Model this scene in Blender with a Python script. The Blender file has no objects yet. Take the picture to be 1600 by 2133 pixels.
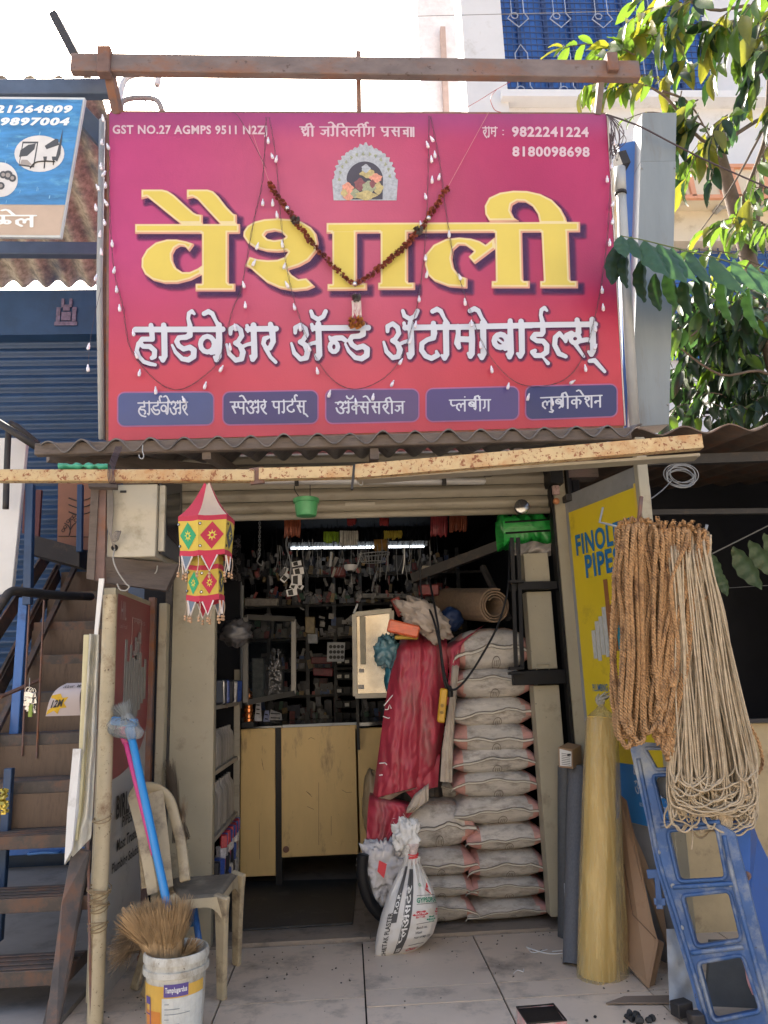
import bpy, bmesh, math, random
import numpy as np
from mathutils import Vector, Matrix, noise as mnoise
R_ = math.radians
scene = bpy.context.scene
COL = scene.collection
# ------------------------------------------------------------------ camera
CAMZ = 1.27
FPX, PITCH, YAW, ROLL = 1580.0, 12.6, 3.1, 2.06
cam_d = bpy.data.cameras.new('camera'); cam = bpy.data.objects.new('camera', cam_d); COL.objects.link(cam)
RM = Matrix.Rotation(R_(-YAW), 3, 'Z') @ Matrix.Rotation(R_(90+PITCH), 3, 'X') @ Matrix.Rotation(R_(-ROLL), 3, 'Z')
CP = Vector((0, 0, CAMZ))
cam.matrix_world = Matrix.Translation(CP) @ RM.to_4x4()
cam_d.sensor_fit = 'VERTICAL'; cam_d.sensor_height = 36.0; cam_d.sensor_width = 27.0
cam_d.lens = 36.0*FPX/2133.0
cam_d.clip_start = 0.05; cam_d.clip_end = 500
scene.camera = cam
# ------------------------------------------------------------------ sky, sun, exposure
SUN_EL, SUN_AZ = 47.0, -24.0     # azimuth measured from +Y (behind the shop) towards +X
world = bpy.data.worlds.new('World'); scene.world = world; world.use_nodes = True
wn = world.node_tree; bg = wn.nodes['Background']
sky = wn.nodes.new('ShaderNodeTexSky'); sky.sky_type = 'NISHITA'; sky.sun_disc = False
sky.sun_elevation = R_(SUN_EL); sky.sun_rotation = R_(SUN_AZ)
sky.air_density = 1.0; sky.dust_density = 7.0; sky.ozone_density = 0.5
wn.links.new(sky.outputs[0], bg.inputs[0]); bg.inputs[1].default_value = 0.15
sl = bpy.data.lights.new('sun', 'SUN'); sl.energy = 4.5; sl.angle = R_(0.6); sl.color = (1.0, 0.94, 0.84)
so = bpy.data.objects.new('sun', sl); COL.objects.link(so)
sd = Vector((math.sin(R_(SUN_AZ))*math.cos(R_(SUN_EL)), math.cos(R_(SUN_AZ))*math.cos(R_(SUN_EL)), math.sin(R_(SUN_EL))))
so.rotation_euler = sd.to_track_quat('Z', 'Y').to_euler(); so.location = (0, 0, 20)
vs = scene.view_settings; vs.view_transform = 'Standard'; vs.look = 'None'; vs.gamma = 1.0; vs.use_curve_mapping = False
vs.exposure = 1.76
scene.cycles.max_bounces = 8; scene.cycles.diffuse_bounces = 5; scene.cycles.transparent_max_bounces = 12
# ------------------------------------------------------------------ picking points on real surfaces
def ray(px, py): return (RM @ Vector(((px-800)/FPX, (1066.5-py)/FPX, -1.0)))
def P(px, py, Y): d = ray(px, py); return CP + d*(Y/d.y)
def G(px, py, z=0.0): d = ray(px, py); return CP + d*((z-CP.z)/d.z)
def PX(px, py, x): d = ray(px, py); return CP + d*(x/d.x)
def PL(px, py, p0, n, off=0.0):
    d = ray(px, py); return CP + d*((p0-CP).dot(n)/d.dot(n)) + n*off
V = Vector
random.seed(7)
rnd = random.random
def ru(a, b): return a+(b-a)*random.random()
# ------------------------------------------------------------------ mesh collector
class MB:
    def __init__(s): s.v = []; s.f = []; s.m = []
    def add(s, vs, fs, mi=0):
        k = len(s.v); s.v += [tuple(p) for p in vs]; s.f += [tuple(i+k for i in f) for f in fs]; s.m += [mi]*len(fs); return s
    def box(s, x0, x1, y0, y1, z0, z1, mi=0):
        vs = [(x, y, z) for z in (z0, z1) for y in (y0, y1) for x in (x0, x1)]
        return s.add(vs, [(0, 2, 3, 1), (4, 5, 7, 6), (0, 1, 5, 4), (2, 6, 7, 3), (0, 4, 6, 2), (1, 3, 7, 5)], mi)
    def obox(s, c, sx, sy, sz, M=None, mi=0):
        c = V(c); vs = []
        for z in (-.5, .5):
            for y in (-.5, .5):
                for x in (-.5, .5):
                    p = V((x*sx, y*sy, z*sz)); vs.append(c+(M @ p if M else p))
        return s.add(vs, [(0, 2, 3, 1), (4, 5, 7, 6), (0, 1, 5, 4), (2, 6, 7, 3), (0, 4, 6, 2), (1, 3, 7, 5)], mi)
    def beam(s, a, b, w, h, up=(0, 0, 1), mi=0):
        a, b = V(a), V(b); d = (b-a); L = d.length; d = d/L; u = V(up); r = d.cross(u).normalized(); u = r.cross(d)
        M = Matrix((d, r, u)).transposed()
        return s.obox((a+b)/2, L, w, h, M, mi)
    def tube(s, pts, r, n=6, mi=0, closed=False, caps=True):
        pts = [V(p) for p in pts]; N = len(pts); k = len(s.v); up = V((0.13, 0.21, 1)).normalized(); pr = None
        for i, p in enumerate(pts):
            a = pts[i-1] if i or closed else p; b = pts[(i+1) % N] if (i < N-1 or closed) else p
            d = (b-a)
            if d.length < 1e-9: d = V((0, 0, 1))
            d.normalize()
            x = (pr - d*pr.dot(d)) if pr is not None else d.cross(up)
            if x.length < 1e-6: x = d.cross(V((1, 0, 0)))
            x.normalize(); pr = x; y = d.cross(x); rr = r[i] if hasattr(r, '__len__') else r
            for j in range(n):
                t = 2*math.pi*j/n; s.v.append(tuple(p+(x*math.cos(t)+y*math.sin(t))*rr))
        M = N if closed else N-1
        for i in range(M):
            for j in range(n):
                a = k+i*n+j; b = k+i*n+(j+1) % n; c = k+((i+1) % N)*n+(j+1) % n; e = k+((i+1) % N)*n+j
                s.f.append((a, b, c, e)); s.m.append(mi)
        if caps and not closed:
            s.f.append(tuple(k+j for j in range(n))[::-1]); s.f.append(tuple(k+(N-1)*n+j for j in range(n))); s.m += [mi, mi]
        return s
    def lathe(s, prof, c=(0, 0, 0), n=16, M=None, mi=0, cap0=True, cap1=True, wob=None):
        c = V(c); k = len(s.v); N = len(prof)
        for r, z in prof:
            for j in range(n):
                t = 2*math.pi*j/n; rr = r*(wob(t, z) if wob else 1); p = V((rr*math.cos(t), rr*math.sin(t), z)); s.v.append(tuple(c+(M @ p if M else p)))
        for i in range(N-1):
            for j in range(n):
                s.f.append((k+i*n+j, k+i*n+(j+1) % n, k+(i+1)*n+(j+1) % n, k+(i+1)*n+j)); s.m.append(mi)
        if cap0: s.f.append(tuple(k+j for j in range(n))[::-1]); s.m.append(mi)
        if cap1: s.f.append(tuple(k+(N-1)*n+j for j in range(n))); s.m.append(mi)
        return s
    def quad(s, a, b, c, d, mi=0): return s.add([a, b, c, d], [(0, 1, 2, 3)], mi)
    def slab(s, pts, th, mi=0, mi_side=None):
        """closed polygon (3D points, front side) extruded by vector th"""
        pts = [V(p) for p in pts]; n = len(pts); k = len(s.v); th = V(th)
        s.v += [tuple(p) for p in pts]+[tuple(p+th) for p in pts]
        s.f.append(tuple(range(k, k+n))); s.f.append(tuple(range(k+2*n-1, k+n-1, -1))); s.m += [mi, mi]
        for i in range(n):
            j = (i+1) % n; s.f.append((k+i, k+n+i, k+n+j, k+j)); s.m.append(mi if mi_side is None else mi_side)
        return s
    def grid(s, fn, nu, nv, mi=0, mf=None, closeu=False):
        k = len(s.v)
        for j in range(nv+1):
            for i in range(nu+(0 if closeu else 1)): s.v.append(tuple(fn(i/nu, j/nv)))
        W = nu+(0 if closeu else 1)
        for j in range(nv):
            for i in range(nu):
                a = k+j*W+i; b = k+j*W+(i+1) % W
                s.f.append((a, b, b+W, a+W)); s.m.append(mf((i+.5)/nu, (j+.5)/nv) if mf else mi)
        return s
    def mesh(s, name, off=(0, 0, 0), smooth=False, bevel=0):
        me = bpy.data.meshes.new(name); o = V(off)
        me.from_pydata([tuple(V(p)-o) for p in s.v], [], s.f); me.polygons.foreach_set('material_index', s.m)
        if bevel:
            bm = bmesh.new(); bm.from_mesh(me); bmesh.ops.remove_doubles(bm, verts=bm.verts, dist=1e-5)
            bmesh.ops.recalc_face_normals(bm, faces=bm.faces)
            es = [e for e in bm.edges if len(e.link_faces) == 2 and e.calc_face_angle(0) > .6]
            bmesh.ops.bevel(bm, geom=es, offset=bevel, segments=1, profile=.5, affect='EDGES', clamp_overlap=True)
            bm.to_mesh(me); bm.free()
        if smooth is True: me.polygons.foreach_set('use_smooth', [True]*len(me.polygons))
        elif smooth:
            me.polygons.foreach_set('use_smooth', [True]*len(me.polygons)); me.set_sharp_from_angle(angle=R_(smooth))
        me.update(); return me
WL = {}   # world location of every root / part origin
def link(name, me, mats, parent=None, loc=None):
    o = bpy.data.objects.new(name, me); COL.objects.link(o)
    if mats and not me.materials:
        for m in (mats if isinstance(mats, (list, tuple)) else [mats]): me.materials.append(m)
    w = V(loc) if loc is not None else (WL[parent.name] if parent else V((0, 0, 0)))
    if parent: o.parent = parent; o.location = w-WL[parent.name]
    else: o.location = w
    WL[o.name] = w.copy(); return o
def tag(o, label=None, cat=None, group=None, kind=None):
    if label: o['label'] = label
    if cat: o['category'] = cat
    if group: o['group'] = group
    if kind: o['kind'] = kind
    return o
def T(name, label, cat, loc, group=None, kind=None):
    o = bpy.data.objects.new(name, None); o.empty_display_size = .05; COL.objects.link(o); o.location = V(loc); WL[o.name] = V(loc)
    return tag(o, label, cat, group, kind)
def O(name, mb, mats, parent, label=None, kind=None, smooth=False, bevel=0):
    return tag(link(name, mb.mesh(name, WL[parent.name], smooth, bevel), mats, parent), label, kind=kind)
def S(name, label, cat, mb, mats, group=None, kind=None, smooth=False, bevel=0):
    a = np.array(mb.v); c = V(((a[:, 0].min()+a[:, 0].max())/2, (a[:, 1].min()+a[:, 1].max())/2, a[:, 2].min()))
    return tag(link(name, mb.mesh(name, c, smooth, bevel), mats, None, c), label, cat, group, kind)
def place(name, me, mats, M, parent=None, label=None, cat=None, group=None, kind=None):
    """share mesh data me, posed by world matrix M"""
    o = bpy.data.objects.new(name, me); COL.objects.link(o)
    if mats and not me.materials:
        for m in (mats if isinstance(mats, (list, tuple)) else [mats]): me.materials.append(m)
    if parent: o.parent = parent; o.matrix_local = Matrix.Translation(-WL[parent.name]) @ M
    else: o.matrix_local = M
    WL[o.name] = M.translation.copy(); return tag(o, label, cat, group, kind)
# ------------------------------------------------------------------ materials
def mat(name, c, r=.6, m=0.0, v=.12, s=6.0, st=(1, 1, 1), b=.0, bs=60.0, d=None, da=.0, ds=3.0, d2=None, d2a=0.0, d2s=40.0, coat=0, al=1.0, tr=0.0, emi=None, es=0, spec=.5, sss=0, hv=0.06, bst=None):
    M = bpy.data.materials.new(name); M.use_nodes = True; nt = M.node_tree; N = nt.nodes; L = nt.links; bs_ = N['Principled BSDF']
    tc = N.new('ShaderNodeTexCoord'); oi = N.new('ShaderNodeObjectInfo')
    ad = N.new('ShaderNodeVectorMath'); ad.operation = 'ADD'; L.new(tc.outputs['Object'], ad.inputs[0])
    mu = N.new('ShaderNodeMath'); mu.operation = 'MULTIPLY'; mu.inputs[1].default_value = 17.0; L.new(oi.outputs['Random'], mu.inputs[0]); L.new(mu.outputs[0], ad.inputs[1])
    mp = N.new('ShaderNodeMapping'); mp.inputs['Scale'].default_value = st; L.new(ad.outputs[0], mp.inputs[0])
    no = N.new('ShaderNodeTexNoise'); no.inputs['Scale'].default_value = s; no.inputs['Detail'].default_value = 6; no.inputs['Roughness'].default_value = .65; L.new(mp.outputs[0], no.inputs['Vector'])
    mr = N.new('ShaderNodeMapRange'); mr.inputs[1].default_value = .3; mr.inputs[2].default_value = .7; mr.inputs[3].default_value = 1-v; mr.inputs[4].default_value = 1+v; L.new(no.outputs[0], mr.inputs[0])
    m2 = N.new('ShaderNodeMapRange'); m2.inputs[3].default_value = 1-hv; m2.inputs[4].default_value = 1+hv; L.new(oi.outputs['Random'], m2.inputs[0])
    mm = N.new('ShaderNodeMath'); mm.operation = 'MULTIPLY'; L.new(mr.outputs[0], mm.inputs[0]); L.new(m2.outputs[0], mm.inputs[1])
    vm = N.new('ShaderNodeVectorMath'); vm.operation = 'SCALE'; vm.inputs[0].default_value = c[:3]; L.new(mm.outputs[0], vm.inputs['Scale']); out = vm.outputs[0]
    def dirt(out, col, amt, sc, det, hard):
        n2 = N.new('ShaderNodeTexNoise'); n2.inputs['Scale'].default_value = sc; n2.inputs['Detail'].default_value = det; n2.inputs['Roughness'].default_value = .7
        L.new(mp.outputs[0] if det > 5 else ad.outputs[0], n2.inputs['Vector'])
        k = N.new('ShaderNodeMapRange'); t = .5+(.5-amt)*.42; k.inputs[1].default_value = t-hard; k.inputs[2].default_value = t+hard; L.new(n2.outputs[0], k.inputs[0])
        mx = N.new('ShaderNodeMix'); mx.data_type = 'RGBA'; L.new(k.outputs[0], mx.inputs['Factor']); L.new(out, mx.inputs['A']); mx.inputs['B'].default_value = (*col[:3], 1); return mx.outputs['Result']
    if d: out = dirt(out, d, da, ds, 8, .09)
    if d2: out = dirt(out, d2, d2a, d2s, 3, .035)
    L.new(out, bs_.inputs['Base Color'])
    rr = N.new('ShaderNodeMapRange'); rr.inputs[3].default_value = max(0, r-.1); rr.inputs[4].default_value = min(1, r+.12); L.new(no.outputs[0], rr.inputs[0]); L.new(rr.outputs[0], bs_.inputs['Roughness'])
    bs_.inputs['Metallic'].default_value = m; bs_.inputs['Specular IOR Level'].default_value = spec
    if coat: bs_.inputs['Coat Weight'].default_value = coat; bs_.inputs['Coat Roughness'].default_value = .15
    if al < 1: bs_.inputs['Alpha'].default_value = al
    if tr: bs_.inputs['Transmission Weight'].default_value = tr
    if emi: bs_.inputs['Emission Color'].default_value = (*emi, 1); bs_.inputs['Emission Strength'].default_value = es
    if b:
        nb = N.new('ShaderNodeTexNoise'); nb.inputs['Scale'].default_value = bs; nb.inputs['Detail'].default_value = 4
        if bst:
            m3 = N.new('ShaderNodeMapping'); m3.inputs['Scale'].default_value = bst; L.new(ad.outputs[0], m3.inputs[0]); L.new(m3.outputs[0], nb.inputs['Vector'])
        else: L.new(mp.outputs[0], nb.inputs['Vector'])
        bu = N.new('ShaderNodeBump'); bu.inputs['Strength'].default_value = b; bu.inputs['Distance'].default_value = .004; L.new(nb.outputs[0], bu.inputs['Height']); L.new(bu.outputs[0], bs_.inputs['Normal'])
    M.diffuse_color = (*c[:3], 1); return M
def flat_alpha(name, c, a):
    M = bpy.data.materials.new(name); M.use_nodes = True; nt = M.node_tree; b = nt.nodes['Principled BSDF']
    b.inputs['Base Color'].default_value = (*c, 1); b.inputs['Roughness'].default_value = .6; b.inputs['Alpha'].default_value = a; return M
DK = (.03, .025, .02); RUST = (.22, .075, .025); GR = (.12, .105, .085)
ORD = 'first second third fourth fifth sixth seventh eighth ninth tenth eleventh twelfth thirteenth fourteenth fifteenth sixteenth seventeenth eighteenth nineteenth twentieth'.split()
m_cream = mat('cream_paint', (.33, .295, .21), .45, v=.08, s=3, d=(.16, .13, .09), da=.12, ds=5, d2=DK, d2a=-.02, d2s=45, b=.15, bs=50)
m_cream2 = mat('cream_shutter', (.30, .27, .21), .5, v=.1, s=3, st=(1, 1, 3), d=(.2, .17, .13), da=.18, ds=4, d2=DK, d2a=-.15, d2s=60)
m_yelcream = mat('counter_laminate', (.60, .42, .165), .5, v=.08, s=3, d=(.22, .14, .06), da=.1, ds=4, st=(2.5, 2.5, .7), d2=(.05, .03, .015), d2a=-.1, d2s=38)
m_postyel = mat('post_paint', (.45, .38, .245), .5, v=.12, s=8, d=(.2, .12, .06), da=.2, ds=8, d2=(.10, .06, .03), d2a=.12, d2s=60, b=.2)
m_rustcream = mat('rusty_cream_paint', (.48, .36, .19), .55, v=.12, s=6, d=(.42, .21, .075), da=.34, ds=7, d2=(.22, .075, .025), d2a=.30, d2s=52, b=.3)
m_rust = mat('rusty_steel', (.16, .10, .085), .75, v=.3, s=9, d=(.22, .085, .035), da=.35, ds=6, b=.4)
m_rustgrey = mat('weathered_bar', (.155, .125, .12), .7, v=.3, s=9, d=(.21, .10, .06), da=.32, ds=5, d2=(.10, .07, .06), d2a=.1, d2s=22, b=.3, st=(.5, 1, 1))
m_dark = mat('dark_steel', (.026, .024, .024), .6, v=.3, s=10, d=(.09, .06, .04), da=.15, ds=9, b=.2)
m_black = mat('black_paint', (.008, .008, .009), .45, v=.2, s=10, spec=.25)
m_grey = mat('grey_steel', (.22, .23, .24), .5, v=.15, s=8, d=(.1, .08, .06), da=.1, ds=6)
m_greyp = mat('grey_cladding', (.20, .235, .26), .5, v=.1, s=3, st=(3, 3, .4), d=(.17, .17, .17), da=.12, ds=5)
m_pvc = mat('pvc_pipe', (.33, .35, .365), .4, v=.08, s=5, d=(.2, .17, .13), da=.1, ds=6)
m_wood = mat('brown_ply', (.13, .085, .055), .6, v=.25, s=5, st=(5, 5, .8), d=(.07, .045, .03), da=.25, ds=5, b=.15)
m_oldwood = mat('grey_old_wood', (.12, .095, .08), .75, v=.3, s=6, st=(1, 1, 5), d=(.05, .04, .035), da=.2, ds=6, b=.4)
m_conc = mat('grey_concrete', (.27, .245, .22), .85, v=.15, s=4, d=(.13, .12, .11), da=.25, ds=3, b=.4, bs=30)
m_blue = mat('blue_paint', (.035, .14, .42), .4, v=.15, s=6, d=(.02, .06, .18), da=.2, ds=6)
m_bluesh = mat('blue_shutter', (.022, .06, .14), .45, v=.15, s=5, d=(.02, .05, .11), da=.25, ds=4)
m_white = mat('white_paint', (.68, .68, .66), .5, v=.06, s=4, d=(.35, .33, .3), da=.08, ds=5)
m_whitepl = mat('white_plastic', (.7, .7, .7), .4, v=.05)
m_bulb = mat('clear_bulb', (.82, .80, .84), .15, v=.02, tr=.35)
m_wire = mat('twisted_wire', (.06, .04, .05), .5, v=.2)
m_wiregreen = mat('green_wire', (.04, .10, .09), .5)
# ------------------------------------------------------------------ distance fields for print and stamped metal
def seg_field(F, x0, y0, st, pts, rmul=1.0, rfix=None, close=False):
    """F[ny,nx] min-union of capsule chain distance; pts (x,y[,r])"""
    ny, nx = F.shape; pts = list(pts)
    if close: pts = pts+[pts[0]]
    if len(pts) == 1: pts = pts*2
    for a, b in zip(pts[:-1], pts[1:]):
        ra = (rfix if rfix is not None else a[2]*rmul); rb = (rfix if rfix is not None else b[2]*rmul); R = max(ra, rb)+16
        i0 = max(0, int((min(a[0], b[0])-R-x0)/st)); i1 = min(nx, int((max(a[0], b[0])+R-x0)/st)+2)
        j0 = max(0, int((min(a[1], b[1])-R-y0)/st)); j1 = min(ny, int((max(a[1], b[1])+R-y0)/st)+2)
        if i1 <= i0 or j1 <= j0: continue
        X, Y = np.meshgrid(x0+st*np.arange(i0, i1), y0+st*np.arange(j0, j1))
        dx, dy = b[0]-a[0], b[1]-a[1]; L = dx*dx+dy*dy
        t = np.clip(((X-a[0])*dx+(Y-a[1])*dy)/L, 0, 1) if L > 1e-9 else np.zeros_like(X)
        D = np.hypot(X-a[0]-t*dx, Y-a[1]-t*dy)-(ra+(rb-ra)*t)
        F[j0:j1, i0:i1] = np.minimum(F[j0:j1, i0:i1], D)
def poly_field(F, x0, y0, st, poly, R=30):
    ny, nx = F.shape; xs = [p[0] for p in poly]; ys = [p[1] for p in poly]
    i0 = max(0, int((min(xs)-R-x0)/st)); i1 = min(nx, int((max(xs)+R-x0)/st)+2); j0 = max(0, int((min(ys)-R-y0)/st)); j1 = min(ny, int((max(ys)+R-y0)/st)+2)
    X, Y = np.meshgrid(x0+st*np.arange(i0, i1), y0+st*np.arange(j0, j1)); D = np.full(X.shape, 1e9); ins = np.zeros(X.shape, bool)
    for a, b in zip(poly, poly[1:]+poly[:1]):
        dx, dy = b[0]-a[0], b[1]-a[1]; t = np.clip(((X-a[0])*dx+(Y-a[1])*dy)/(dx*dx+dy*dy+1e-12), 0, 1)
        D = np.minimum(D, np.hypot(X-a[0]-t*dx, Y-a[1]-t*dy))
        if abs(dy) > 1e-9: ins ^= ((a[1] > Y) != (b[1] > Y)) & (X < dx*(Y-a[1])/dy+a[0])
    D = np.where(ins, -D, D); F[j0:j1, i0:i1] = np.minimum(F[j0:j1, i0:i1], D); return (slice(j0, j1), slice(i0, i1)), D
def smooth_poly(pts, k=1):
    for _ in range(k):
        o = []
        for a, b in zip(pts, pts[1:]+pts[:1]): o += [(a[0]*.75+b[0]*.25, a[1]*.75+b[1]*.25), (a[0]*.25+b[0]*.75, a[1]*.25+b[1]*.75)]
        pts = o
    return pts
def field_mesh(mb, F, x0, y0, st, level, fmap, off=0.0, th=0.0, dx=0, dy=0, mi=0):
    """fill the region F<level as flat faces at offset off (and walls down by th)"""
    A = F-level; ny, nx = A.shape; I = A < 0
    full = I[:-1, :-1] & I[1:, :-1] & I[:-1, 1:] & I[1:, 1:]; any_ = I[:-1, :-1] | I[1:, :-1] | I[:-1, 1:] | I[1:, 1:]
    def W(x, y, o): return fmap(x0+x*st+dx, y0+y*st+dy, o)
    for j in range(ny-1):
        row = full[j]; i = 0
        idx = np.flatnonzero(any_[j])
        k = 0
        while k < len(idx):
            i = idx[k]
            if row[i]:
                e = i
                while k+1 < len(idx) and idx[k+1] == e+1 and row[e+1]: k += 1; e += 1
                mb.quad(W(i, j+1, off), W(e+1, j+1, off), W(e+1, j, off), W(i, j, off), mi)
                if th: mb.quad(W(i, j, off-th), W(e+1, j, off-th), W(e+1, j+1, off-th), W(i, j+1, off-th), mi)
            else:
                c = [(i, j), (i, j+1), (i+1, j+1), (i+1, j)]; vals = [A[b, a] for a, b in c]; pts = []; cut = []
                for q in range(4):
                    a, b = c[q], c[(q+1) % 4]; va, vb = vals[q], vals[(q+1) % 4]
                    if va < 0: pts.append(a)
                    if (va < 0) != (vb < 0):
                        t = va/(va-vb); p = (a[0]+(b[0]-a[0])*t, a[1]+(b[1]-a[1])*t); pts.append(p); cut.append((p, va < 0))
                if len(pts) >= 3:
                    mb.add([W(x, y, off) for x, y in pts], [tuple(range(len(pts)))], mi)
                    if th:
                        mb.add([W(x, y, off-th) for x, y in pts], [tuple(range(len(pts)-1, -1, -1))], mi)
                        if len(cut) == 2:
                            a, b = (cut[0][0], cut[1][0]) if cut[0][1] else (cut[1][0], cut[0][0])
                            mb.quad(W(*a, off), W(*a, off-th), W(*b, off-th), W(*b, off), mi)
            k += 1
# ------------------------------------------------------------------ Latin text through the built-in font
_tc = {}
def glyphs(s, bold=0.0, size=1.0, shear=0.0, narrow=1.0):
    key = (s, bold, shear)
    if key in _tc: return _tc[key]
    c = bpy.data.curves.new('lettering', 'FONT'); c.body = s; c.size = size; c.offset = bold; c.shear = shear; c.resolution_u = 3; c.fill_mode = 'FRONT'
    if bold > 0: c.space_character = 1+bold*3
    o = bpy.data.objects.new('lettering', c); COL.objects.link(o); dg = bpy.context.evaluated_depsgraph_get(); dg.update()
    me = bpy.data.meshes.new_from_object(o.evaluated_get(dg)); vs = [tuple(v.co) for v in me.vertices]; fs = [tuple(p.vertices) for p in me.polygons]
    bpy.data.objects.remove(o); bpy.data.curves.remove(c); bpy.data.meshes.remove(me)
    _tc[key] = (vs, fs); return vs, fs
def text_on(mb, s, A, U, W, off=0, bold=0, shear=0, mi=0):
    """fit text s into the parallelogram A (lower left), U (to lower right), W (to upper left); off is a vector"""
    vs, fs = glyphs(s, bold, shear=shear); a = np.array(vs); x0, x1, y0, y1 = a[:, 0].min(), a[:, 0].max(), a[:, 1].min(), a[:, 1].max()
    A, U, W = V(A), V(U), V(W); o = V(off) if off else V((0, 0, 0))
    mb.add([A+U*((v[0]-x0)/(x1-x0))+W*((v[1]-y0)/(y1-y0))+o for v in vs], fs, mi)
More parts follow.
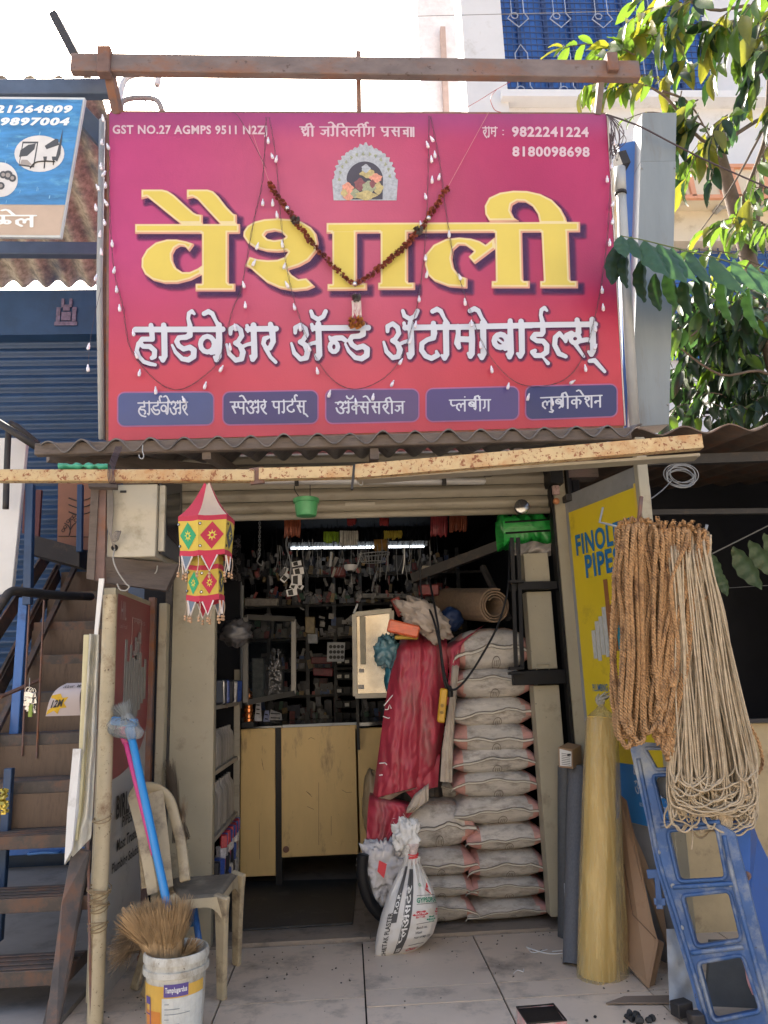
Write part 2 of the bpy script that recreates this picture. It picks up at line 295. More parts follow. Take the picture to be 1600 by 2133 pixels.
# ------------------------------------------------------------------ Devanagari stroke letters (headline at y=280, base about 610)
def ring(cx, cy, rx, ry, r, n=10, a0=0, a1=360): return [(cx+rx*math.cos(R_(a0+(a1-a0)*i/n)), cy+ry*math.sin(R_(a0+(a1-a0)*i/n)), r) for i in range(n+1)]
AA = [(60, 330, 20), (62, 278, 26), (115, 250, 26), (165, 290, 27), (178, 350, 27), (140, 410, 26), (112, 425, 27), (160, 455, 28), (190, 520, 32), (175, 590, 30), (115, 605, 26), (50, 540, 24), (20, 440, 14)]
AA2 = [(170, 470, 20), (235, 440, 20), (290, 430, 24)]
AV = [(300, 240, 32), (305, 400, 34), (310, 560, 34), (292, 595, 29), (268, 560, 14)]
GL = {
 'ha': (250, [[(170, 240, 26), (178, 300, 30), (185, 385, 28), (80, 385, 28), (52, 425, 27), (90, 460, 26), (160, 462, 28), (208, 505, 28), (205, 565, 28), (180, 580, 24)], [(40, 430, 24), (22, 500, 22), (45, 565, 22), (95, 620, 22), (160, 642, 22), (215, 652, 18)]]),
 'aa': (120, [[(60, 240, 30), (66, 320, 34), (70, 560, 33), (52, 603, 28), (22, 575, 16)]]),
 'da': (250, [[(190, 240, 28), (190, 345, 32), (150, 365, 30), (75, 370, 27), (52, 410, 27), (75, 455, 27), (125, 488, 28), (190, 470, 30), (232, 500, 32), (228, 565, 32), (175, 600, 30), (110, 590, 26), (40, 520, 20), (5, 447, 14)]]),
 'reph': (0, [[(0, 240, 26), (-18, 170, 20), (-10, 115, 22), (20, 96, 24), (46, 122, 15)]]),
 'va': (260, [ring(100, 437, 72, 82, 27, 12), [(140, 525, 26), (185, 520, 24)], [(220, 240, 33), (222, 400, 36), (215, 560, 36), (195, 600, 28), (172, 570, 16)]]),
 'e': (0, [[(-155, 120, 26), (-110, 98, 28), (-70, 118, 25), (-35, 190, 20), (0, 250, 26)]]),
 'a': (340, [AA, AA2, AV, [(232, 245, 20), (240, 310, 12)]]),
 'ra': (180, [[(110, 230, 28), (128, 300, 36), (138, 410, 30), (105, 478, 27), (62, 478, 24), (36, 430, 24), (48, 380, 27), (85, 365, 20)], [(60, 480, 24), (110, 570, 20), (165, 625, 19)]]),
 'cand': (0, [[(-80, 95, 20), (-62, 148, 24), (-5, 180, 26), (48, 150, 25), (72, 95, 24)]]),
 'nh': (200, [[(20, 360, 14), (38, 385, 26), (85, 375, 30), (150, 372, 29), (190, 400, 24)], ring(66, 465, 42, 52, 25, 10)]),
 'ta': (230, [[(155, 220, 28), (162, 320, 36), (155, 372, 30), (90, 392, 26), (36, 430, 27), (32, 500, 28), (75, 560, 28), (135, 585, 28), (198, 552, 28), (186, 512, 16)]]),
 'ma': (270, [[(50, 270, 30), (52, 340, 26), (42, 440, 36), (58, 485, 26)], [(70, 400, 32), (190, 405, 32)], [(190, 240, 28), (196, 400, 34), (192, 550, 34), (178, 580, 28), (155, 548, 16)]]),
 'ba': (270, [ring(112, 408, 66, 68, 30, 12), [(70, 380, 14), (150, 440, 14)], [(160, 490, 24), (180, 480, 22)], [(212, 200, 28), (214, 300, 32), (218, 530, 36), (206, 575, 28), (180, 545, 16)]]),
 'i': (230, [[(135, 230, 30), (138, 310, 30), (125, 335, 28), (55, 335, 27), (28, 370, 27), (75, 402, 27), (140, 405, 28), (178, 450, 30), (175, 520, 30), (125, 555, 28), (60, 555, 28), (28, 520, 26), (55, 505, 22)], [(130, 565, 10), (190, 635, 22)]]),
 'lh': (150, [[(75, 328, 24), (32, 372, 28), (24, 450, 28), (70, 540, 28), (140, 570, 22)], [(75, 330, 24), (125, 385, 22), (140, 415, 18), (150, 350, 28), (200, 330, 30)]]),
 'sh': (150, [[(60, 190, 28), (75, 270, 30), (75, 320, 33)], ring(40, 385, 46, 44, 26, 12), [(40, 440, 24), (130, 570, 15)], [(80, 410, 28), (160, 395, 26), (215, 405, 24)]]),
 'hal': (0, [[(-35, 612, 22), (15, 606, 26), (120, 722, 18)]]),
 # letters used by the small print only
 'pa': (230, [[(40, 280, 9), (40, 400, 9), (80, 455, 9), (170, 440, 9)], [(170, 280, 9), (170, 620, 9)]]),
 'ph': (140, [[(40, 280, 9), (40, 400, 9), (80, 455, 9), (140, 440, 9)]]),
 'sa': (270, [[(110, 280, 9), (110, 400, 9), (50, 400, 9), (130, 590, 9)], [(110, 430, 9), (210, 430, 9)], [(210, 280, 9), (210, 620, 9)]]),
 'sx': (160, [[(110, 280, 9), (110, 400, 9), (50, 400, 9), (130, 590, 9)], [(110, 430, 9), (165, 430, 9)]]),
 'ka': (320, [ring(100, 440, 55, 60, 9, 10), [(160, 280, 9), (160, 620, 9)], [(160, 400, 9), (215, 375, 9), (262, 430, 9), (240, 500, 9)]]),
 'kh': (200, [ring(95, 440, 50, 60, 9, 10), [(145, 280, 9), (145, 620, 9)], [(145, 400, 9), (215, 375, 9)]]),
 'ja': (250, [[(200, 280, 9), (200, 620, 9)], [(200, 400, 9), (60, 400, 9)], [(110, 400, 9), (130, 500, 9), (80, 560, 9), (30, 520, 9)]]),
 'la': (310, [[(250, 280, 9), (250, 620, 9)], [(250, 420, 9), (200, 385, 9), (155, 430, 9), (150, 500, 9)], [(155, 430, 9), (110, 385, 9), (50, 430, 9), (50, 530, 9), (110, 600, 9)]]),
 'lx': (200, [[(205, 390, 9), (160, 430, 9), (150, 500, 9)], [(155, 430, 9), (110, 385, 9), (50, 430, 9), (50, 530, 9), (110, 600, 9)]]),
 'dot': (0, [[(-60, 185, 14)]]),
 'ii': (110, [[(60, 280, 9), (60, 620, 9)], [(-90, 270, 9), (-70, 180, 9), (10, 150, 9), (60, 280, 9)]]),
 'ik': (110, [[(50, 280, 9), (50, 620, 9)], [(50, 280, 9), (70, 170, 9), (170, 150, 9), (220, 270, 9)]]),
 'ga': (220, [[(70, 280, 9), (70, 500, 9), (35, 540, 9)], [(165, 280, 9), (165, 620, 9)]]),
 'na': (210, [[(160, 280, 9), (160, 620, 9)], [(160, 440, 9), (60, 440, 9)], ring(52, 470, 14, 22, 12, 6)]),
 'nn': (210, [[(160, 280, 9), (160, 620, 9)], [(160, 400, 9), (60, 400, 9), (100, 520, 9)], [(160, 520, 9), (60, 520, 9)]]),
 'sha': (240, [[(90, 410, 9), (40, 360, 9), (70, 300, 9), (130, 310, 9), (140, 380, 9), (60, 450, 9), (130, 590, 9)], [(195, 280, 9), (195, 620, 9)]]),
 'tha': (220, [[(165, 280, 9), (165, 620, 9)], [(165, 410, 9), (90, 410, 9), (50, 480, 9), (100, 570, 9)]]),
 'lla': (260, [ring(70, 480, 40, 50, 9, 10), ring(170, 480, 40, 50, 9, 10), [(120, 280, 9), (120, 440, 9)]]),
 'u': (0, [[(-60, 640, 9), (-15, 670, 9), (-40, 720, 9), (-100, 700, 9)]]),
 'rk': (0, [[(-60, 500, 9), (-140, 600, 9)]]),
 'hl': (0, [[(-55, 635, 9), (-20, 640, 9), (35, 715, 9)]]),
 'danda': (60, [[(30, 280, 9), (30, 620, 9)]]), 'sp': (130, []), 'colon': (90, [[(40, 370, 14)], [(40, 530, 14)]]),
}
NOHEAD = {'sp', 'danda', 'colon'}
def dev_word(F, x0, y0, st, x, names, rfix=None, headr=None, fold=None):
    """write glyph names from pen x, returns pen; coordinates are glyph units"""
    hs = None
    for nm in names:
        adv, stk = GL[nm]
        if nm in NOHEAD and hs is not None: seg_field(F, x0, y0, st, [(hs, 280), (x-12, 280)], rfix=headr); hs = None
        elif nm not in NOHEAD and adv and hs is None: hs = x
        for s in stk: seg_field(F, x0, y0, st, [(p[0]+x+(0 if adv else -0), p[1], p[2]) for p in s], rfix=rfix)
        x += adv
    if hs is not None: seg_field(F, x0, y0, st, [(hs, 280), (x-5, 280)], rfix=headr)
    return x
def dev_text(mb, names, A, U, W, off, r=17, mi=0, lift=0.0):
    """small Devanagari print: headline..base spans W (A on the base line), U is the full width"""
    tot = sum(GL[n][0] for n in names); st = 12; nx = int((tot+160)/st); ny = int(760/st); F = np.full((ny, nx), 1e3)
    dev_word(F, -60, 40, st, 0, names, rfix=r, headr=r*.9)
    A, U, W = V(A), V(U), V(W); o = V(off)
    field_mesh(mb, F, -60, 40, st, 0, lambda x, y, q: A+U*(x/tot)+W*((620-y)/340)+o, mi=mi)
# ================================================================== the shop sign
s0, s1, s2, s3 = P(228, 234, 3.72), P(1263, 238, 3.72), P(1300, 886, 3.95), P(226, 918, 3.95)
SN = (s1-s0).cross(s3-s0).normalized()
if SN.y > 0: SN = -SN
def SP(px, py, off=0.0): return PL(px, py, s0, SN, off)
SU = (s1-s0).normalized(); SV = SU.cross(SN).normalized()
if SV.z > 0: SV = -SV
def flex_mat():
    M = mat('flex_print', (.5, .1, .3), .38, v=.04, b=.25, bs=110, spec=.4); nt = M.node_tree; N = nt.nodes; L = nt.links; bs = N['Principled BSDF']
    src = bs.inputs['Base Color'].links[0].from_socket
    geo = N.new('ShaderNodeTexCoord'); sx = N.new('ShaderNodeSeparateXYZ'); L.new(geo.outputs['Object'], sx.inputs[0])
    def mr(sock, a, b):
        k = N.new('ShaderNodeMapRange'); k.inputs[1].default_value = a; k.inputs[2].default_value = b; k.interpolation_type = 'SMOOTHSTEP'; L.new(sock, k.inputs[0]); return k.outputs[0]
    def mix(f, a, b):
        k = N.new('ShaderNodeMix'); k.data_type = 'RGBA'; L.new(f, k.inputs['Factor'])
        for nm, q in (('A', a), ('B', b)):
            if isinstance(q, tuple): k.inputs[nm].default_value = (*q, 1)
            else: L.new(q, k.inputs[nm])
        return k.outputs['Result']
    # printed artwork: violet magenta on top (upper left paler, lens haze painted in), crimson right, coral along the foot, pink bloom in the middle
    top = mix(mr(sx.outputs['X'], -.2, 2.0), (.42, .05, .175), (.35, .027, .105))
    bot = mix(mr(sx.outputs['X'], 0, 2.8), (.47, .05, .085), (.45, .035, .06))
    base = mix(mr(sx.outputs['Z'], 1.15, .25), top, bot)
    # bloom
    vd = N.new('ShaderNodeVectorMath'); vd.operation = 'DISTANCE'; vd.inputs[1].default_value = (1.25, 0, 1.0); 
    mp = N.new('ShaderNodeMapping'); mp.inputs['Scale'].default_value = (1, 0, .8); L.new(geo.outputs['Object'], mp.inputs[0]); L.new(mp.outputs[0], vd.inputs[0])
    k = N.new('ShaderNodeMapRange'); k.inputs[1].default_value = 1.2; k.inputs[2].default_value = 0.0; k.inputs[3].default_value = 0; k.inputs[4].default_value = .55; k.interpolation_type = 'SMOOTHSTEP'; L.new(vd.outputs['Value'], k.inputs[0])
    base = mix(k.outputs[0], base, (.52, .14, .20))
    tb = mix(mr(sx.outputs['Z'], 1.66, 1.86), base, (.29, .05, .17))
    vm = N.new('ShaderNodeMix'); vm.data_type = 'RGBA'; vm.blend_type = 'MULTIPLY'; vm.inputs['Factor'].default_value = .6; L.new(tb, vm.inputs['A'])
    n = N.new('ShaderNodeTexNoise'); n.inputs['Scale'].default_value = 2.2; n.inputs['Detail'].default_value = 5; L.new(geo.outputs['Object'], n.inputs['Vector'])
    k2 = N.new('ShaderNodeMapRange'); k2.inputs[1].default_value = .3; k2.inputs[2].default_value = .7; k2.inputs[3].default_value = .8; k2.inputs[4].default_value = 1.1; L.new(n.outputs[0], k2.inputs[0]); L.new(k2.outputs[0], vm.inputs['B'])
    L.new(vm.outputs['Result'], bs.inputs['Base Color']); return M
m_flex = flex_mat()
sign = T('shop_sign', 'large magenta shop sign board with yellow and white Marathi lettering above the awning', 'sign', SP(226, 918))
mb = MB()
c4 = [SP(228, 234), SP(1263, 238), SP(1300, 886), SP(226, 918)]
nu, nv = 60, 36
def sg(u, v):
    a = c4[0].lerp(c4[1], u).lerp(c4[3].lerp(c4[2], u), v); w = .0016*math.sin(u*23+v*9)*math.sin(v*11-u*5)
    return a+SN*w
mb.grid(sg, nu, nv)
O('flex_panel', mb, m_flex, sign, smooth=True)
fr = MB()
for a, b in ((0, 1), (1, 2), (2, 3), (3, 0)): fr.beam(c4[a]-SN*.022, c4[b]-SN*.022, .03, .03, up=SN)
for t in (.33, .66): fr.beam(c4[0].lerp(c4[1], t)-SN*.03, c4[3].lerp(c4[2], t)-SN*.03, .03, .03, up=SN)
O('frame', fr, m_rust, sign)
ed = MB()
e0 = c4[1]+SU*.004; e1 = c4[2]+SU*.004
ed.slab([e0+SN*.004, e0-SN*.05, e1-SN*.05, e1+SN*.004], SU*.004)
O('folded_edge', ed, m_white, sign)
# ---- the yellow headline word
def A_(pts): return [(220+x*.3375, 360+y*.3375) for x, y in pts]
def B_(pts): return [(740+x*.35, 360+y*.35) for x, y in pts]
BIG = [
 A_([(222, 105), (350, 105), (385, 114), (425, 140), (490, 200), (545, 248), (565, 258), (602, 262), (602, 322), (470, 322), (440, 300), (360, 235), (290, 178), (265, 158), (222, 168)]),
 A_([(502, 105), (630, 105), (665, 116), (700, 150), (750, 215), (790, 255), (812, 262), (812, 322), (712, 322), (690, 300), (620, 225), (570, 170), (545, 158), (502, 168)]),
 A_([(183, 318), (832, 318), (832, 380), (183, 380)]),
 A_([(595, 318), (762, 318), (762, 686), (803, 686), (803, 735), (556, 735), (556, 686), (595, 686)]),
 A_([(545, 440), (500, 425), (440, 413), (380, 413), (310, 432), (255, 475), (224, 530), (222, 585), (245, 630), (300, 670), (370, 688), (450, 688), (530, 668), (600, 632), (600, 570), (570, 592), (520, 614), (475, 614), (438, 590), (420, 550), (418, 510), (436, 475), (465, 458), (495, 462), (520, 492), (550, 450)]),
 A_([(850, 395), (852, 365), (875, 330), (920, 303), (980, 288), (1060, 283), (1140, 288), (1210, 303), (1270, 340), (1305, 385), (1316, 440), (1305, 495), (1260, 550), (1200, 583), (1130, 605), (1150, 632), (1190, 658), (1240, 652), (1297, 708), (1250, 728), (1170, 736), (1080, 720), (1000, 684), (930, 624), (900, 596), (860, 580), (888, 520), (940, 535), (1000, 541), (1060, 538), (1105, 522), (1127, 490), (1070, 496), (1000, 492), (930, 472), (880, 440)]),
 [(680, 465), (1208, 463), (1208, 485), (680, 488)],
 [(692, 480), (744, 480), (744, 591), (765, 590), (765, 606), (682, 607), (682, 592), (692, 592)],
 B_([(150, 335), (315, 335), (315, 655), (357, 655), (357, 700), (135, 700), (135, 655), (150, 655)]),
 B_([(830, 385), (775, 430), (740, 408), (690, 393), (620, 386), (540, 395), (465, 430), (420, 485), (413, 550), (430, 610), (475, 652), (560, 684), (668, 692), (668, 630), (620, 615), (590, 575), (578, 520), (588, 465), (620, 436), (660, 438), (705, 470), (672, 502), (712, 548), (835, 455)]),
 B_([(830, 335), (992, 335), (1000, 645), (1038, 645), (1038, 690), (810, 690), (810, 645), (835, 645)]),
 B_([(1105, 335), (1268, 335), (1280, 645), (1325, 645), (1325, 690), (1098, 690), (1098, 645), (1120, 645)]),
 B_([(800, 295), (772, 250), (768, 200), (795, 150), (860, 120), (940, 108), (1020, 110), (1100, 128), (1170, 163), (1225, 220), (1255, 275), (1262, 310), (1098, 310), (1085, 250), (1055, 205), (1015, 180), (970, 178), (935, 198), (928, 235), (945, 270), (980, 293)]),
]
st = 1.5; x0, y0 = 270, 385; F = np.full((int(245/st), int(960/st)), 1e3)
for p in BIG: poly_field(F, x0, y0, st, p)
sl_, D = poly_field(np.full_like(F, 1e3), x0, y0, st, A_([(985, 395), (1000, 375), (1050, 366), (1090, 375), (1112, 398), (1090, 412), (1040, 418), (1000, 410)]))
F[sl_] = np.maximum(F[sl_], -D)
m_sh = flat_alpha('printed_drop_shadow', (.06, .03, .12), .30)
m_pk = mat('print_peach', (.58, .28, .20), .5, v=.03); m_hl = mat('print_cream', (.64, .55, .30), .5, v=.03); m_ye = mat('print_yellow', (.62, .50, .095), .5, v=.06, s=2)
sh = MB()
for q, lv in enumerate((6.5, 4, 1.5, -1)): field_mesh(sh, F, x0, y0, st, lv, lambda x, y, o: SP(x, y, o), off=.0022+.0006*q, dx=9, dy=8)
O('word_shadow', sh, m_sh, sign)
w = MB(); field_mesh(w, F, x0, y0, st, 0, lambda x, y, o: SP(x, y, o), off=.0052); O('word_edge', w, m_pk, sign)
# highlight towards upper left: eroded field shifted
def shifted(F, dx, dy):
    G2 = np.roll(np.roll(F, int(round(dy/st)), 0), int(round(dx/st)), 1); return G2
F2 = np.maximum(F+1.0, shifted(F, -3, -3)+.6)
w = MB(); field_mesh(w, F2, x0, y0, st, 0, lambda x, y, o: SP(x, y, o), off=.0060); O('word_highlight', w, m_hl, sign)
F3 = np.maximum(F+4.2, shifted(F, -3, -3)+4)
w = MB(); field_mesh(w, F3, x0, y0, st, 0, lambda x, y, o: SP(x, y, o), off=.0068); O('word_face', w, m_ye, sign)
# ---- white second line, traced letter by letter (5x photo units, origin per group)
LINE = [
 (270, 630, [('H', 50, 285, 985, 283, 29), ('ha', 55, 0), ('aa', 297, 0), ('da', 440, 0), ('reph', 630, 0), ('va', 712, 0), ('e', 932, 0),
             ('H', 1218, 280, 1540, 276, 29), ('a', 992, 0), ('ra', 1358, 0)]),
 (590, 630, [('H', 300, 270, 900, 266, 29), ('a', 66, -12), ('cand', 370, 0), ('nh', 462, 0), ('da', 642, -12)]),
 (790, 630, [('H', 255, 265, 830, 258, 29), ('H', 830, 258, 1600, 242, 29), ('a', 26, -26), ('cand', 325, -5), ('ta', 408, 0), ('aa', 628, -20), ('e', 710, -25), ('ma', 770, -16), ('aa', 1015, -26), ('e', 1100, -30)]),
 (960, 630, [('H', 600, 240, 1410, 230, 29), ('ba', 300, -5), ('aa', 565, -40), ('i', 715, 0), ('reph', 848, -35), ('lh', 950, -5), ('sh', 1148, -5), ('aa', 1305, -60), ('hal', 1375, 0)]),
]
st = 1.25; x0, y0 = 262, 632; F = np.full((int(165/st), int(1010/st)), 1e3)
for ox, oy, items in LINE:
    for it in items:
        if it[0] == 'H': ss = [[(it[1]+14, it[2], it[5]), (it[3]-14, it[4], it[5])]]
        else: ss = [[(p[0]+it[1], p[1]+it[2], p[2]) for p in s] for s in GL[it[0]][1]]
        for s in ss: seg_field(F, x0, y0, st, [(ox+p[0]/5, oy+p[1]/5, p[2]/5*(.93 if it[0] != 'H' else 1)) for p in s])
m_lw = mat('print_white', (.52, .55, .63), .5, v=.03)
sh = MB()
for q, lv in enumerate((4.5, 2.8, 1.2)): field_mesh(sh, F, x0, y0, st, lv, lambda x, y, o: SP(x, y, o), off=.0022+.0006*q, dx=2, dy=2.5)
O('line_shadow', sh, m_sh, sign)
w = MB(); field_mesh(w, F, x0, y0, st, 0, lambda x, y, o: SP(x, y, o), off=.0048); O('line_lettering', w, m_lw, sign)
# ---- small print
m_sp = mat('print_pale', (.60, .45, .53), .5, v=.03)
w = MB()
def stext(s, xa, ya, xb, yb, h, bold=.02): A = SP(xa, ya, .003); text_on(w, s, A, SP(xb, yb, .003)-A, SP(xa, ya-h, .003)-A, bold=bold)
stext('GST NO.27 AGMPS 9511 N2ZJ', 235, 285, 557, 286, 24, .03); stext('9822241224', 1066, 286, 1226, 287, 22, .035); stext('8180098698', 1067, 327, 1228, 328, 22, .035)
def dtext(w, names, xa, ya, xb, yb, h, off=.003, r=20): A = SP(xa, ya, 0); dev_text(w, names, A, SP(xb, yb, 0)-A, SP(xa, ya-h, 0)-A, SN*off, r)
dtext(w, 'sha rk ii sp ja aa e ik tha la ii reph dot ga sp pa rk sa nn danda danda'.split(), 625, 284, 864, 285, 19, r=24)
dtext(w, 'ra aa ma'.split(), 1005, 287, 1036, 287, 20, r=22)
dtext(w, ['colon'], 1044, 286, 1053, 286, 19, r=20)
O('small_print', w, m_sp, sign)
# ---- five blue boxes
m_bx = [mat('print_blue_box_a', (.03, .055, .20), .35, v=.05, coat=.2), mat('print_blue_box_b', (.05, .04, .15), .4, v=.05), mat('print_blue_box_c', (.08, .05, .16), .4, v=.05), mat('print_blue_box_d', (.055, .04, .16), .4, v=.05), mat('print_blue_box_e', (.012, .02, .12), .4, v=.05)]
m_bxr = mat('print_box_rim', (.30, .10, .24), .5)
boxes = [(247, 819, 444, 887, 818, 884, 'ha aa da reph va e a ra', 288, 866, 392, 864, 26), (466, 818, 661, 884, 815, 881, 'sx pa e a ra sp pa aa ta reph sa hl', 480, 863, 638, 861, 25),
         (680, 813, 871, 881, 812, 877, 'a cand kh sa e sa ra ii ja', 699, 863, 843, 861, 24), (889, 811, 1079, 877, 807, 873, 'ph la dot ba ii dot ga', 936, 857, 1022, 856, 23), (1096, 806, 1284, 873, 802, 867, 'la u ba rk ii ka e sha na', 1126, 853, 1254, 848, 24)]
for k, (xa, ya, xb, yb, ya2, yb2, nm, ta, tya, tb, tyb, th) in enumerate(boxes):
    r = 13; rim = MB(); bx = MB(); lt = MB()
    for g, ex, off in ((rim, 3, .0026), (bx, 0, .0036)):
        pts = []
        for cx, cy, a in ((xa+r, ya+r, 180), (xb-r, ya2+r, 270), (xb-r, yb2-r, 0), (xa+r, yb-r, 90)):
            for j in range(6): t = R_(a+18*j); pts.append(SP(cx+(r+ex)*math.cos(t), cy+(r+ex)*math.sin(t), off))
        g.add(pts[::-1], [tuple(range(len(pts)))])
    bo = O('print_box', bx, m_bx[k], sign); O('box_rim', rim, m_bxr, bo)
    dtext(lt, nm.split(), ta, tya, tb, tyb, th, off=.0048, r=21)
    O('box_lettering', lt, m_lw, bo)
# ---- printed arch niche with flowers (plain generic niche)
ar = MB(); m_ar = [mat('print_silver', (.38, .41, .46), .5, v=.25, s=60), mat('print_niche', (.06, .055, .075), .5, v=.2), mat('print_rose', (.62, .28, .20), .5, v=.3, s=70), mat('print_ochre', (.45, .38, .18), .5, v=.3, s=60), mat('print_green', (.30, .33, .22), .5, v=.3, s=60), mat('print_maroon', (.22, .08, .09), .5, v=.3, s=60)]
def fan(pts, off, mi): ar.add([SP(x, y, off) for x, y in pts][::-1], [tuple(range(len(pts)))], mi)
out = []
for j in range(61):
    t = math.pi*(1-j/60); rr = 1+.035*math.sin(j*1.9)+.02*math.sin(j*4.7); pk = 1+.10*math.exp(-((j-30)/4)**2)
    out.append((760+64*rr*math.cos(t), 372-66*rr*pk*math.sin(t)))
fan([(695, 418)]+[(692, 375)]+out+[(829, 375), (826, 418)], .003, 0)
fan([(724, 380)]+[(760+38*math.cos(math.pi*(1-j/20)), 375-38*math.sin(math.pi*(1-j/20))) for j in range(21)]+[(797, 416), (724, 416)], .0038, 1)
for j in range(26):
    t = math.pi*(1-j/25); cx, cy = 760+53*math.cos(t), 374-53*math.sin(t)
    fan([(cx+4.2*math.cos(a)*(.6+.4*math.sin(3*a+j)), cy+4.2*math.sin(a)) for a in [q*math.pi/5 for q in range(10)]], .0044, 0 if j % 2 else 4)
for cx, cy, rx, ry, mi in ((762, 352, 9, 8, 0), (766, 362, 16, 9, 3), (783, 372, 13, 9, 2), (750, 385, 12, 12, 5), (768, 392, 14, 13, 4), (788, 393, 10, 12, 3), (762, 408, 22, 9, 3), (724, 392, 12, 10, 2), (726, 405, 15, 12, 2), (740, 404, 9, 9, 4), (808, 405, 9, 8, 0), (776, 384, 6, 8, 5), (717, 403, 7, 7, 3)):
    fan([(cx+rx*math.cos(a)*(1+.18*math.sin(5*a+cx)), cy+ry*math.sin(a)*(1+.18*math.cos(4*a))) for a in [q*math.pi/9 for q in range(18)]], .0046+.00012*(cx % 7)+.0001*(cy % 5), mi)
O('printed_niche', ar, m_ar, sign)
# ================================================================== posts and bars carrying the sign
def S1(name, label, cat, build, mats, **k):
    b = MB(); build(b); return S(name, label, cat, b, mats, **k)
a, b = P(150, 135, 3.62), P(1330, 150, 3.62)
tb = T('sign_crossbar', 'long rusty brown steel channel running level above the magenta sign', 'steel bar', a)
m1 = MB(); m1.beam(a, b, .05, .115); O('channel', m1, m_rustgrey, tb, bevel=.004)
m1 = MB(); m1.beam(P(205, 130, 3.60), P(232, 130, 3.60), .06, .17); O('end_block', m1, m_rust, tb, bevel=.004)
m1 = MB(); m1.beam(P(1262, 136, 3.6), P(1284, 136, 3.6), .07, .12); O('end_block', m1, m_rust, tb, bevel=.004)
for nm, lb, pa, pb, w_, mm in (('sign_post', 'thin dark steel post standing up behind the centre of the magenta sign', (746, 108, 3.69), (748, 240, 3.74), .026, m_rust),
        ('sign_post', 'slanting red brown steel post beside the upper right corner of the magenta sign', (1252, 165, 3.64), (1244, 240, 3.73), .035, m_rustgrey),
        ('sign_post', 'short weathered steel post above the upper left corner of the magenta sign', (228, 150, 3.65), (246, 240, 3.74), .05, m_rust),
        ('leaning_bar', 'dark steel bar pointing up to the left past the rusty channel end', (112, 30, 3.7), (158, 118, 3.66), .045, m_dark)):
    m1 = MB(); A, B = P(*pa), P(*pb); m1.beam(A, B, w_, w_); S(nm, lb, 'steel post', m1, mm, bevel=.003)
# strut and pipe left of the sign
m1 = MB(); m1.tube([P(213, 250, 3.78), P(207, 600, 3.9), P(212, 915, 4.02)], .017, 8); pole = S('conduit_pole', 'pale grey narrow conduit pole running down the left edge of the magenta sign', 'pole', m1, m_pvc, smooth=True)
m1 = MB(); m1.beam(P(222, 250, 3.85), P(219, 915, 4.05), .03, .04); S('angle_post', 'dark rusty angle post directly behind the left edge of the magenta sign', 'steel post', m1, m_rust)
# bent pipes top left
def arc(pts, n=8):
    """Catmull-Rom through points"""
    pts = [V(p) for p in pts]; out = []
    for i in range(len(pts)-1):
        p0 = pts[max(0, i-1)]; p1 = pts[i]; p2 = pts[i+1]; p3 = pts[min(len(pts)-1, i+2)]
        for k in range(n):
            t = k/n; out.append(.5*((2*p1)+(p2-p0)*t+(2*p0-5*p1+4*p2-p3)*t*t+(3*p1-p0-3*p2+p3)*t**3))
    out.append(pts[-1]); return out
m1 = MB(); m1.tube(arc([P(248, 232, 3.9), P(252, 190, 3.9), P(262, 165, 3.9), P(285, 155, 3.9), P(318, 156, 3.9), P(330, 160, 3.9), P(327, 178, 3.9)]), .018, 8)
S('pvc_bend', 'white bent plastic pipe rising behind the upper left corner of the sign', 'pipe', m1, m_whitepl, smooth=True)
m1 = MB(); m1.tube(arc([P(252, 235, 3.86), P(256, 212, 3.86), P(285, 204, 3.86), P(325, 208, 3.86), P(338, 232, 3.86)]), .016, 8)
S('hose_bend', 'thick dark grey hose arching over the upper left corner of the sign', 'hose', m1, m_grey, smooth=True)
m1 = MB(); m1.tube(arc([P(327, 178, 3.9), P(310, 202, 3.9), P(288, 228, 3.9)]), .004, 5); S('thin_cable', 'thin cable dropping from the white pipe end to the sign top', 'cable', m1, m_wire)
m1 = MB(); m1.tube([P(-60, 36, 4.6), P(700, 38, 4.8), P(1340, 22, 5.2)], .003, 4); S('overhead_wire', 'thin grey wire stretched across the white sky above everything', 'wire', m1, m_grey)
# ================================================================== fairy lights and garland on the sign
bulb = MB(); bulb.lathe([(.0025, 0), (.0045, -.006), (.0055, -.014), (.0085, -.018), (.009, -.034), (.0065, -.041), (.002, -.043)], n=8)
bulb_me = bulb.mesh('bulb', smooth=40)
cap = MB(); cap.lathe([(.003, .004), (.006, 0), (.0065, -.014), (.003, -.015)], n=6); cap_me = cap.mesh('socket')
m_sock = mat('bulb_socket', (.7, .62, .66), .5)
def fairy(label, paths, bulbs, seed):
    random.seed(seed); A = paths[0][0]; t = T('fairy_light_string', label, 'fairy lights', SP(A[0], A[1], .02), 'strings of clear fairy lights hung over the sign')
    wr = MB()
    for p in paths:
        pts = arc([SP(x, y, .022+.008*math.sin(x*.07+y*.05)) for x, y in p], 10)
        for ph in (0, math.pi):
            q = []
            for i, c in enumerate(pts): q.append(c+SU*(.004*math.cos(i*1.3+ph))+SN*(.003*math.sin(i*1.3+ph)))
            wr.tube(q, .0013, 4, caps=False)
    if seed == 1: wr.tube(arc([SP(212, 600, .01), SP(200, 660, .02), SP(191, 715, .025), SP(187, 762, .025)]), .0012, 4)
    O('wire', wr, m_wire, t)
    for (x, y, a) in bulbs:
        M = Matrix.Translation(SP(x, y, .03)) @ Matrix.Rotation(R_(a+ru(-6, 6)), 4, SN) @ Matrix.Rotation(R_(ru(-12, 12)), 4, 'X') @ Matrix.Scale(1.05, 4)
        place('bulb', bulb_me, m_bulb, M, t)
    return t
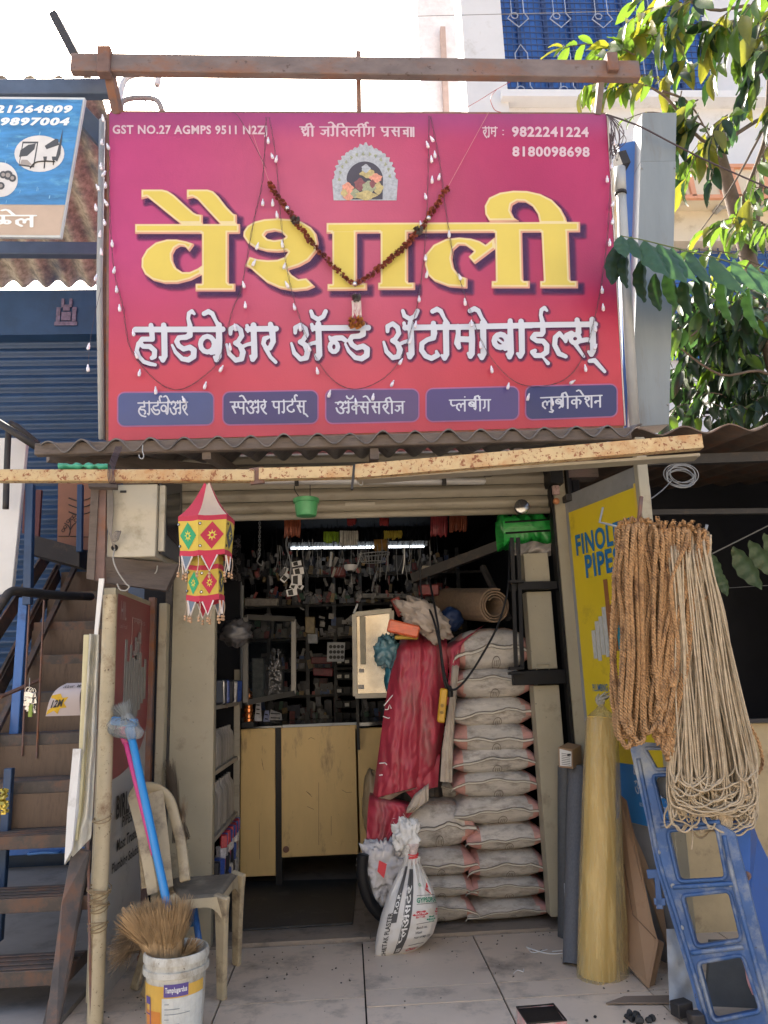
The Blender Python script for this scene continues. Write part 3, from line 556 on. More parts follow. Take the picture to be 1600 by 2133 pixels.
fairy('clear fairy lights down the left edge of the sign, looping under the first word', [[(222, 240), (232, 330), (230, 420), (240, 560), (258, 640), (275, 730), (330, 797), (380, 812), (440, 775), (462, 740), (485, 650), (505, 600), (528, 470), (548, 380), (556, 250)]],
      [(217, 245, 10), (216, 295, 0), (226, 305, 20), (214, 345, 0), (224, 362, -15), (204, 390, 20), (224, 385, 0), (202, 430, 10), (220, 420, 30), (220, 462, 10), (213, 485, 0), (237, 505, 0), (214, 522, 10), (243, 560, 0), (206, 575, -10), (246, 600, 10), (252, 638, 10), (190, 718, 0), (187, 762, 0), (280, 690, 10), (284, 735, 15), (295, 772, 0), (327, 808, 0), (382, 828, 20), (432, 798, -20), (467, 764, -25), (480, 718, 0), (490, 678, 10), (512, 632, 10), (507, 590, 10), (534, 545, -20), (540, 510, -20), (549, 420, 0), (569, 420, 0), (560, 292, 0), (566, 325, 15), (578, 330, -5), (577, 445, 0)], 1)
fairy('clear fairy light string looping across the middle of the sign under the garland', [[(562, 250), (575, 330), (588, 480), (600, 570), (620, 650), (650, 730), (690, 790), (740, 812), (800, 790), (838, 740), (868, 640), (884, 520), (890, 400), (893, 245)]],
      [(588, 505, 0), (595, 552, -5), (595, 590, 20), (612, 636, 10), (626, 678, 0), (641, 722, 20), (660, 768, 10), (689, 815, -20), (740, 832, 0), (778, 822, -10), (820, 795, -20), (838, 750, -30), (857, 705, -20), (866, 672, -10), (872, 620, 0), (885, 535, 0), (889, 568, -10), (895, 290, 20), (887, 300, 10), (904, 320, 0), (897, 330, 0), (899, 372, 0), (884, 408, 0), (874, 465, 10)], 2)
fairy('clear fairy light string looping across the right part of the sign to its right edge', [[(896, 245), (915, 340), (928, 440), (945, 540), (975, 640), (1010, 730), (1060, 790), (1110, 806), (1170, 795), (1210, 750), (1232, 680), (1250, 600), (1262, 500), (1268, 380), (1270, 260)]],
      [(915, 367, -10), (934, 485, 0), (954, 575, 10), (966, 625, 10), (980, 670, 0), (998, 715, 0), (1021, 765, 0), (1058, 800, -20), (1100, 822, -20), (1147, 832, 0), (1195, 795, -60), (1215, 762, 0), (1240, 720, -30), (1237, 680, -10), (1252, 636, 0), (1250, 600, 0), (1262, 550, 60), (1266, 502, 0), (1273, 460, -20), (1275, 424, -20), (1261, 372, -10), (1271, 345, -10), (1276, 295, 0)], 3)
# dried marigold garland
random.seed(4)
gar = T('flower_garland', 'V shaped garland of dried brown marigolds with silver beads hanging over the yellow word', 'garland', SP(740, 600, .03))
gp = [SP(x, y, .035) for x, y in ((560, 380), (575, 410), (600, 445), (640, 500), (690, 555), (738, 600))]; gq = [SP(x, y, .035) for x, y in ((738, 600), (790, 565), (840, 520), (872, 488), (900, 445), (932, 395))]
wr = MB(); wr.tube(arc(gp+gq[1:], 8), .0018, 4, caps=False); wr.tube([SP(520, 260, .01), gp[0]], .0012, 4); wr.tube([gq[-1], SP(1018, 235, .01)], .0014, 4); O('thread', wr, mat('thread', (.5, .25, .25), .8), gar)
def blossom(n=26, r=.014, seed=0):
    b = MB(); rr = random.Random(seed)
    for i in range(n):
        d = V((rr.gauss(0, 1), rr.gauss(0, 1), rr.gauss(0, .6))).normalized(); s = d.orthogonal().normalized()*r*.42; e = d*r*rr.uniform(.8, 1.1); c = d*r*.25; u = d.cross(s)*.6
        b.add([c-s*.5, c+s*.5, e+s+u, e-s-u, e*1.1], [(0, 1, 2, 3), (3, 2, 4)])
    return b
bl_me = [blossom(26, .0155, k).mesh('blossom') for k in range(3)]
m_mar = mat('dried_marigold', (.20, .045, .025), .8, v=.4, s=60, hv=.3); m_mar2 = mat('orange_marigold', (.42, .16, .03), .8, v=.3, s=60, hv=.3); m_lf = mat('withered_leaf', (.12, .10, .09), .8, v=.4, s=40)
for me in bl_me: me.materials.append(m_mar)
def along(pts, ds):
    out = []; acc = 0
    for a, b in zip(pts[:-1], pts[1:]):
        L = (b-a).length; t = (ds-acc)
        while t <= L: out.append(a.lerp(b, t/L)); t += ds
        acc = (acc+L) % ds
    return out
for c in along(arc(gp, 8)+arc(gq, 8), .030):
    M = Matrix.Translation(c+V((ru(-.004, .004), -.004, ru(-.004, .004)))) @ Matrix.Rotation(ru(0, 6), 4, 'Y') @ Matrix.Scale(ru(.95, 1.3), 4)
    place('blossom', random.choice(bl_me), None, M, gar)
sb = MB(); sb.lathe([(.0135*math.sin(math.pi*k/8), -.0135*math.cos(math.pi*k/8)) for k in range(1, 8)], n=12); sb_me = sb.mesh('silver_bead', smooth=True); m_sb = mat('silver_bead', (.6, .58, .6), .25, m=.8, b=.3, bs=400)
for x, y in ((600, 442), (891, 462), (739, 598)): place('silver_bead', sb_me, m_sb, Matrix.Translation(SP(x, y, .045)), gar)
big = blossom(60, .026, 9).mesh('leaf_rosette'); big.materials.append(m_lf)
for x, y in ((616, 466), (870, 487), (742, 626)): place('leaf_rosette', big, None, Matrix.Translation(SP(x, y, .045)), gar)
ts = MB()
for k in range(14):
    x = 733+k*1.4; ts.tube([SP(x, 632, .04), SP(x+ru(-1, 1)*2, 650, .045), SP(x+ru(-1, 1)*4, 668, .04)], .0022, 4)
O('white_tassel', ts, mat('jasmine_white', (.6, .52, .5), .8), gar)
bl2 = blossom(40, .02, 5).mesh('orange_blossom'); bl2.materials.append(m_mar2)
for x, y in ((732, 672), (748, 670), (733, 683), (745, 684), (752, 679)): place('orange_blossom', bl2, None, Matrix.Translation(SP(x, y, .045)), gar)
# ================================================================== ground and platform
m_tile = mat('floor_tile', (.64, .52, .40), .42, v=.07, s=5, d=(.24, .20, .16), da=.26, ds=3.5, d2=(.1, .085, .07), d2a=-.12, d2s=30, hv=.05)
m_street = mat('dusty_street', (.36, .31, .25), .9, v=.2, s=3, b=.4, bs=40)
b = MB(); b.box(-60, 60, -60, 60, -.5, -.30); S('street', 'grey dusty street in front of the shops', None, b, m_street, kind='structure')
fl = T('shop_floor', 'pale ceramic tiled platform in front of the shop', None, (0, 3.4, 0), kind='structure')
b = MB(); b.box(-2.6, 3.2, 2.3, 4.2, -.5, -.012); O('bedding', b, mat('grout', (.035, .03, .025), .95, spec=.1), fl)
xs = [-1.76, -1.16, -.56, .04, .60, 1.20, 1.80, 2.4]
tile_me = {}
def tile(x0, x1, y0, y1, z=0.0):
    k = (round(x1-x0, 3), round(y1-y0, 3))
    if k not in tile_me: t = MB(); t.box(.0035, x1-x0-.0035, .0035, y1-y0-.0035, -.011, 0); tile_me[k] = t.mesh('tile')
    place('tile', tile_me[k], m_tile, Matrix.Translation((x0, y0, z+ru(-.001, .0012))) @ Matrix.Rotation(ru(-.002, .002), 4, 'X'), fl)
for i in range(len(xs)-1):
    ys = [2.3, 2.9, 3.50, 4.19] if xs[i] < -.1 else [2.3, 2.8, 3.40, 3.57, 4.19]
    for y0, y1 in zip(ys[:-1], ys[1:]): tile(xs[i], xs[i+1], y0, y1)
m_inner = mat('inner_floor', (.26, .215, .17), .6, v=.15, s=5, d=(.1, .085, .07), da=.3, ds=5)
b = MB(); b.box(-1.12, 1.35, 4.2, 7.62, -.3, .008); S('inner_floor', 'dusty grey floor inside the shop behind the threshold', None, b, m_inner, kind='structure')
b = MB(); b.box(-.58, .08, 4.20, 4.30, .008, .018); b.box(.085, 1.0, 4.20, 4.33, .008, .016); S('threshold', 'worn pale threshold strip at the shop door', None, b, m_inner, kind='structure')
b = MB(); g = [G(478, 1937, .02), G(735, 1922, .02), G(744, 1830, .02), G(478, 1836, .02)]; b.slab(g, (0, 0, -.010)); S('rubber_mat', 'black worn rubber mat on the floor in front of the cream counter door', 'mat', b, mat('black_rubber', (.035, .035, .033), .6, v=.3, s=7, d=(.09, .08, .07), da=.2, ds=8, b=.3), bevel=.003)
b = MB(); b.box(-6, 6, -.5, 2.3, -.5, -.29); S('pavement', 'dusty concrete pavement below the tiled platform', None, b, m_conc, kind='structure')
b = MB(); b.box(-6, -1.16, 3.3, 5.7, -.45, .02); S('side_landing', 'grey concrete landing under the steel stair', None, b, m_conc, kind='structure')
b = MB(); b.box(1.8, 6, 2.3, 6, -.45, -.02); S('side_ground', 'grey concrete ground beside the shop', None, b, m_conc, kind='structure')
# ================================================================== shop building
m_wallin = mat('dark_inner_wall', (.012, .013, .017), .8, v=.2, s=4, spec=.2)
shop = T('shop_building', 'small hardware shop building with open cream roller shutter front', 'shop', (.1, 5.5, 0))
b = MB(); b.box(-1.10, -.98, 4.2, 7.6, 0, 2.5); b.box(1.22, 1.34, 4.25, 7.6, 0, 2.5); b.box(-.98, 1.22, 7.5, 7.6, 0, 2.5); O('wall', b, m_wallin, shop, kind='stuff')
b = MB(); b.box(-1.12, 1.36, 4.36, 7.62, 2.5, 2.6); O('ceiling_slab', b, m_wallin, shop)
b = MB(); b.box(-1.25, 1.5, 4.24, 4.36, 2.40, 2.62); O('lintel', b, m_oldwood, shop)
b = MB(); A = P(355, 1170, 4.2); b.box(-.955, -.715, 4.2, 4.27, 0, 2.13); O('front_pier', b, m_cream, shop, bevel=.003)
# roller shutter: curtain slats drawn half up
zb = P(800, 1076, 4.2).z
sh_ = T('roller_shutter', 'cream roller shutter rolled up above the dark shop opening', 'shutter', (.1, 4.2, zb))
for i in range(5):
    z = zb+.035+i*.072; b = MB()
    b.grid(lambda u, v: (-.955+u*2.16, 4.205+.010*math.cos(v*math.pi*2)-.006*(1 if .1 < v < .9 else 0), z+v*.068), 1, 8); b.box(-.955, 1.205, 4.222, 4.228, z+.001, z+.067)
    O('slat', b, m_cream2, sh_, smooth=50)
b = MB(); b.tube([(-.955, 4.19, zb+.012), (1.205, 4.19, zb+.012)], .020, 10); O('bottom_rail', b, m_cream2, sh_, smooth=True)
b = MB(); c = P(750, 1050, 4.185); b.box(c.x-.085, c.x+.085, c.y-.004, c.y, c.z-.010, c.z+.010); O('lift_handle_plate', b, mat('handle_plate', (.40, .36, .29), .4, d=RUST, da=.1, ds=20), sh_, bevel=.002)
b = MB()
for x in (-.965, 1.205): b.box(x-.012, x+.022, 4.17, 4.24, .0, 2.35)
O('guide_channel', b, m_dark, sh_, kind='stuff')
b = MB(); b.box(-.97, 1.22, 4.21, 4.36, zb+.395, 2.46); O('shutter_hood', b, mat('hood', (.12, .115, .105), .6, v=.2), sh_)
# tube light fitting under the awning
a, c = P(528, 1002, 4.13), P(1010, 1003, 4.13)
tl = T('tube_light', 'white unlit tube light batten fixed above the roller shutter', 'light', a)
b = MB(); b.beam(a, c, .03, .030); O('batten', b, mat('batten_white', (.55, .55, .54), .45), tl, bevel=.003)
b = MB(); d = V((0, -.025, -.004)); b.tube([a+d, c+d], .0085, 8); O('tube', b, m_whitepl, tl, smooth=True)
for q in (618, 925):
    b = MB(); p = P(q, 1000, 4.10); b.box(p.x-.011, p.x+.011, 4.085, 4.12, p.z-.03, p.z+.045); O('bracket', b, m_dark, tl)
# right pier: cream box columns with black steel bands
pr = T('cream_pier', 'cream steel box pier with two black bands standing right of the cement bags', 'pillar', (1.08, 4.2, 0))
def zz(y): return P(1120, y, 4.2).z
for y0, y1 in ((1152, 1214), (1232, 1394), (1428, 1912)):
    b = MB(); b.box(1.008, 1.150, 4.20, 4.30, max(.02, zz(y1)), zz(y0)); O('column_section', b, m_cream, pr, bevel=.003)
for y0, y1, xl in ((1213, 1230, 1063), (1396, 1426, 1068)):
    p = P(xl, y0, 4.16); b = MB(); b.box(p.x, 1.19, 4.155, 4.205, zz(y1), zz(y0)); O('black_band', b, m_black, pr, bevel=.003)
b = MB(); p0, p1 = P(1140, 1385, 4.196), P(1116, 1396, 4.196); b.tube([P(1118, 1398, 4.19), P(1118, 1383, 4.19), P(1144, 1383, 4.19), P(1144, 1398, 4.19)], .0025, 5); O('pull_handle', b, m_cream, pr)
gt = T('gate_rail', 'black vertical double gate rail in front of the upper cement bags', 'gate rail', P(1085, 1395, 4.12))
for q in (1066, 1079): b = MB(); b.beam(P(q, 1120, 4.14), P(q+9, 1392, 4.14), .018, .02); O('bar', b, m_black, gt)
for y in (1212, 1392, 1402):
    b = MB(); p = P(1078, y, 4.13); b.box(p.x-.05, p.x+.03, 4.10, 4.15, p.z-.008, p.z+.008); O('clamp', b, m_black, gt, bevel=.002)
# right jamb posts
b = MB(); b.box(1.19, 1.262, 4.13, 4.22, 0, 2.45); S('jamb_post', 'cream paint flaked door post between the roller shutter and the yellow board', 'post', b, m_cream, bevel=.004)
b = MB(); b.box(1.175, 1.188, 4.125, 4.2, 0, 2.45); b.box(1.264, 1.276, 4.09, 4.14, 0, 2.5); S('guide_strip', 'black steel guide strips either side of the flaked cream door post', 'steel strip', b, m_black)
# left jamb frames
b = MB(); p = P(352, 1400, 4.14); b.box(-.995, -.952, 4.10, 4.18, 0, 1.72); S('jamb_post', 'narrow cream post with cracked paint left of the smooth cream pier', 'post', b, m_cream, bevel=.004)
b = MB(); b.box(-1.045, -1.012, 4.08, 4.13, 0, 1.75); S('rusty_angle', 'dark rusty steel angle standing behind the red pipe board', 'steel angle', b, m_rust, bevel=.003)
# ================================================================== awning
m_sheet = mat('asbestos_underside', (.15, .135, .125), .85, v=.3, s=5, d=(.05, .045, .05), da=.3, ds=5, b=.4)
def corr(x0, x1, y0, y1, zf, zbk, pitch, amp, ang=0, nz=12, jag=0.0):
    b = MB(); n = int((x1-x0)/pitch*nz)
    def f(u, v):
        x = x0+(x1-x0)*u; y = y0+(y1-y0)*v
        return (x, y+jag*mnoise.noise(V((x*9, 0, 0)))*(1-v), zf(x)+(zbk-0)*v+amp*math.sin(2*math.pi*x/pitch))
    b.grid(f, n, 4)
    k = len(b.v); vs = [(x, y, z+.007) for x, y, z in b.v]; fs = [tuple(reversed([i for i in q])) for q in b.f]; b.add(vs, fs)
    W = n+1
    b.add([], [], 0)
    for i in range(n): b.f.append((i, i+k, i+1+k, i+1)); b.m.append(0)
    return b
aL, aR = P(85, 932, 3.3), P(1330, 897, 3.3)
zf = lambda x: aL.z+(aR.z-aL.z)*(x-aL.x)/(aR.x-aL.x)
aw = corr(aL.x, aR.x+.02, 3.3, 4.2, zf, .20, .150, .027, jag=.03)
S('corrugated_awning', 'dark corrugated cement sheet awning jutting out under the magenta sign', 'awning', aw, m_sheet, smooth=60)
b = MB(); b.beam(P(75, 938, 3.34), P(1312, 905, 3.34), .04, .055); S('awning_purlin', 'dark old timber purlin right under the front edge of the corrugated awning', 'beam', b, m_oldwood, bevel=.004)
b = MB(); b.beam(P(100, 948, 3.5), P(530, 990, 4.15), .05, .06); S('awning_rafter', 'dark timber rafter slanting back from the left corner of the awning', 'beam', b, m_oldwood)
for x in (430, 780, 1080): b = MB(); b.beam(P(x, 945, 3.35), P(x*.8+150, 985, 4.2), .04, .05); S('awning_rafter', {430: 'short timber rafter under the awning above the cloth lantern', 780: 'short timber rafter under the awning above the green pot', 1080: 'short timber rafter under the awning above the green bag'}[x], 'beam', b, m_oldwood)
b = MB(); p, q = P(-30, 992, 3.2), P(531, 992, 3.2); b.beam(p, q, .045, .052); S('awning_beam', 'long cream steel beam freckled with rust, crossing the left half of the shop front', 'steel beam', b, m_rustcream, bevel=.004)
bm_ = T('awning_beam', 'cream rusty steel beam rising to the right under the awning', 'steel beam', P(545, 990, 3.2))
b = MB(); b.beam(P(541, 989, 3.2), P(752, 984, 3.18), .045, .050); b.beam(P(740, 984, 3.175), P(1460, 921, 3.0), .045, .060); O('beam_body', b, m_rustcream, bm_, kind='stuff')
b = MB(); b.beam(P(745, 1002, 3.23), P(1452, 952, 3.06), .08, .012); O('bottom_plank', b, m_cream2, bm_)
b = MB(); b.beam(P(534, 975, 3.2), P(537, 1008, 3.2), .02, .06); O('joint_plate', b, m_rust, bm_)
b = MB(); b.beam(P(738, 968, 3.16), P(733, 1020, 3.16), .022, .01); S('hanging_strap', 'short dark strap hanging from the beam above the shop opening', 'strap', b, m_dark)
for x, y in ((297, 940), (753, 995)):
    b = MB(); p = P(x, y, 3.22); b.tube(arc([p+V((0, 0, .03)), p, p+V((.006, 0, -.02)), p+V((0, 0, -.034)), p+V((-.012, 0, -.028)), p+V((-.014, 0, -.015))]), .0022, 5)
    S('wire_hook', 'small pale wire hook dangling under the awning %s' % ('near its left end' if x < 500 else 'over the centre of the shutter'), 'hook', b, m_pvc)
b = MB()
for k in range(5):
    x = 232+k*3; b.tube(arc([P(x+10, 930, 3.30), P(x-6, 975, 3.17), P(x-4, 1005, 3.16), P(x+8, 1008, 3.22)]), .0018, 4)
S('binding_wire', 'loops of dark binding wire tied round the rust freckled beam', 'wire', b, m_wire)
b = MB(); p = P(125, 975, 3.2); q = P(228, 976, 3.2)
def gp_(u, v): 
    c = p.lerp(q, u); a = 2*math.pi*v; return c+V((0, .03*math.cos(a), .012*math.sin(a)*(1+.4*math.sin(u*23))+.006+.004*math.sin(u*31+a)))
b.grid(gp_, 20, 8); S('green_packet', 'crumpled green plastic packet lying on top of the rusty beam', 'packet', b, mat('green_film', (.04, .28, .18), .3, v=.3, s=30), smooth=True)
# right neighbour awning
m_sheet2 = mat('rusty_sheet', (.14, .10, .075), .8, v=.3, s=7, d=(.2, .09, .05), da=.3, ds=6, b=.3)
zr = lambda x: P(1480, 897, 3.45).z+.03*(x-1.6)
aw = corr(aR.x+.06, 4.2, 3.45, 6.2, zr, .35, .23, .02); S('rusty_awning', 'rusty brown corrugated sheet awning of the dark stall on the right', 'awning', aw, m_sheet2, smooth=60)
b = MB(); b.beam(P(1330, 962, 3.7), P(1650, 950, 3.7), .04, .05); S('stall_beam', 'dark steel beam at the top of the dark stall on the right', 'beam', b, m_dark)
# ================================================================== right stall
m_ywall = mat('ochre_plaster', (.42, .33, .19), .8, v=.12, s=6, d=(.15, .11, .07), da=.17, ds=5, b=.3, bs=40)
st_ = T('dark_stall', 'dark open stall with a low ochre plastered wall beyond the hanging ropes', 'stall', (2.4, 5, 0))
b = MB(); b.box(1.47, 4.2, 4.05, 4.17, -.02, P(1560, 1508, 4.05).z); O('low_wall', b, m_ywall, st_)
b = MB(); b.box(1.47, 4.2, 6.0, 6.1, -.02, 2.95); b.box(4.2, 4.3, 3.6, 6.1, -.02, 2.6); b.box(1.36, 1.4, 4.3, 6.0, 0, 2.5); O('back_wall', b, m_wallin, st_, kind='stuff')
b = MB(); b.beam(P(1340, 1068, 4.1), P(1660, 1064, 4.1), .03, .03); b.beam(P(1480, 1502, 4.04), P(1660, 1500, 4.04), .05, .02); O('dark_rail', b, m_dark, st_, kind='stuff')
# ================================================================== posts on the right side of the sign
gp4 = [P(1338, 234, 3.80), P(1410, 234, 3.80), P(1393, 884, 3.98), P(1315, 890, 3.98)]
gc = T('grey_column', 'tall grey clad square column just right of the magenta sign', 'column', gp4[3])
m_ = [gp4[0].lerp(gp4[3], .165), gp4[1].lerp(gp4[2], .165)]
b = MB(); b.slab([gp4[0], m_[0], m_[1], gp4[1]][::1], (0, .14, 0)); O('upper_cladding', b, m_greyp, gc, bevel=.003)
b = MB(); d = V((0, -.006, -.002)); b.slab([m_[0]+d, gp4[3]+d, gp4[2]+d, m_[1]+d], (0, .15, 0)); O('lower_cladding', b, m_greyp, gc, bevel=.003)
for a, c in ((.03, .03), (.97, .03), (.05, .97), (.95, .93)):
    p = m_[0].lerp(m_[1], a).lerp(gp4[3].lerp(gp4[2], a), c); b = MB(); b.lathe([(.006, 0), (.006, .004), (.003, .006)], p+V((0, -.008, 0)), 8, Matrix.Rotation(R_(90), 3, 'X')); O('rivet', b, m_grey, gc)
b = MB(); q = [P(1290, 300, 3.95), P(1338, 290, 3.9), P(1322, 890, 4.05), P(1300, 890, 4.05)]; b.slab(q, (0, .05, 0)); S('blue_board', 'bright blue painted panel strip between the sign and the grey column', 'panel', b, mat('bright_blue', (.04, .15, .42), .5, v=.1))
pv = T('pvc_pipe', 'grey white plastic drain pipe running down between the sign and the grey column', 'pipe', P(1320, 890, 3.9))
b = MB(); b.tube([P(1291, 352, 3.80), P(1298, 480, 3.83), P(1322, 890, 3.93)], .0285, 14); O('pipe_run', b, m_pvc, pv, smooth=True)
b = MB(); b.tube([P(1291, 350, 3.798), P(1293, 398, 3.808)], .032, 14); O('coupling', b, m_pvc, pv, smooth=True)
b = MB(); b.tube([P(1293, 400, 3.80), P(1293.2, 404, 3.80)], .034, 12); O('clip', b, m_dark, pv)
b = MB(); b.beam(P(1290, 325, 3.82), P(1300, 350, 3.82), .09, .05); O('dark_collar', b, m_dark, pv)
# cables at the sign's upper right corner
random.seed(11)
b = MB()
for k in range(9):
    x = 1272+k*3; b.tube(arc([P(1268, 240, 3.7), P(x+ru(-4, 10), 262+ru(-6, 14), 3.7), P(x+ru(0, 14), 300+ru(-10, 10), 3.72), P(1275+ru(-6, 10), 330+ru(-20, 5), 3.75), P(1272+ru(-4, 6), 280+ru(-15, 10), 3.7)]), .0025, 4)
S('cable_tangle', 'tangle of thin black cables at the upper right corner of the sign', 'cables', b, m_wire)
b = MB(); b.tube(arc([P(1262, 238, 3.7), P(1330, 262, 3.75), P(1400, 298, 3.78), P(1480, 338, 3.9), P(1620, 400, 4.1)]), .0055, 6); S('black_cable', 'thick black cable sagging from the sign corner across to the right', 'cable', b, m_wire)
b = MB(); b.tube(arc([P(965, 228, 3.7), P(1000, 208, 3.7), P(1035, 186, 3.7), P(1068, 168, 3.7)]), .002, 4); b.tube(arc([P(1035, 186, 3.7), P(1022, 205, 3.7), P(1030, 228, 3.7), P(1044, 234, 3.7)]), .002, 4); S('loose_wire', 'loose red and black wires above the top edge of the sign', 'wire', b, mat('red_wire', (.35, .06, .05), .5))
b = MB(); b.tube(arc([P(458, 150, 3.62), P(456, 185, 3.65), P(480, 228, 3.7), P(500, 248, 3.7), P(555, 350, 3.68)]), .0014, 4); S('loose_wire', 'thin frayed twine dangling from the rusty crossbar to the sign', 'wire', b, m_wire)
# ================================================================== white house on the right, behind
m_house = mat('house_white', (.72, .73, .74), .8, v=.05, s=2, d=(.5, .49, .46), da=.1, ds=2)
m_housec = mat('house_cream', (.66, .60, .46), .8, v=.06, s=2, d=(.4, .34, .22), da=.12, ds=3)
m_peach = mat('peach_trim', (.66, .33, .20), .8, v=.06); m_bglass = mat('blue_window', (.05, .16, .50), .3, v=.25, s=3); m_grille = mat('blue_grille', (.05, .09, .22), .5)
hs = T('white_house', 'tall white house with blue grilled windows and peach trim behind the tree', 'house', (4.5, 9.5, -.3))
Y = 9.0
def bx(x0, y0, x1, y1, Y, th, m, nm, yq=None, bev=0):
    a = P(x0, y0, Y); c = P(x1, y1, Y); e = P(x0, y1, Y); f = P(x1, y0, Y); b = MB(); b.slab([a, e, c, f], (0, th, 0)); return O(nm, b, m, hs, bevel=bev)
a = P(948, -160, Y); b = MB(); b.box(a.x, P(1042, 0, Y).x, Y, Y+.5, -.3, a.z); O('corner_column', b, m_house, hs)
b = MB(); xr = 9.5; b.box(P(1042, 100, Y).x, xr, Y+.1, Y+.3, P(1200, 240, Y).z-1.0, P(1200, 206, Y).z); O('wall', b, m_house, hs)
b = MB(); b.box(P(1042, 100, Y).x, xr, Y+.35, Y+.5, -.3, P(1200, -200, Y).z); O('back_wall', b, m_house, hs)
b = MB(); b.box(P(1042, 205, Y).x, xr, Y-.12, Y+.1, P(1200, 214, Y).z, P(1200, 200, Y).z); O('sill', b, m_house, hs)
wd = MB(); p0 = P(1045, 205, Y); p1 = P(1460, -60, Y); wd.box(p0.x, p1.x, Y+.28, Y+.32, p0.z-.06, p1.z); wo = O('window', wd, m_bglass, hs)
g = MB(); zt, zl = p1.z, p0.z+.05
for k in range(9): x = p0.x+(p1.x-p0.x)*k/8; g.box(x-.025, x+.025, Y+.20, Y+.26, zl-.1, zt)
z = zl
while z < zt: g.box(p0.x, p1.x, Y+.09, Y+.105, z-.006, z+.006); z += .105
for k in range(36): x = p0.x+(p1.x-p0.x)*k/36; g.box(x-.006, x+.006, Y+.105, Y+.12, zl, zt)
O('grille', g, m_grille, wo, kind='stuff')
g = MB()
for k in range(4):
    cx = p0.x+.35+k*.62
    for dz in (1.45, .2):
        zc = zl+dz; hw = .09
        g.tube([(cx-hw, Y+.05, zc+.55), (cx, Y+.05, zc+.70), (cx+hw, Y+.05, zc+.55), (cx+hw, Y+.05, zc+.0), (cx+hw*1.7, Y+.05, zc-.1), (cx, Y+.05, zc-.25), (cx-hw*1.7, Y+.05, zc-.1), (cx-hw, Y+.05, zc)], .009, 4, closed=True)
        g.tube([(cx-.05+.05*math.cos(a), Y+.05, zc-.05+.05*math.sin(a)) for a in [q*math.pi/5 for q in range(10)]], .007, 4, closed=True)
O('grille_ornament', g, mat('grille_white', (.35, .4, .5), .5), wo, kind='stuff')
Y2 = 8.3; pb = P(1350, 415, Y2); pt = P(1350, 345, Y2)
b = MB(); b.box(P(1270, 300, Y2).x, xr, Y2, Y2+.7, pb.z, pt.z+.02); O('balcony_band', b, m_housec, hs)
b = MB()
def bar2(pa, pb_, w): b.beam(P(*pa, Y2-.02), P(*pb_, Y2-.02), .05, w)
for pp in (((1290, 346), (1700, 348), .05), ((1290, 412), (1700, 410), .05), ((1402, 350), (1424, 410), .06), ((1432, 350), (1446, 410), .06), ((1498, 350), (1510, 410), .08), ((1522, 352), (1540, 410), .06), ((1590, 352), (1598, 410), .06), ((1360, 350), (1380, 410), .06)): bar2(*pp)
O('balcony_trim', b, m_peach, hs, kind='stuff')
b = MB(); b.box(P(1270, 300, Y2).x, xr, Y2+.25, Y2+.55, P(1500, 478, Y2).z, pb.z-.002); O('soffit_wall', b, m_housec, hs)
b = MB(); b.box(P(1270, 300, Y2).x, xr, Y2+.6, Y2+.7, -.3, P(1500, 478, Y2).z-.002); O('lower_wall', b, m_house, hs)
b = MB(); q0 = P(1400, 745, 8.8); q1 = P(1640, 490, 8.8); b.box(q0.x, q1.x, 8.85, 8.88, q0.z, q1.z); wo2 = O('window', b, m_bglass, hs)
g = MB(); z = q0.z
while z < q1.z: g.box(q0.x, q1.x, 8.7, 8.715, z-.007, z+.007); z += .11
for k in range(14): x = q0.x+(q1.x-q0.x)*k/14; g.box(x-.007, x+.007, 8.72, 8.735, q0.z, q1.z)
g.box(q0.x, q1.x, 8.60, 8.70, q1.z-.02, q1.z+.03)
O('grille', g, m_grille, wo2, kind='stuff')
b = MB(); p = P(1490, 440, Y2+.25); b.tube([p+V((0, .02, 0)), p+V((0, -.12, -.02))], .045, 10); b.tube([p+V((0, -.06, 0)), p+V((.11, -.10, .01))], .03, 8); O('outlet_pipe', b, m_pvc, hs, smooth=True, kind='stuff')
b = MB()
for y in (830, 862): b.beam(P(1395, y, 5.5), P(1640, y-10, 5.5), .02, .025)
S('fence_rails', 'two dark horizontal rails seen through the lower leaves', 'railing', b, m_dark)
# pale far building at the left of the house
fb = T('pale_building', 'very pale pinkish building edge rising behind the middle of the sign', 'building', P(905, 235, 13))
b = MB(); b.box(P(873, 100, 13).x, P(1000, 100, 13).x, 13, 16, -.3, P(900, -80, 13).z); O('wall', b, mat('pale_pink', (.80, .74, .72), .8), fb)
b = MB(); b.beam(P(922, 60, 12.9), P(930, 240, 12.9), .12, .1); O('corner_trim', b, mat('pale_brown', (.5, .36, .3), .8), fb)
# street side opposite: what the mirror shows, and the bounce light
m_owin = mat('opposite_window', (.05, .07, .10), .3)
op = T('opposite_wall', 'sunlit cream compound wall and building across the street', 'building', (0, -11, -.3))
b = MB(); b.box(-14, 14, -13, -12, -.3, 5.5); O('wall', b, mat('sunlit_cream', (.42, .35, .25), .8, v=.1, s=1), op)
for k in range(12): b = MB(); b.box(-9.6+k*1.6, -8.9+k*1.6, -12, -11.96, 1.1+(k % 2)*.1, 2.6); O('window', b, m_owin, op)
for k in range(10): b = MB(); b.box(-8.6+k*1.9, -8.4+k*1.9, -11.9, -11.6, -.3, 4.2); O('pillar', b, m_house, op)
b = MB()
for k in range(60): b.box(-9+k*.3, -8.96+k*.3, -10.03, -10, .3, 1.6)
b.box(-9, 9, -10.04, -9.99, 1.55, 1.62); b.box(-9, 9, -10.1, -9.9, -.3, .3); O('railing', b, mat('pale_rail', (.5, .5, .48), .6), op, kind='stuff')
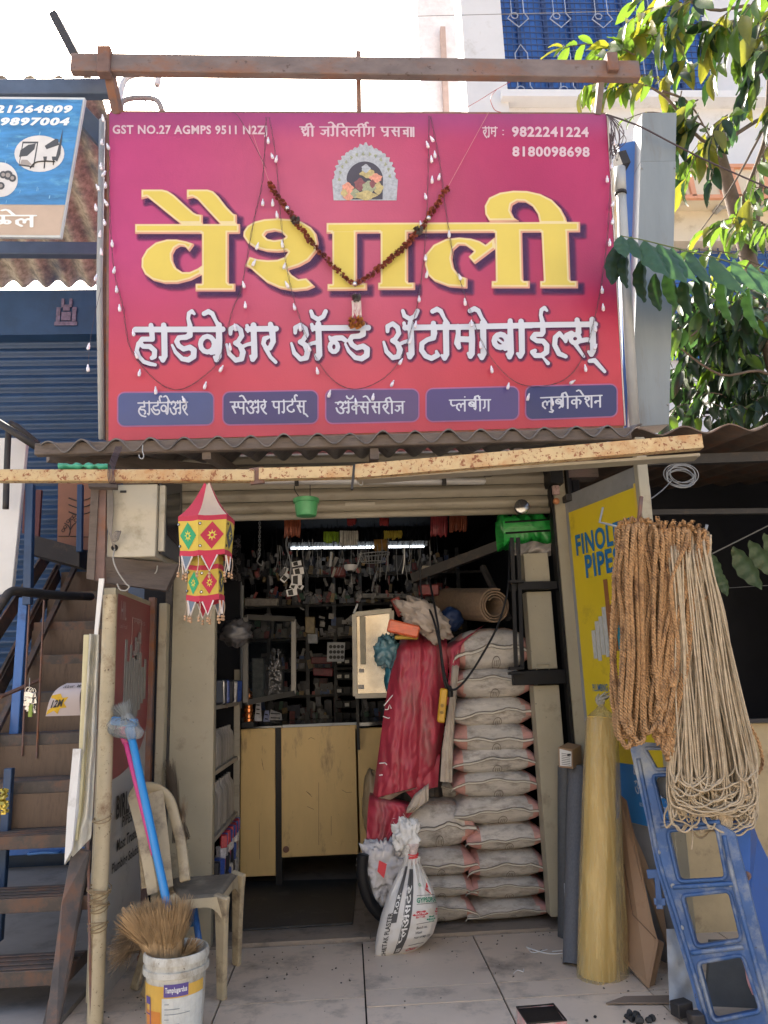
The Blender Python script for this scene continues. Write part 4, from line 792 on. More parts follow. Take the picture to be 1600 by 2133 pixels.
# ================================================================== left neighbour: blue shutter shop, roof, signboard
nb = T('neighbour_shop', 'blue shuttered shop with corrugated roof on the left', 'shop', (-2.6, 5.8, 0))
b = MB(); b.box(-6, -1.12, 5.9, 6.1, -.3, 3.9); b.box(-1.30, -1.14, 4.6, 6.0, -.3, 3.9); O('wall', b, m_bluesh, nb, kind='stuff')
zt = P(100, 700, 5.6).z
b = MB(); b.box(-5, -1.30, 5.45, 5.9, zt-.06, P(100, 604, 5.45).z); O('shutter_box', b, m_bluesh, nb)
sl2 = MB()
sl2.grid(lambda u, v: (-5+3.7*u, .012*math.cos(v*math.pi*2)-.012, v*.072), 1, 8)
sl_me = sl2.mesh('slat', smooth=50)
z = .42
while z < zt: place('slat', sl_me, m_bluesh, Matrix.Translation((0, 5.6, z)), nb); z += .074
b = MB(); b.box(-5, -1.3, 5.57, 5.6, .22, .41); O('bottom_panel', b, m_blue, nb, bevel=.004)
b = MB(); p = P(95, 1775, 5.55); b.tube(arc([p+V((-.10, 0, 0)), p+V((-.09, -.04, .0)), p+V((0, -.05, .005)), p+V((.09, -.04, 0)), p+V((.10, 0, 0))]), .009, 6); O('handle', b, mat('blue_handle', (.08, .22, .5), .3), nb, smooth=True)
b = MB(); b.box(-5, -1.2, 5.0, 5.7, -.3, .12); O('step', b, m_conc, nb)
# printed shrine sticker
b = MB(); p = P(137, 678, 5.44); 
for k, (dx, dz, w_, h_) in enumerate(((0, 0, .17, .03), (-.06, .03, .03, .12), (.06, .03, .03, .12), (0, .04, .07, .07), (0, .12, .05, .05), (-.03, .15, .02, .07), (.03, .15, .02, .07))): b.box(p.x+dx-w_/2, p.x+dx+w_/2, 5.436-.001*k, 5.44, p.z+dz, p.z+dz+h_)
O('door_sticker', b, mat('sticker', (.16, .13, .2), .5, v=.4, s=40), nb, kind='stuff')
# fence of dark beams
for (x0, y0, x1, y1, Y, w_, lb) in ((-60, 188, 235, 186, 3.75, .10, 'thick dark blue grey beam along the top of the left corrugated roof'), (-60, 520, 206, 522, 4.3, .085, 'dark blue beam crossing under the tilted blue signboard'), (118, 185, 230, 305, 3.9, .10, 'dark slanting roof strut beside the blue signboard')):
    b = MB(); b.beam(P(x0, y0, Y), P(x1, y1, Y), .06, w_); S('roof_beam', lb, 'beam', b, mat('bluegrey_steel', (.07, .10, .16), .6, v=.2), bevel=.004)
m_asb = mat('speckled_asbestos', (.40, .36, .30), .9, v=.5, s=26, d=(.11, .12, .15), da=.38, ds=3, d2=(.5, .42, .3), d2a=.02, d2s=70, b=.5)
zA, zB_ = P(100, 168, 3.98).z, P(100, 592, 5.45).z
rl = corr(-4.6, -1.42, 3.98, 5.45, lambda x: zA, zB_-zA, .17, .032); S('corrugated_roof', 'speckled old corrugated cement roof over the left shop seen from below', 'roof', rl, m_asb, smooth=60)
# shrunken dark loft under the roof
b = MB(); b.box(-5, -1.32, 5.46, 5.5, P(100, 604, 5.45).z-.01, zB_-.05); S('loft_board', 'dark blue board wall between the left roof and the blue shutter', 'board', b, m_bluesh)
# tilted blue signboard
bs_ = T('phone_repair_board', 'tilted blue and beige signboard with white phone numbers on the left roof', 'signboard', P(0, 493, 3.6))
bl_, br, tr_, tl_ = P(-140, 492, 3.72), P(126, 495, 3.72), P(177, 203, 3.55), P(-140, 200, 3.55)
bn = (br-bl_).cross(tl_-bl_).normalized(); bn = bn if bn.y < 0 else -bn
def BP(px, py, o=0): return PL(px, py, bl_, bn, o)
b = MB(); k = .20
def bpnt(u, v): return bl_.lerp(br, u).lerp(tl_.lerp(tr_, u), v)
b.slab([bl_, br, tr_, tl_][::1], -bn*.03); O('board', b, mat('board_white_edge', (.5, .55, .6), .5), bs_, bevel=.002)
b = MB(); A = [BP(-130, 425, .003), BP(136, 427, .003), BP(173, 208, .003), BP(-130, 206, .003)]; b.add(A, [(0, 1, 2, 3)]); O('blue_print', b, mat('board_blue', (.045, .22, .52), .4, v=.35, s=5, st=(1, 1, 4), d=(.12, .38, .62), da=.2, ds=6), bs_)
b = MB(); A = [BP(-130, 489, .003), BP(125, 490, .003), BP(136, 428, .003), BP(-130, 426, .003)]; b.add(A, [(0, 1, 2, 3)]); O('beige_print', b, mat('board_beige', (.46, .37, .31), .5, v=.08), bs_)
w = MB()
def bt(s, xa, ya, xb, yb, h, bold=.03, shear=.15): A = BP(xa, ya, .007); text_on(w, s, A, BP(xb, yb, .007)-A, BP(xa+h*.12, ya-h, .007)-A, bold=bold, shear=shear)
bt('9921264809', -48, 237, 151, 237, 17, .05); bt('7709897004', -62, 263, 145, 263, 17, .05)
A = BP(-60, 473, .006); dev_text(w, 'aa na lla e la'.split(), A, BP(76, 473, .006)-A, BP(-60, 450, .006)-A, bn*.001, r=26)
O('board_lettering', w, mat('board_letters', (.72, .78, .82), .5, v=.02), bs_)
def disc(cx, cy, rx, ry, o, mi, b, n=28): b.add([BP(cx+rx*math.cos(2*math.pi*k/n), cy+ry*math.sin(2*math.pi*k/n), o) for k in range(n)][::-1], [tuple(range(n))], mi)
b = MB(); disc(83, 321, 52, 38, .005, 0, b); disc(2, 375, 36, 36, .005, 0, b)
def bpoly(pts, o, mi): b.add([BP(x, y, o) for x, y in pts], [tuple(range(len(pts)))], mi)
bpoly([(40, 346), (72, 350), (81, 296), (48, 296)], .006, 1); bpoly([(42, 343), (70, 347), (78, 300), (50, 300)], .0066, 0); bpoly([(41, 328), (58, 326), (73, 312), (76, 300), (60, 303), (44, 314)], .0072, 1); bpoly([(43, 343), (60, 346), (68, 344), (58, 334), (46, 334)], .0072, 2)
bpoly([(94, 305), (98, 312), (124, 303), (122, 291), (117, 290)], .006, 1); bpoly([(92, 335), (98, 335), (99, 327), (91, 327)], .006, 1); bpoly([(110, 335), (118, 335), (118, 327), (109, 327)], .006, 1); bpoly([(116, 334), (132, 270), (127, 322), (120, 338)], .007, 1)
for px, py, r_ in ((3, 388, 8), (18, 366, 10), (27, 372, 8), (8, 365, 8)): disc(px, py, r_, r_, .0062+px*.00002, 1, b, 12); disc(px, py, r_*.5, r_*.5, .0072+px*.00002, 2, b, 10)
for k in range(26):
    x, y = ru(0, 140), ru(215, 420)
    if (x-83)**2/60**2+(y-321)**2/44**2 < 1 or 225 < y < 268 or (x-2)**2+(y-375)**2 < 40**2 or x > 165-.22*(y-200)-8: continue
    L = ru(5, 12); q = ru(.6, 2.2); bpoly([(x, y), (x+q, y), (x+q-L*.2, y+L), (x-L*.2, y+L)], .0045, 3)
b2 = b; O('board_pictures', b2, [mat('print_disc', (.62, .64, .68), .5), mat('print_dark', (.06, .07, .09), .5), mat('print_grey', (.32, .30, .30), .5), mat('print_circuit', (.2, .45, .7), .5)], bs_, kind='stuff')
for q in range(9):
    b = MB(); y = 430
b = MB(); b.tube(arc([BP(64, 352, .008), BP(75, 340, .008), BP(95, 337, .008), BP(116, 338, .008)]), .0035, 4); b.tube([BP(95, 335, .008), BP(93, 352, .008)], .0025, 4); b.tube([BP(113, 335, .008), BP(112, 345, .008)], .0025, 4); O('printed_cable', b, m_dark, bs_)
# white board, posts, terracotta panel with tree line drawing
b = MB(); b.slab([P(-60, 912, 4.4), P(-60, 1238, 4.4), P(2, 1238, 4.4), P(24, 1238, 4.4), P(56, 912, 4.4)], (0, .04, 0)); S('white_board', 'plain white board standing at the left edge of the photo', 'board', b, m_white, bevel=.003)
b = MB(); b.tube(arc([P(12, 1060, 4.3), P(18, 900, 4.3), P(30, 886, 4.3), P(50, 900, 4.3), P(80, 925, 4.35)]), .018, 8); S('bent_pipe', 'dark bent steel pipe in front of the white board', 'pipe', b, m_dark, smooth=True)
b = MB(); b.tube([P(-20, 868, 4.2), P(75, 930, 4.2)], .022, 8); S('slanting_pipe', 'dark steel pipe slanting down behind the left end of the awning', 'pipe', b, m_dark, smooth=True)
tp = T('terracotta_board', 'terracotta wall panel with an incised line drawing of a tree', 'panel', P(155, 1145, 5.3))
b = MB(); b.slab([P(122, 955, 5.3), P(119, 1145, 5.3), P(196, 1145, 5.3), P(196, 955, 5.3)], (0, .03, 0)); O('panel', b, mat('terracotta', (.24, .115, .07), .7, v=.1), tp)
b = MB(); Yt = 5.296
def ln(pts, r=.003): b.tube(arc([P(x, y, Yt) for x, y in pts], 5), r, 4)
for k, y in enumerate((1037, 1051, 1066)): ln([(143, y), (160, y+6), (178, y+4), (192, y-2)], .004)
ln([(144, 1116), (146, 1105), (142, 1095), (134, 1090)]); ln([(146, 1105), (152, 1094), (160, 1088)]); ln([(146, 1108), (147, 1090), (145, 1080)]); ln([(122, 1117), (144, 1117)]); ln([(146, 1117), (190, 1119)])
for cx, cy in ((132, 1098), (138, 1086), (146, 1080), (154, 1084), (160, 1094), (128, 1105), (165, 1088), (150, 1075)): ln([(cx, cy), (cx+4, cy-4), (cx+7, cy), (cx+3, cy+3), (cx, cy)], .002)
O('tree_drawing', b, m_dark, tp, kind='stuff')
b = MB(); b.slab([P(50, 1020, 5.25), P(46, 1110, 5.25), P(80, 1118, 5.25), P(86, 1020, 5.25)], (0, .03, 0)); S('maroon_board', 'dull maroon panel beside the white board', 'panel', b, mat('maroon', (.10, .035, .035), .7))
for (pa, pb_, Y, w_, m__, lb) in (((168, 1010), (166, 1150), 4.9, .035, m_bluesh, 'thin blue post in front of the terracotta panel'), ((52, 1245), (20, 1700), 4.5, .05, m_blue, 'bright blue post behind the steel stair'), ((20, 1600), (-4, 1960), 4.1, .04, m_bluesh, 'dark blue post at the left edge beside the lower steps'),
        ((64, 1010), (58, 1260), 4.45, .045, m_bluesh, 'dark blue post beside the white board')):
    b = MB(); b.beam(P(*pa, Y), P(*pb_, Y), w_, w_); S('blue_post', lb, 'post', b, m__, bevel=.003)
b = MB(); b.slab([P(52, 1110, 4.9), P(50, 1150, 4.9), P(165, 1180, 4.9), P(165, 1140, 4.9)], (0, .3, 0)); S('stair_landing_edge', 'dark slanting edge beam of the upper stair landing', 'beam', b, m_dark)
b = MB(); b.tube(arc([P(-30, 1310, 3.9), P(8, 1250, 3.95), P(26, 1232, 4.0), P(60, 1234, 4.1), P(120, 1240, 4.4), P(190, 1243, 4.8)]), .024, 8)
S('handrail', 'dark bent pipe handrail of the steel stair', 'handrail', b, m_dark, smooth=True)
# ================================================================== steel stair
m_stair = mat('stair_steel', (.085, .07, .06), .65, v=.35, s=8, d=(.17, .085, .05), da=.36, ds=8, b=.2)
sr = T('steel_stair', 'brown steel staircase with plywood risers climbing up at the left', 'staircase', (-1.65, 3.5, 0))
N = 9; sy0, sz0, dy, dz = 3.50, .165, .221, .222; xL, xR = -2.02, -1.17
for k in range(-1, N):
    y, z = sy0+dy*k, sz0+dz*k; xr_ = xR-.03*max(0, k-1); b = MB(); b.box(xL, xr_, y, y+.235, z-.05, z, 0)
    for q in range(4): b.box(xL, xr_, y+.02+q*.055, y+.05+q*.055, z, z+.006)
    b.box(xL, xr_, y-.004, y, z-.055, z+.004)
    O('tread', b, m_stair, sr, bevel=.002)
    if k >= 2:
        b = MB(); b.box(xL, xr_, y-.012, y-.006, z-dz+.0, z-.058) if False else b.box(xL, xr_, y+.20, y+.206, z+.008, z+dz-.052); O('riser', b, m_wood, sr)
for x in (xL-.03, xR+.0):
    a = V((x, sy0+dy*-1.6, sz0-dz*1.6-.04)); c = V((x-(.2 if x > -1.5 else 0), sy0+dy*N, sz0+dz*N-.04)); b = MB(); b.beam(a, c, .012, .13); b.beam(a+V((-.02 if x < -1.5 else .0, 0, .05)), c+V((0, 0, .05)), .04, .01); O('stringer', b, m_stair, sr)
b = MB(); a = V((xL-.25, sy0+dy*1, sz0+dz*1+.1)); c = V((xL-.1, sy0+dy*N, sz0+dz*N+.1)); b.beam(a, c, .012, .10)
b.beam(V((xL+.10, sy0+dy*3, sz0+dz*3+.02)), V((xL+.10, sy0+dy*N, sz0+dz*N+.02)), .03, .03)
O('side_rail', b, m_stair, sr, kind='stuff')
b = MB()
for x, y in ((62, 1245), (92, 1250)): b.tube([P(x, y, 4.45), P(x-16, y+330, 4.35)], .006, 5)
b.tube([P(0, 1452, 4.3), P(85, 1415, 4.5)], .012, 5)
O('baluster', b, m_rust, sr, kind='stuff')
b = MB(); b.slab([P(150, 1765, 3.30), P(128, 1880, 3.2), P(92, 2150, 3.0), P(118, 2150, 3.0), P(150, 1990, 3.15), P(166, 1880, 3.25), P(185, 1775, 3.3)], (0, .03, 0)); O('front_stringer', b, m_stair, sr, bevel=.003)
# keys and padlocks hanging on the stair
lk = T('lock_bunch', 'bunch of shiny padlocks and keys hanging from the stair rail', 'padlocks', P(65, 1490, 4.0))
m_chr = mat('chrome', (.45, .45, .45), .2, m=.9)
random.seed(3)
b = MB(); b.tube([P(62, 1412, 4.0), P(61, 1435, 4.0)], .002, 4); O('string', b, m_pvc, lk)
for k in range(16):
    p = P(62+ru(-10, 10), 1440+ru(0, 38), 4.0+ru(-.03, .03)); b = MB(); r_ = .011
    b.tube(arc([p+V((-r_, 0, 0)), p+V((-r_, 0, .014)), p+V((0, 0, .024)), p+V((r_, 0, .014)), p+V((r_, 0, 0))], 4), .0022, 5); b.obox(p+V((0, 0, -.011)), .03, .012, .024, Matrix.Rotation(ru(-.5, .5), 3, 'Y')); O('padlock', b, m_chr, lk, bevel=.002)
b = MB(); p = P(66, 1480, 4.0); b.box(p.x-.012, p.x+.006, p.y-.01, p.y, p.z-.03, p.z+.03); O('green_tag', b, mat('lime', (.25, .35, .05), .5), lk)
# brass bunch at the left edge
random.seed(5); gb = MB()
for k in range(40): p = P(ru(-6, 14), 1645+ru(0, 35)+k*.4, 3.7+ru(-.03, .03)); gb.obox(p, .02, .008, .014, Matrix.Rotation(ru(0, 6), 3, 'X') @ Matrix.Rotation(ru(0, 6), 3, 'Z'))
S('brass_bunch', 'golden yellow bunch of small brass fittings at the far left edge', 'fittings', gb, mat('brass', (.5, .4, .08), .3, m=.6), kind='stuff')
# poster curling off
def poster(u, v):
    a = P(140, 1423, 3.7).lerp(P(180, 1422, 3.7), u); c = P(95, 1492, 3.6).lerp(P(168, 1490, 3.66), u); return a.lerp(c, v)+V((0, -.05*math.sin(v*math.pi), .025*math.sin(v*math.pi)))
b = MB(); b.grid(poster, 8, 10); po = S('paper_notice', 'curled white paper notice with black print and a yellow star burst', 'notice', b, mat('notice_paper', (.52, .46, .46), .7, v=.04), smooth=True)
m_ink = mat('ink', (.03, .03, .03), .6); m_yp = mat('yellow_print', (.6, .38, .02), .6)
def on_poster(b, pts, o, mi=0): b.add([V(poster(u, v))+V((0, -o, .3*o)) for u, v in pts], [tuple(range(len(pts)))], mi)
b = MB(); on_poster(b, [(.02, .55), (.30, .5), (.42, .62), (.62, .60), (.50, .74), (.60, .84), (.40, .85), (.34, .97), (.22, .9), (.02, .98)][::-1], .004, 1)
A = V(poster(.12, .85))+V((0, -.008, .002)); text_on(b, '12M', A, V(poster(.45, .82))-V(poster(.12, .85)), V(poster(.14, .68))-V(poster(.12, .85)), bold=.04, mi=0)
A = V(poster(.22, .30))+V((0, -.008, .002)); text_on(b, 'SOLAR', A, V(poster(.62, .30))-V(poster(.22, .30)), V(poster(.24, .18))-V(poster(.22, .30)), bold=.03, mi=0)
A = V(poster(.75, .30))+V((0, -.008, .002)); text_on(b, 'W', A, V(poster(.95, .30))-V(poster(.75, .30)), V(poster(.75, .14))-V(poster(.75, .30)), bold=.05, mi=0)
O('notice_print', b, [m_ink, m_yp], po)
# plastic wrapped strip bundle hanging beside the post
wr = T('plastic_wrapped_strips', 'long white plastic wrapped strips hanging beside the yellow post', 'wrapped strips', P(150, 1800, 3.25))
b = MB(); b.slab([P(174, 1322, 3.28), P(164, 1560, 3.26), P(152, 1750, 3.25), P(160, 1752, 3.25), P(172, 1640, 3.26), P(186, 1322, 3.28)], (.004, .03, 0)); O('pale_strip', b, mat('pale_yellow_plastic', (.55, .50, .30), .4, v=.1), wr, bevel=.002)
def pl(u, v):
    L = [(186, 1320), (180, 1430), (172, 1560), (160, 1680), (134, 1803)]; Rr = [(207, 1322), (204, 1430), (200, 1560), (193, 1690), (190, 1745)]
    t = v*4; i = min(3, int(t)); t -= i; a = V(L[i]).lerp(V(L[i+1]), t); c = V(Rr[i]).lerp(V(Rr[i+1]), t); q = a.lerp(c, u)
    return P(q.x, q.y, 3.27-.02*math.sin(u*9+v*3)+.015*mnoise.noise(V((u*4, v*12, 1))))
b = MB(); b.grid(pl, 12, 40); O('plastic_film', b, mat('milky_film', (.50, .48, .40), .3, v=.25, s=10, st=(3, 3, .6), al=.93, d=(.2, .17, .11), da=.2, ds=5), wr, smooth=True)
b = MB(); b.slab([P(152, 1560, 3.24), P(140, 1690, 3.24), P(134, 1800, 3.22), P(150, 1770, 3.22), P(162, 1690, 3.24), P(168, 1560, 3.24)], (0, .012, 0)); O('white_flap', b, m_white, wr)
b = MB(); b.slab([P(206, 1205, 3.42), P(196, 1322, 3.42), P(203, 1325, 3.42), P(217, 1205, 3.42)], (0, .01, 0)); S('white_pipe_end', 'short white pipe section above the plastic wrapped strips', 'pipe', b, m_white)
# yellow posts
b = MB(); a, c = P(230, 1240, 3.47), P(197, 2150, 3.38); b.tube([a, a.lerp(c, .5)+V((.004, 0, 0)), c], .031, 12); S('yellow_post', 'round cream yellow steel post at the left front corner of the shop', 'post', b, m_postyel, smooth=50)
for k, (y, t) in enumerate(((1860, 7), (1885, 5), (1925, 4), (1700, 2))):
    b = MB(); c = P(204+(1925-y)*.04, y, 3.40)
    for q in range(t):
        r_ = .036+.002*q; b.tube([c+V((r_*math.cos(a), r_*math.sin(a), .012*math.sin(a*1+q)+q*.005-.012)) for a in [j*math.pi/6 for j in range(12)]], .0022, 4, closed=True)
    S('jute_tie', ['thick jute twine knot tied round the yellow post', 'second jute twine tie just below the knot on the post', 'lowest jute twine tie near the foot of the post', 'single twine tie high on the yellow post'][k], 'twine', b, mat('jute_twine', (.30, .22, .12), .9))
b = MB(); a = P(226, 1330, 3.46)
b = MB(); b.tube([P(176, 1400, 3.40), P(190, 2120, 3.36)], .006, 5); S('thin_rod', 'thin rusty rod standing along the left side of the yellow post', 'rod', b, m_rust)
# ------------------------------------------------------------ red and grey pipe board (side panel)
xp = P(245, 1235, 3.50).x
def HP(px, py, o=0.0): return PX(px, py, xp+o)
yn, yf = 3.50, 4.09
zT, zB = HP(245, 1235).z, .03
hb = T('pipe_advert_board', 'tall red and grey pipe advertisement board facing into the shop entrance', 'advert board', (xp, yn, zB))
b = MB(); b.box(xp-.03, xp, yn, yf, zB, zT); O('board', b, mat('board_grey', (.36, .35, .33), .45, v=.08, d=(.16, .15, .14), da=.1, ds=4), hb)
b = MB(); b.box(xp-.05, xp+.002, yn-.035, yn, zB+.02, zT+.02); O('cream_edge', b, m_cream, hb, bevel=.002)
b = MB(); b.box(xp-.03, xp+.002, yn, yf, zT, zT+.02); O('cream_top', b, m_cream, hb)
b = MB(); n = 14; e = .0025; zq = HP(245, 1600).z; ym = yn+.0; yl = yf; pts = [(xp+e, yn+.002, zT-.002), (xp+e, yf-.01, zT-.002)]
pts += [(xp+e, yf-.01, zq+.2)]+[(xp+e, yn+.002+(yf-.012-yn)*math.cos(math.pi/2*k/n), zq+.2-.24*math.sin(math.pi/2*k/n)) for k in range(1, n+1)]
b.add(pts, [tuple(range(len(pts)))]); O('red_print', b, mat('board_red', (.22, .045, .05), .4, v=.12, d=(.12, .05, .05), da=.1, ds=5), hb)
b = MB()
for k, (a, h0, h1) in enumerate([(.16, .0, .0), (.22, .1, -.02), (.28, .02, -.03), (.34, .08, -.01), (.40, -.02, .01), (.46, .0, .02), (.53, .05, .05), (.60, .12, .08), (.67, .08, .1)]):
    y = yn+(yf-yn)*a*1.15+.03; b.box(xp+.003+.0002*k, xp+.006+.0002*k, y, y+.034, HP(275, 1480).z+h1-.05, HP(275, 1335).z-h0)
O('pipe_print', b, mat('pipe_grey', (.22, .215, .20), .5, v=.3, s=20, st=(1, 9, 1)), hb, kind='stuff')
w = MB(); e = .0045
def ht(s, y0_, z0_, wd_, h, bold=.02): text_on(w, s, (xp+e, y0_, z0_), (0, wd_, 0), (0, 0, h), bold=bold)
for a_ in (('BIRLA', yn+.10, HP(262, 1695).z, .26, .10, .03), ('PIPES', yn+.20, HP(262, 1722).z+.01, .16, .045, .02), ('Most Trusted', yn+.13, HP(262, 1760).z, .36, .05), ('Plumbing Solution', yn+.07, HP(262, 1812).z+.02, .46, .055)): w = MB(); ht(*a_); O('black_lettering', w, m_ink, hb)
w = MB(); ht('HIL', yn+.05, HP(258, 1292).z, .09, .085, .01); ht('PIPES', yn+.28, HP(258, 1292).z, .2, .018, 0); ht('Leak Proof', yn+.04, HP(258, 1310).z, .12, .02, 0)
z0_ = HP(290, 1420).z
for yy, zz_, a, c in ((yn+.24, z0_, .16, .004), (yn+.24, z0_+.30, .16, .004), (yn+.24, z0_, .004, .30), (yn+.40, z0_, .004, .30)): w.box(xp+e, xp+e+.001, yy, yy+a, zz_, zz_+c)
O('pale_lettering', w, mat('pale_print', (.36, .26, .25), .5), hb)
b = MB(); random.seed(2)
for k in range(14): yy, zz_ = yn+.28+ru(0, .09), z0_+.01+k*.016; b.add([(xp+.0062+.0001*k, yy+q, zz_+s) for q, s in ((-.02, 0), (.03+ru(-.01, .02), .0), (.025, .02), (-.015+ru(-.01, .01), .025))], [(0, 1, 2, 3)])
O('emblem_print', b, mat('emblem_grey', (.27, .22, .21), .5, v=.4, s=60), hb, kind='stuff')
# ------------------------------------------------------------ timber brackets and meter cabinet
br_ = T('timber_bracket', 'old grey timber bracket boards carrying the cream cabinet', 'timber bracket', P(190, 1205, 3.45))
b = MB(); b.slab([P(190, 1012, 3.45), P(180, 1205, 3.45), P(196, 1208, 3.45), P(206, 1012, 3.45)], (0, .03, 0)); O('board', b, m_oldwood, br_)
b = MB(); b.slab([P(207, 1012, 3.46), P(197, 1208, 3.46), P(217, 1212, 3.46), P(221, 1012, 3.46)], (0, .03, 0)); O('board', b, m_rust, br_)
b = MB(); b.slab([P(197, 1160, 3.47), P(196, 1210, 3.47), P(345, 1230, 3.60), P(372, 1175, 3.66), P(222, 1160, 3.47)], (0, .06, 0)); O('board', b, m_oldwood, br_)
b = MB(); b.beam(P(186, 1012, 3.42), P(245, 1014, 3.44), .05, .02); O('cap_board', b, m_oldwood, br_)
cb = T('meter_cabinet', 'cream painted meter cabinet hanging left of the cloth lantern', 'cabinet', P(222, 1160, 3.5))
m_cab = mat('cabinet_cream', (.50, .46, .36), .5, v=.08, s=4, d=(.3, .26, .18), da=.16, ds=6, d2=DK, d2a=-.16, d2s=50)
A = P(222, 1160, 3.5); C = P(328, 1008, 3.5); x0_, x1_, z0_, z1_ = A.x, C.x, P(275, 1160, 3.5).z, C.z
b = MB(); b.box(x0_, x1_, 3.5, 3.93, z0_, z1_); O('case', b, m_cab, cb, bevel=.003)
b = MB(); b.box(x1_+.004, x1_+.03, 3.53, 3.56, z0_+.03, z1_); O('door_leaf', b, m_cab, cb)
b = MB(); gd = [P(337, 1006, 3.56), P(336, 1153, 3.56), P(381, 1176, 3.92), P(380, 1008, 3.92)]; b.slab(gd, (-.012, .004, 0)); O('grey_door', b, mat('grey_door', (.09, .09, .095), .5), cb, bevel=.003)
b = MB(); gd2 = [gd[0].lerp(gd[2], .14), gd[1].lerp(gd[3], .24), gd[2].lerp(gd[0], .22), gd[3].lerp(gd[1], .14)]; b.slab([p+V((.004, -.002, 0)) for p in gd2], (-.002, .001, 0)); O('dark_pane', b, mat('dark_glass', (.02, .026, .035), .15), cb)
b = MB(); b.lathe([(.0155, 0), (.0155, .004)], P(239, 1141, 3.495), 12, Matrix.Rotation(R_(90), 3, 'X')); O('cable_hole', b, m_black, cb)
b = MB(); p = P(257, 1024, 3.497); b.box(p.x-.014, p.x+.014, 3.494, 3.4985, p.z-.005, p.z+.005); O('slot', b, m_dark, cb)
b = MB()
for k in range(7):
    o = k*1.6; b.tube(arc([P(224+o, 1012, 3.46), P(225+o+ru(-1, 1), 1060, 3.46), P(225+o*.8, 1100, 3.46), P(233+ru(-3, 3), 1125+ru(-4, 4), 3.46), P(239, 1141, 3.48)]), .0035, 5)
for k in range(6): b.tube(arc([P(234, 1122, 3.45), P(240+k, 1108+k*3, 3.43), P(250+ru(-2, 3), 1105+ru(-4, 6), 3.44), P(246, 1118+k, 3.45), P(236, 1132, 3.46)]), .003, 5)
S('cable_bundle', 'grey taped cable bundle running down the cream cabinet into its hole', 'cables', b, mat('grey_cable', (.2, .18, .16), .7, v=.3))
b = MB(); b.tube(arc([P(239, 1143, 3.48), P(236, 1165, 3.46), P(245, 1190, 3.45), P(262, 1215, 3.45), P(269, 1222, 3.45), P(262, 1230, 3.45), P(250, 1228, 3.45), P(244, 1216, 3.45)]), .0035, 5)
b.tube(arc([P(328, 1178, 3.6), P(325, 1192, 3.6), P(312, 1203, 3.6), P(306, 1207, 3.6)]), .003, 5)
S('hanging_cable', 'loose pale cable looping below the cream cabinet', 'cable', b, mat('pale_cable', (.35, .34, .31), .6))
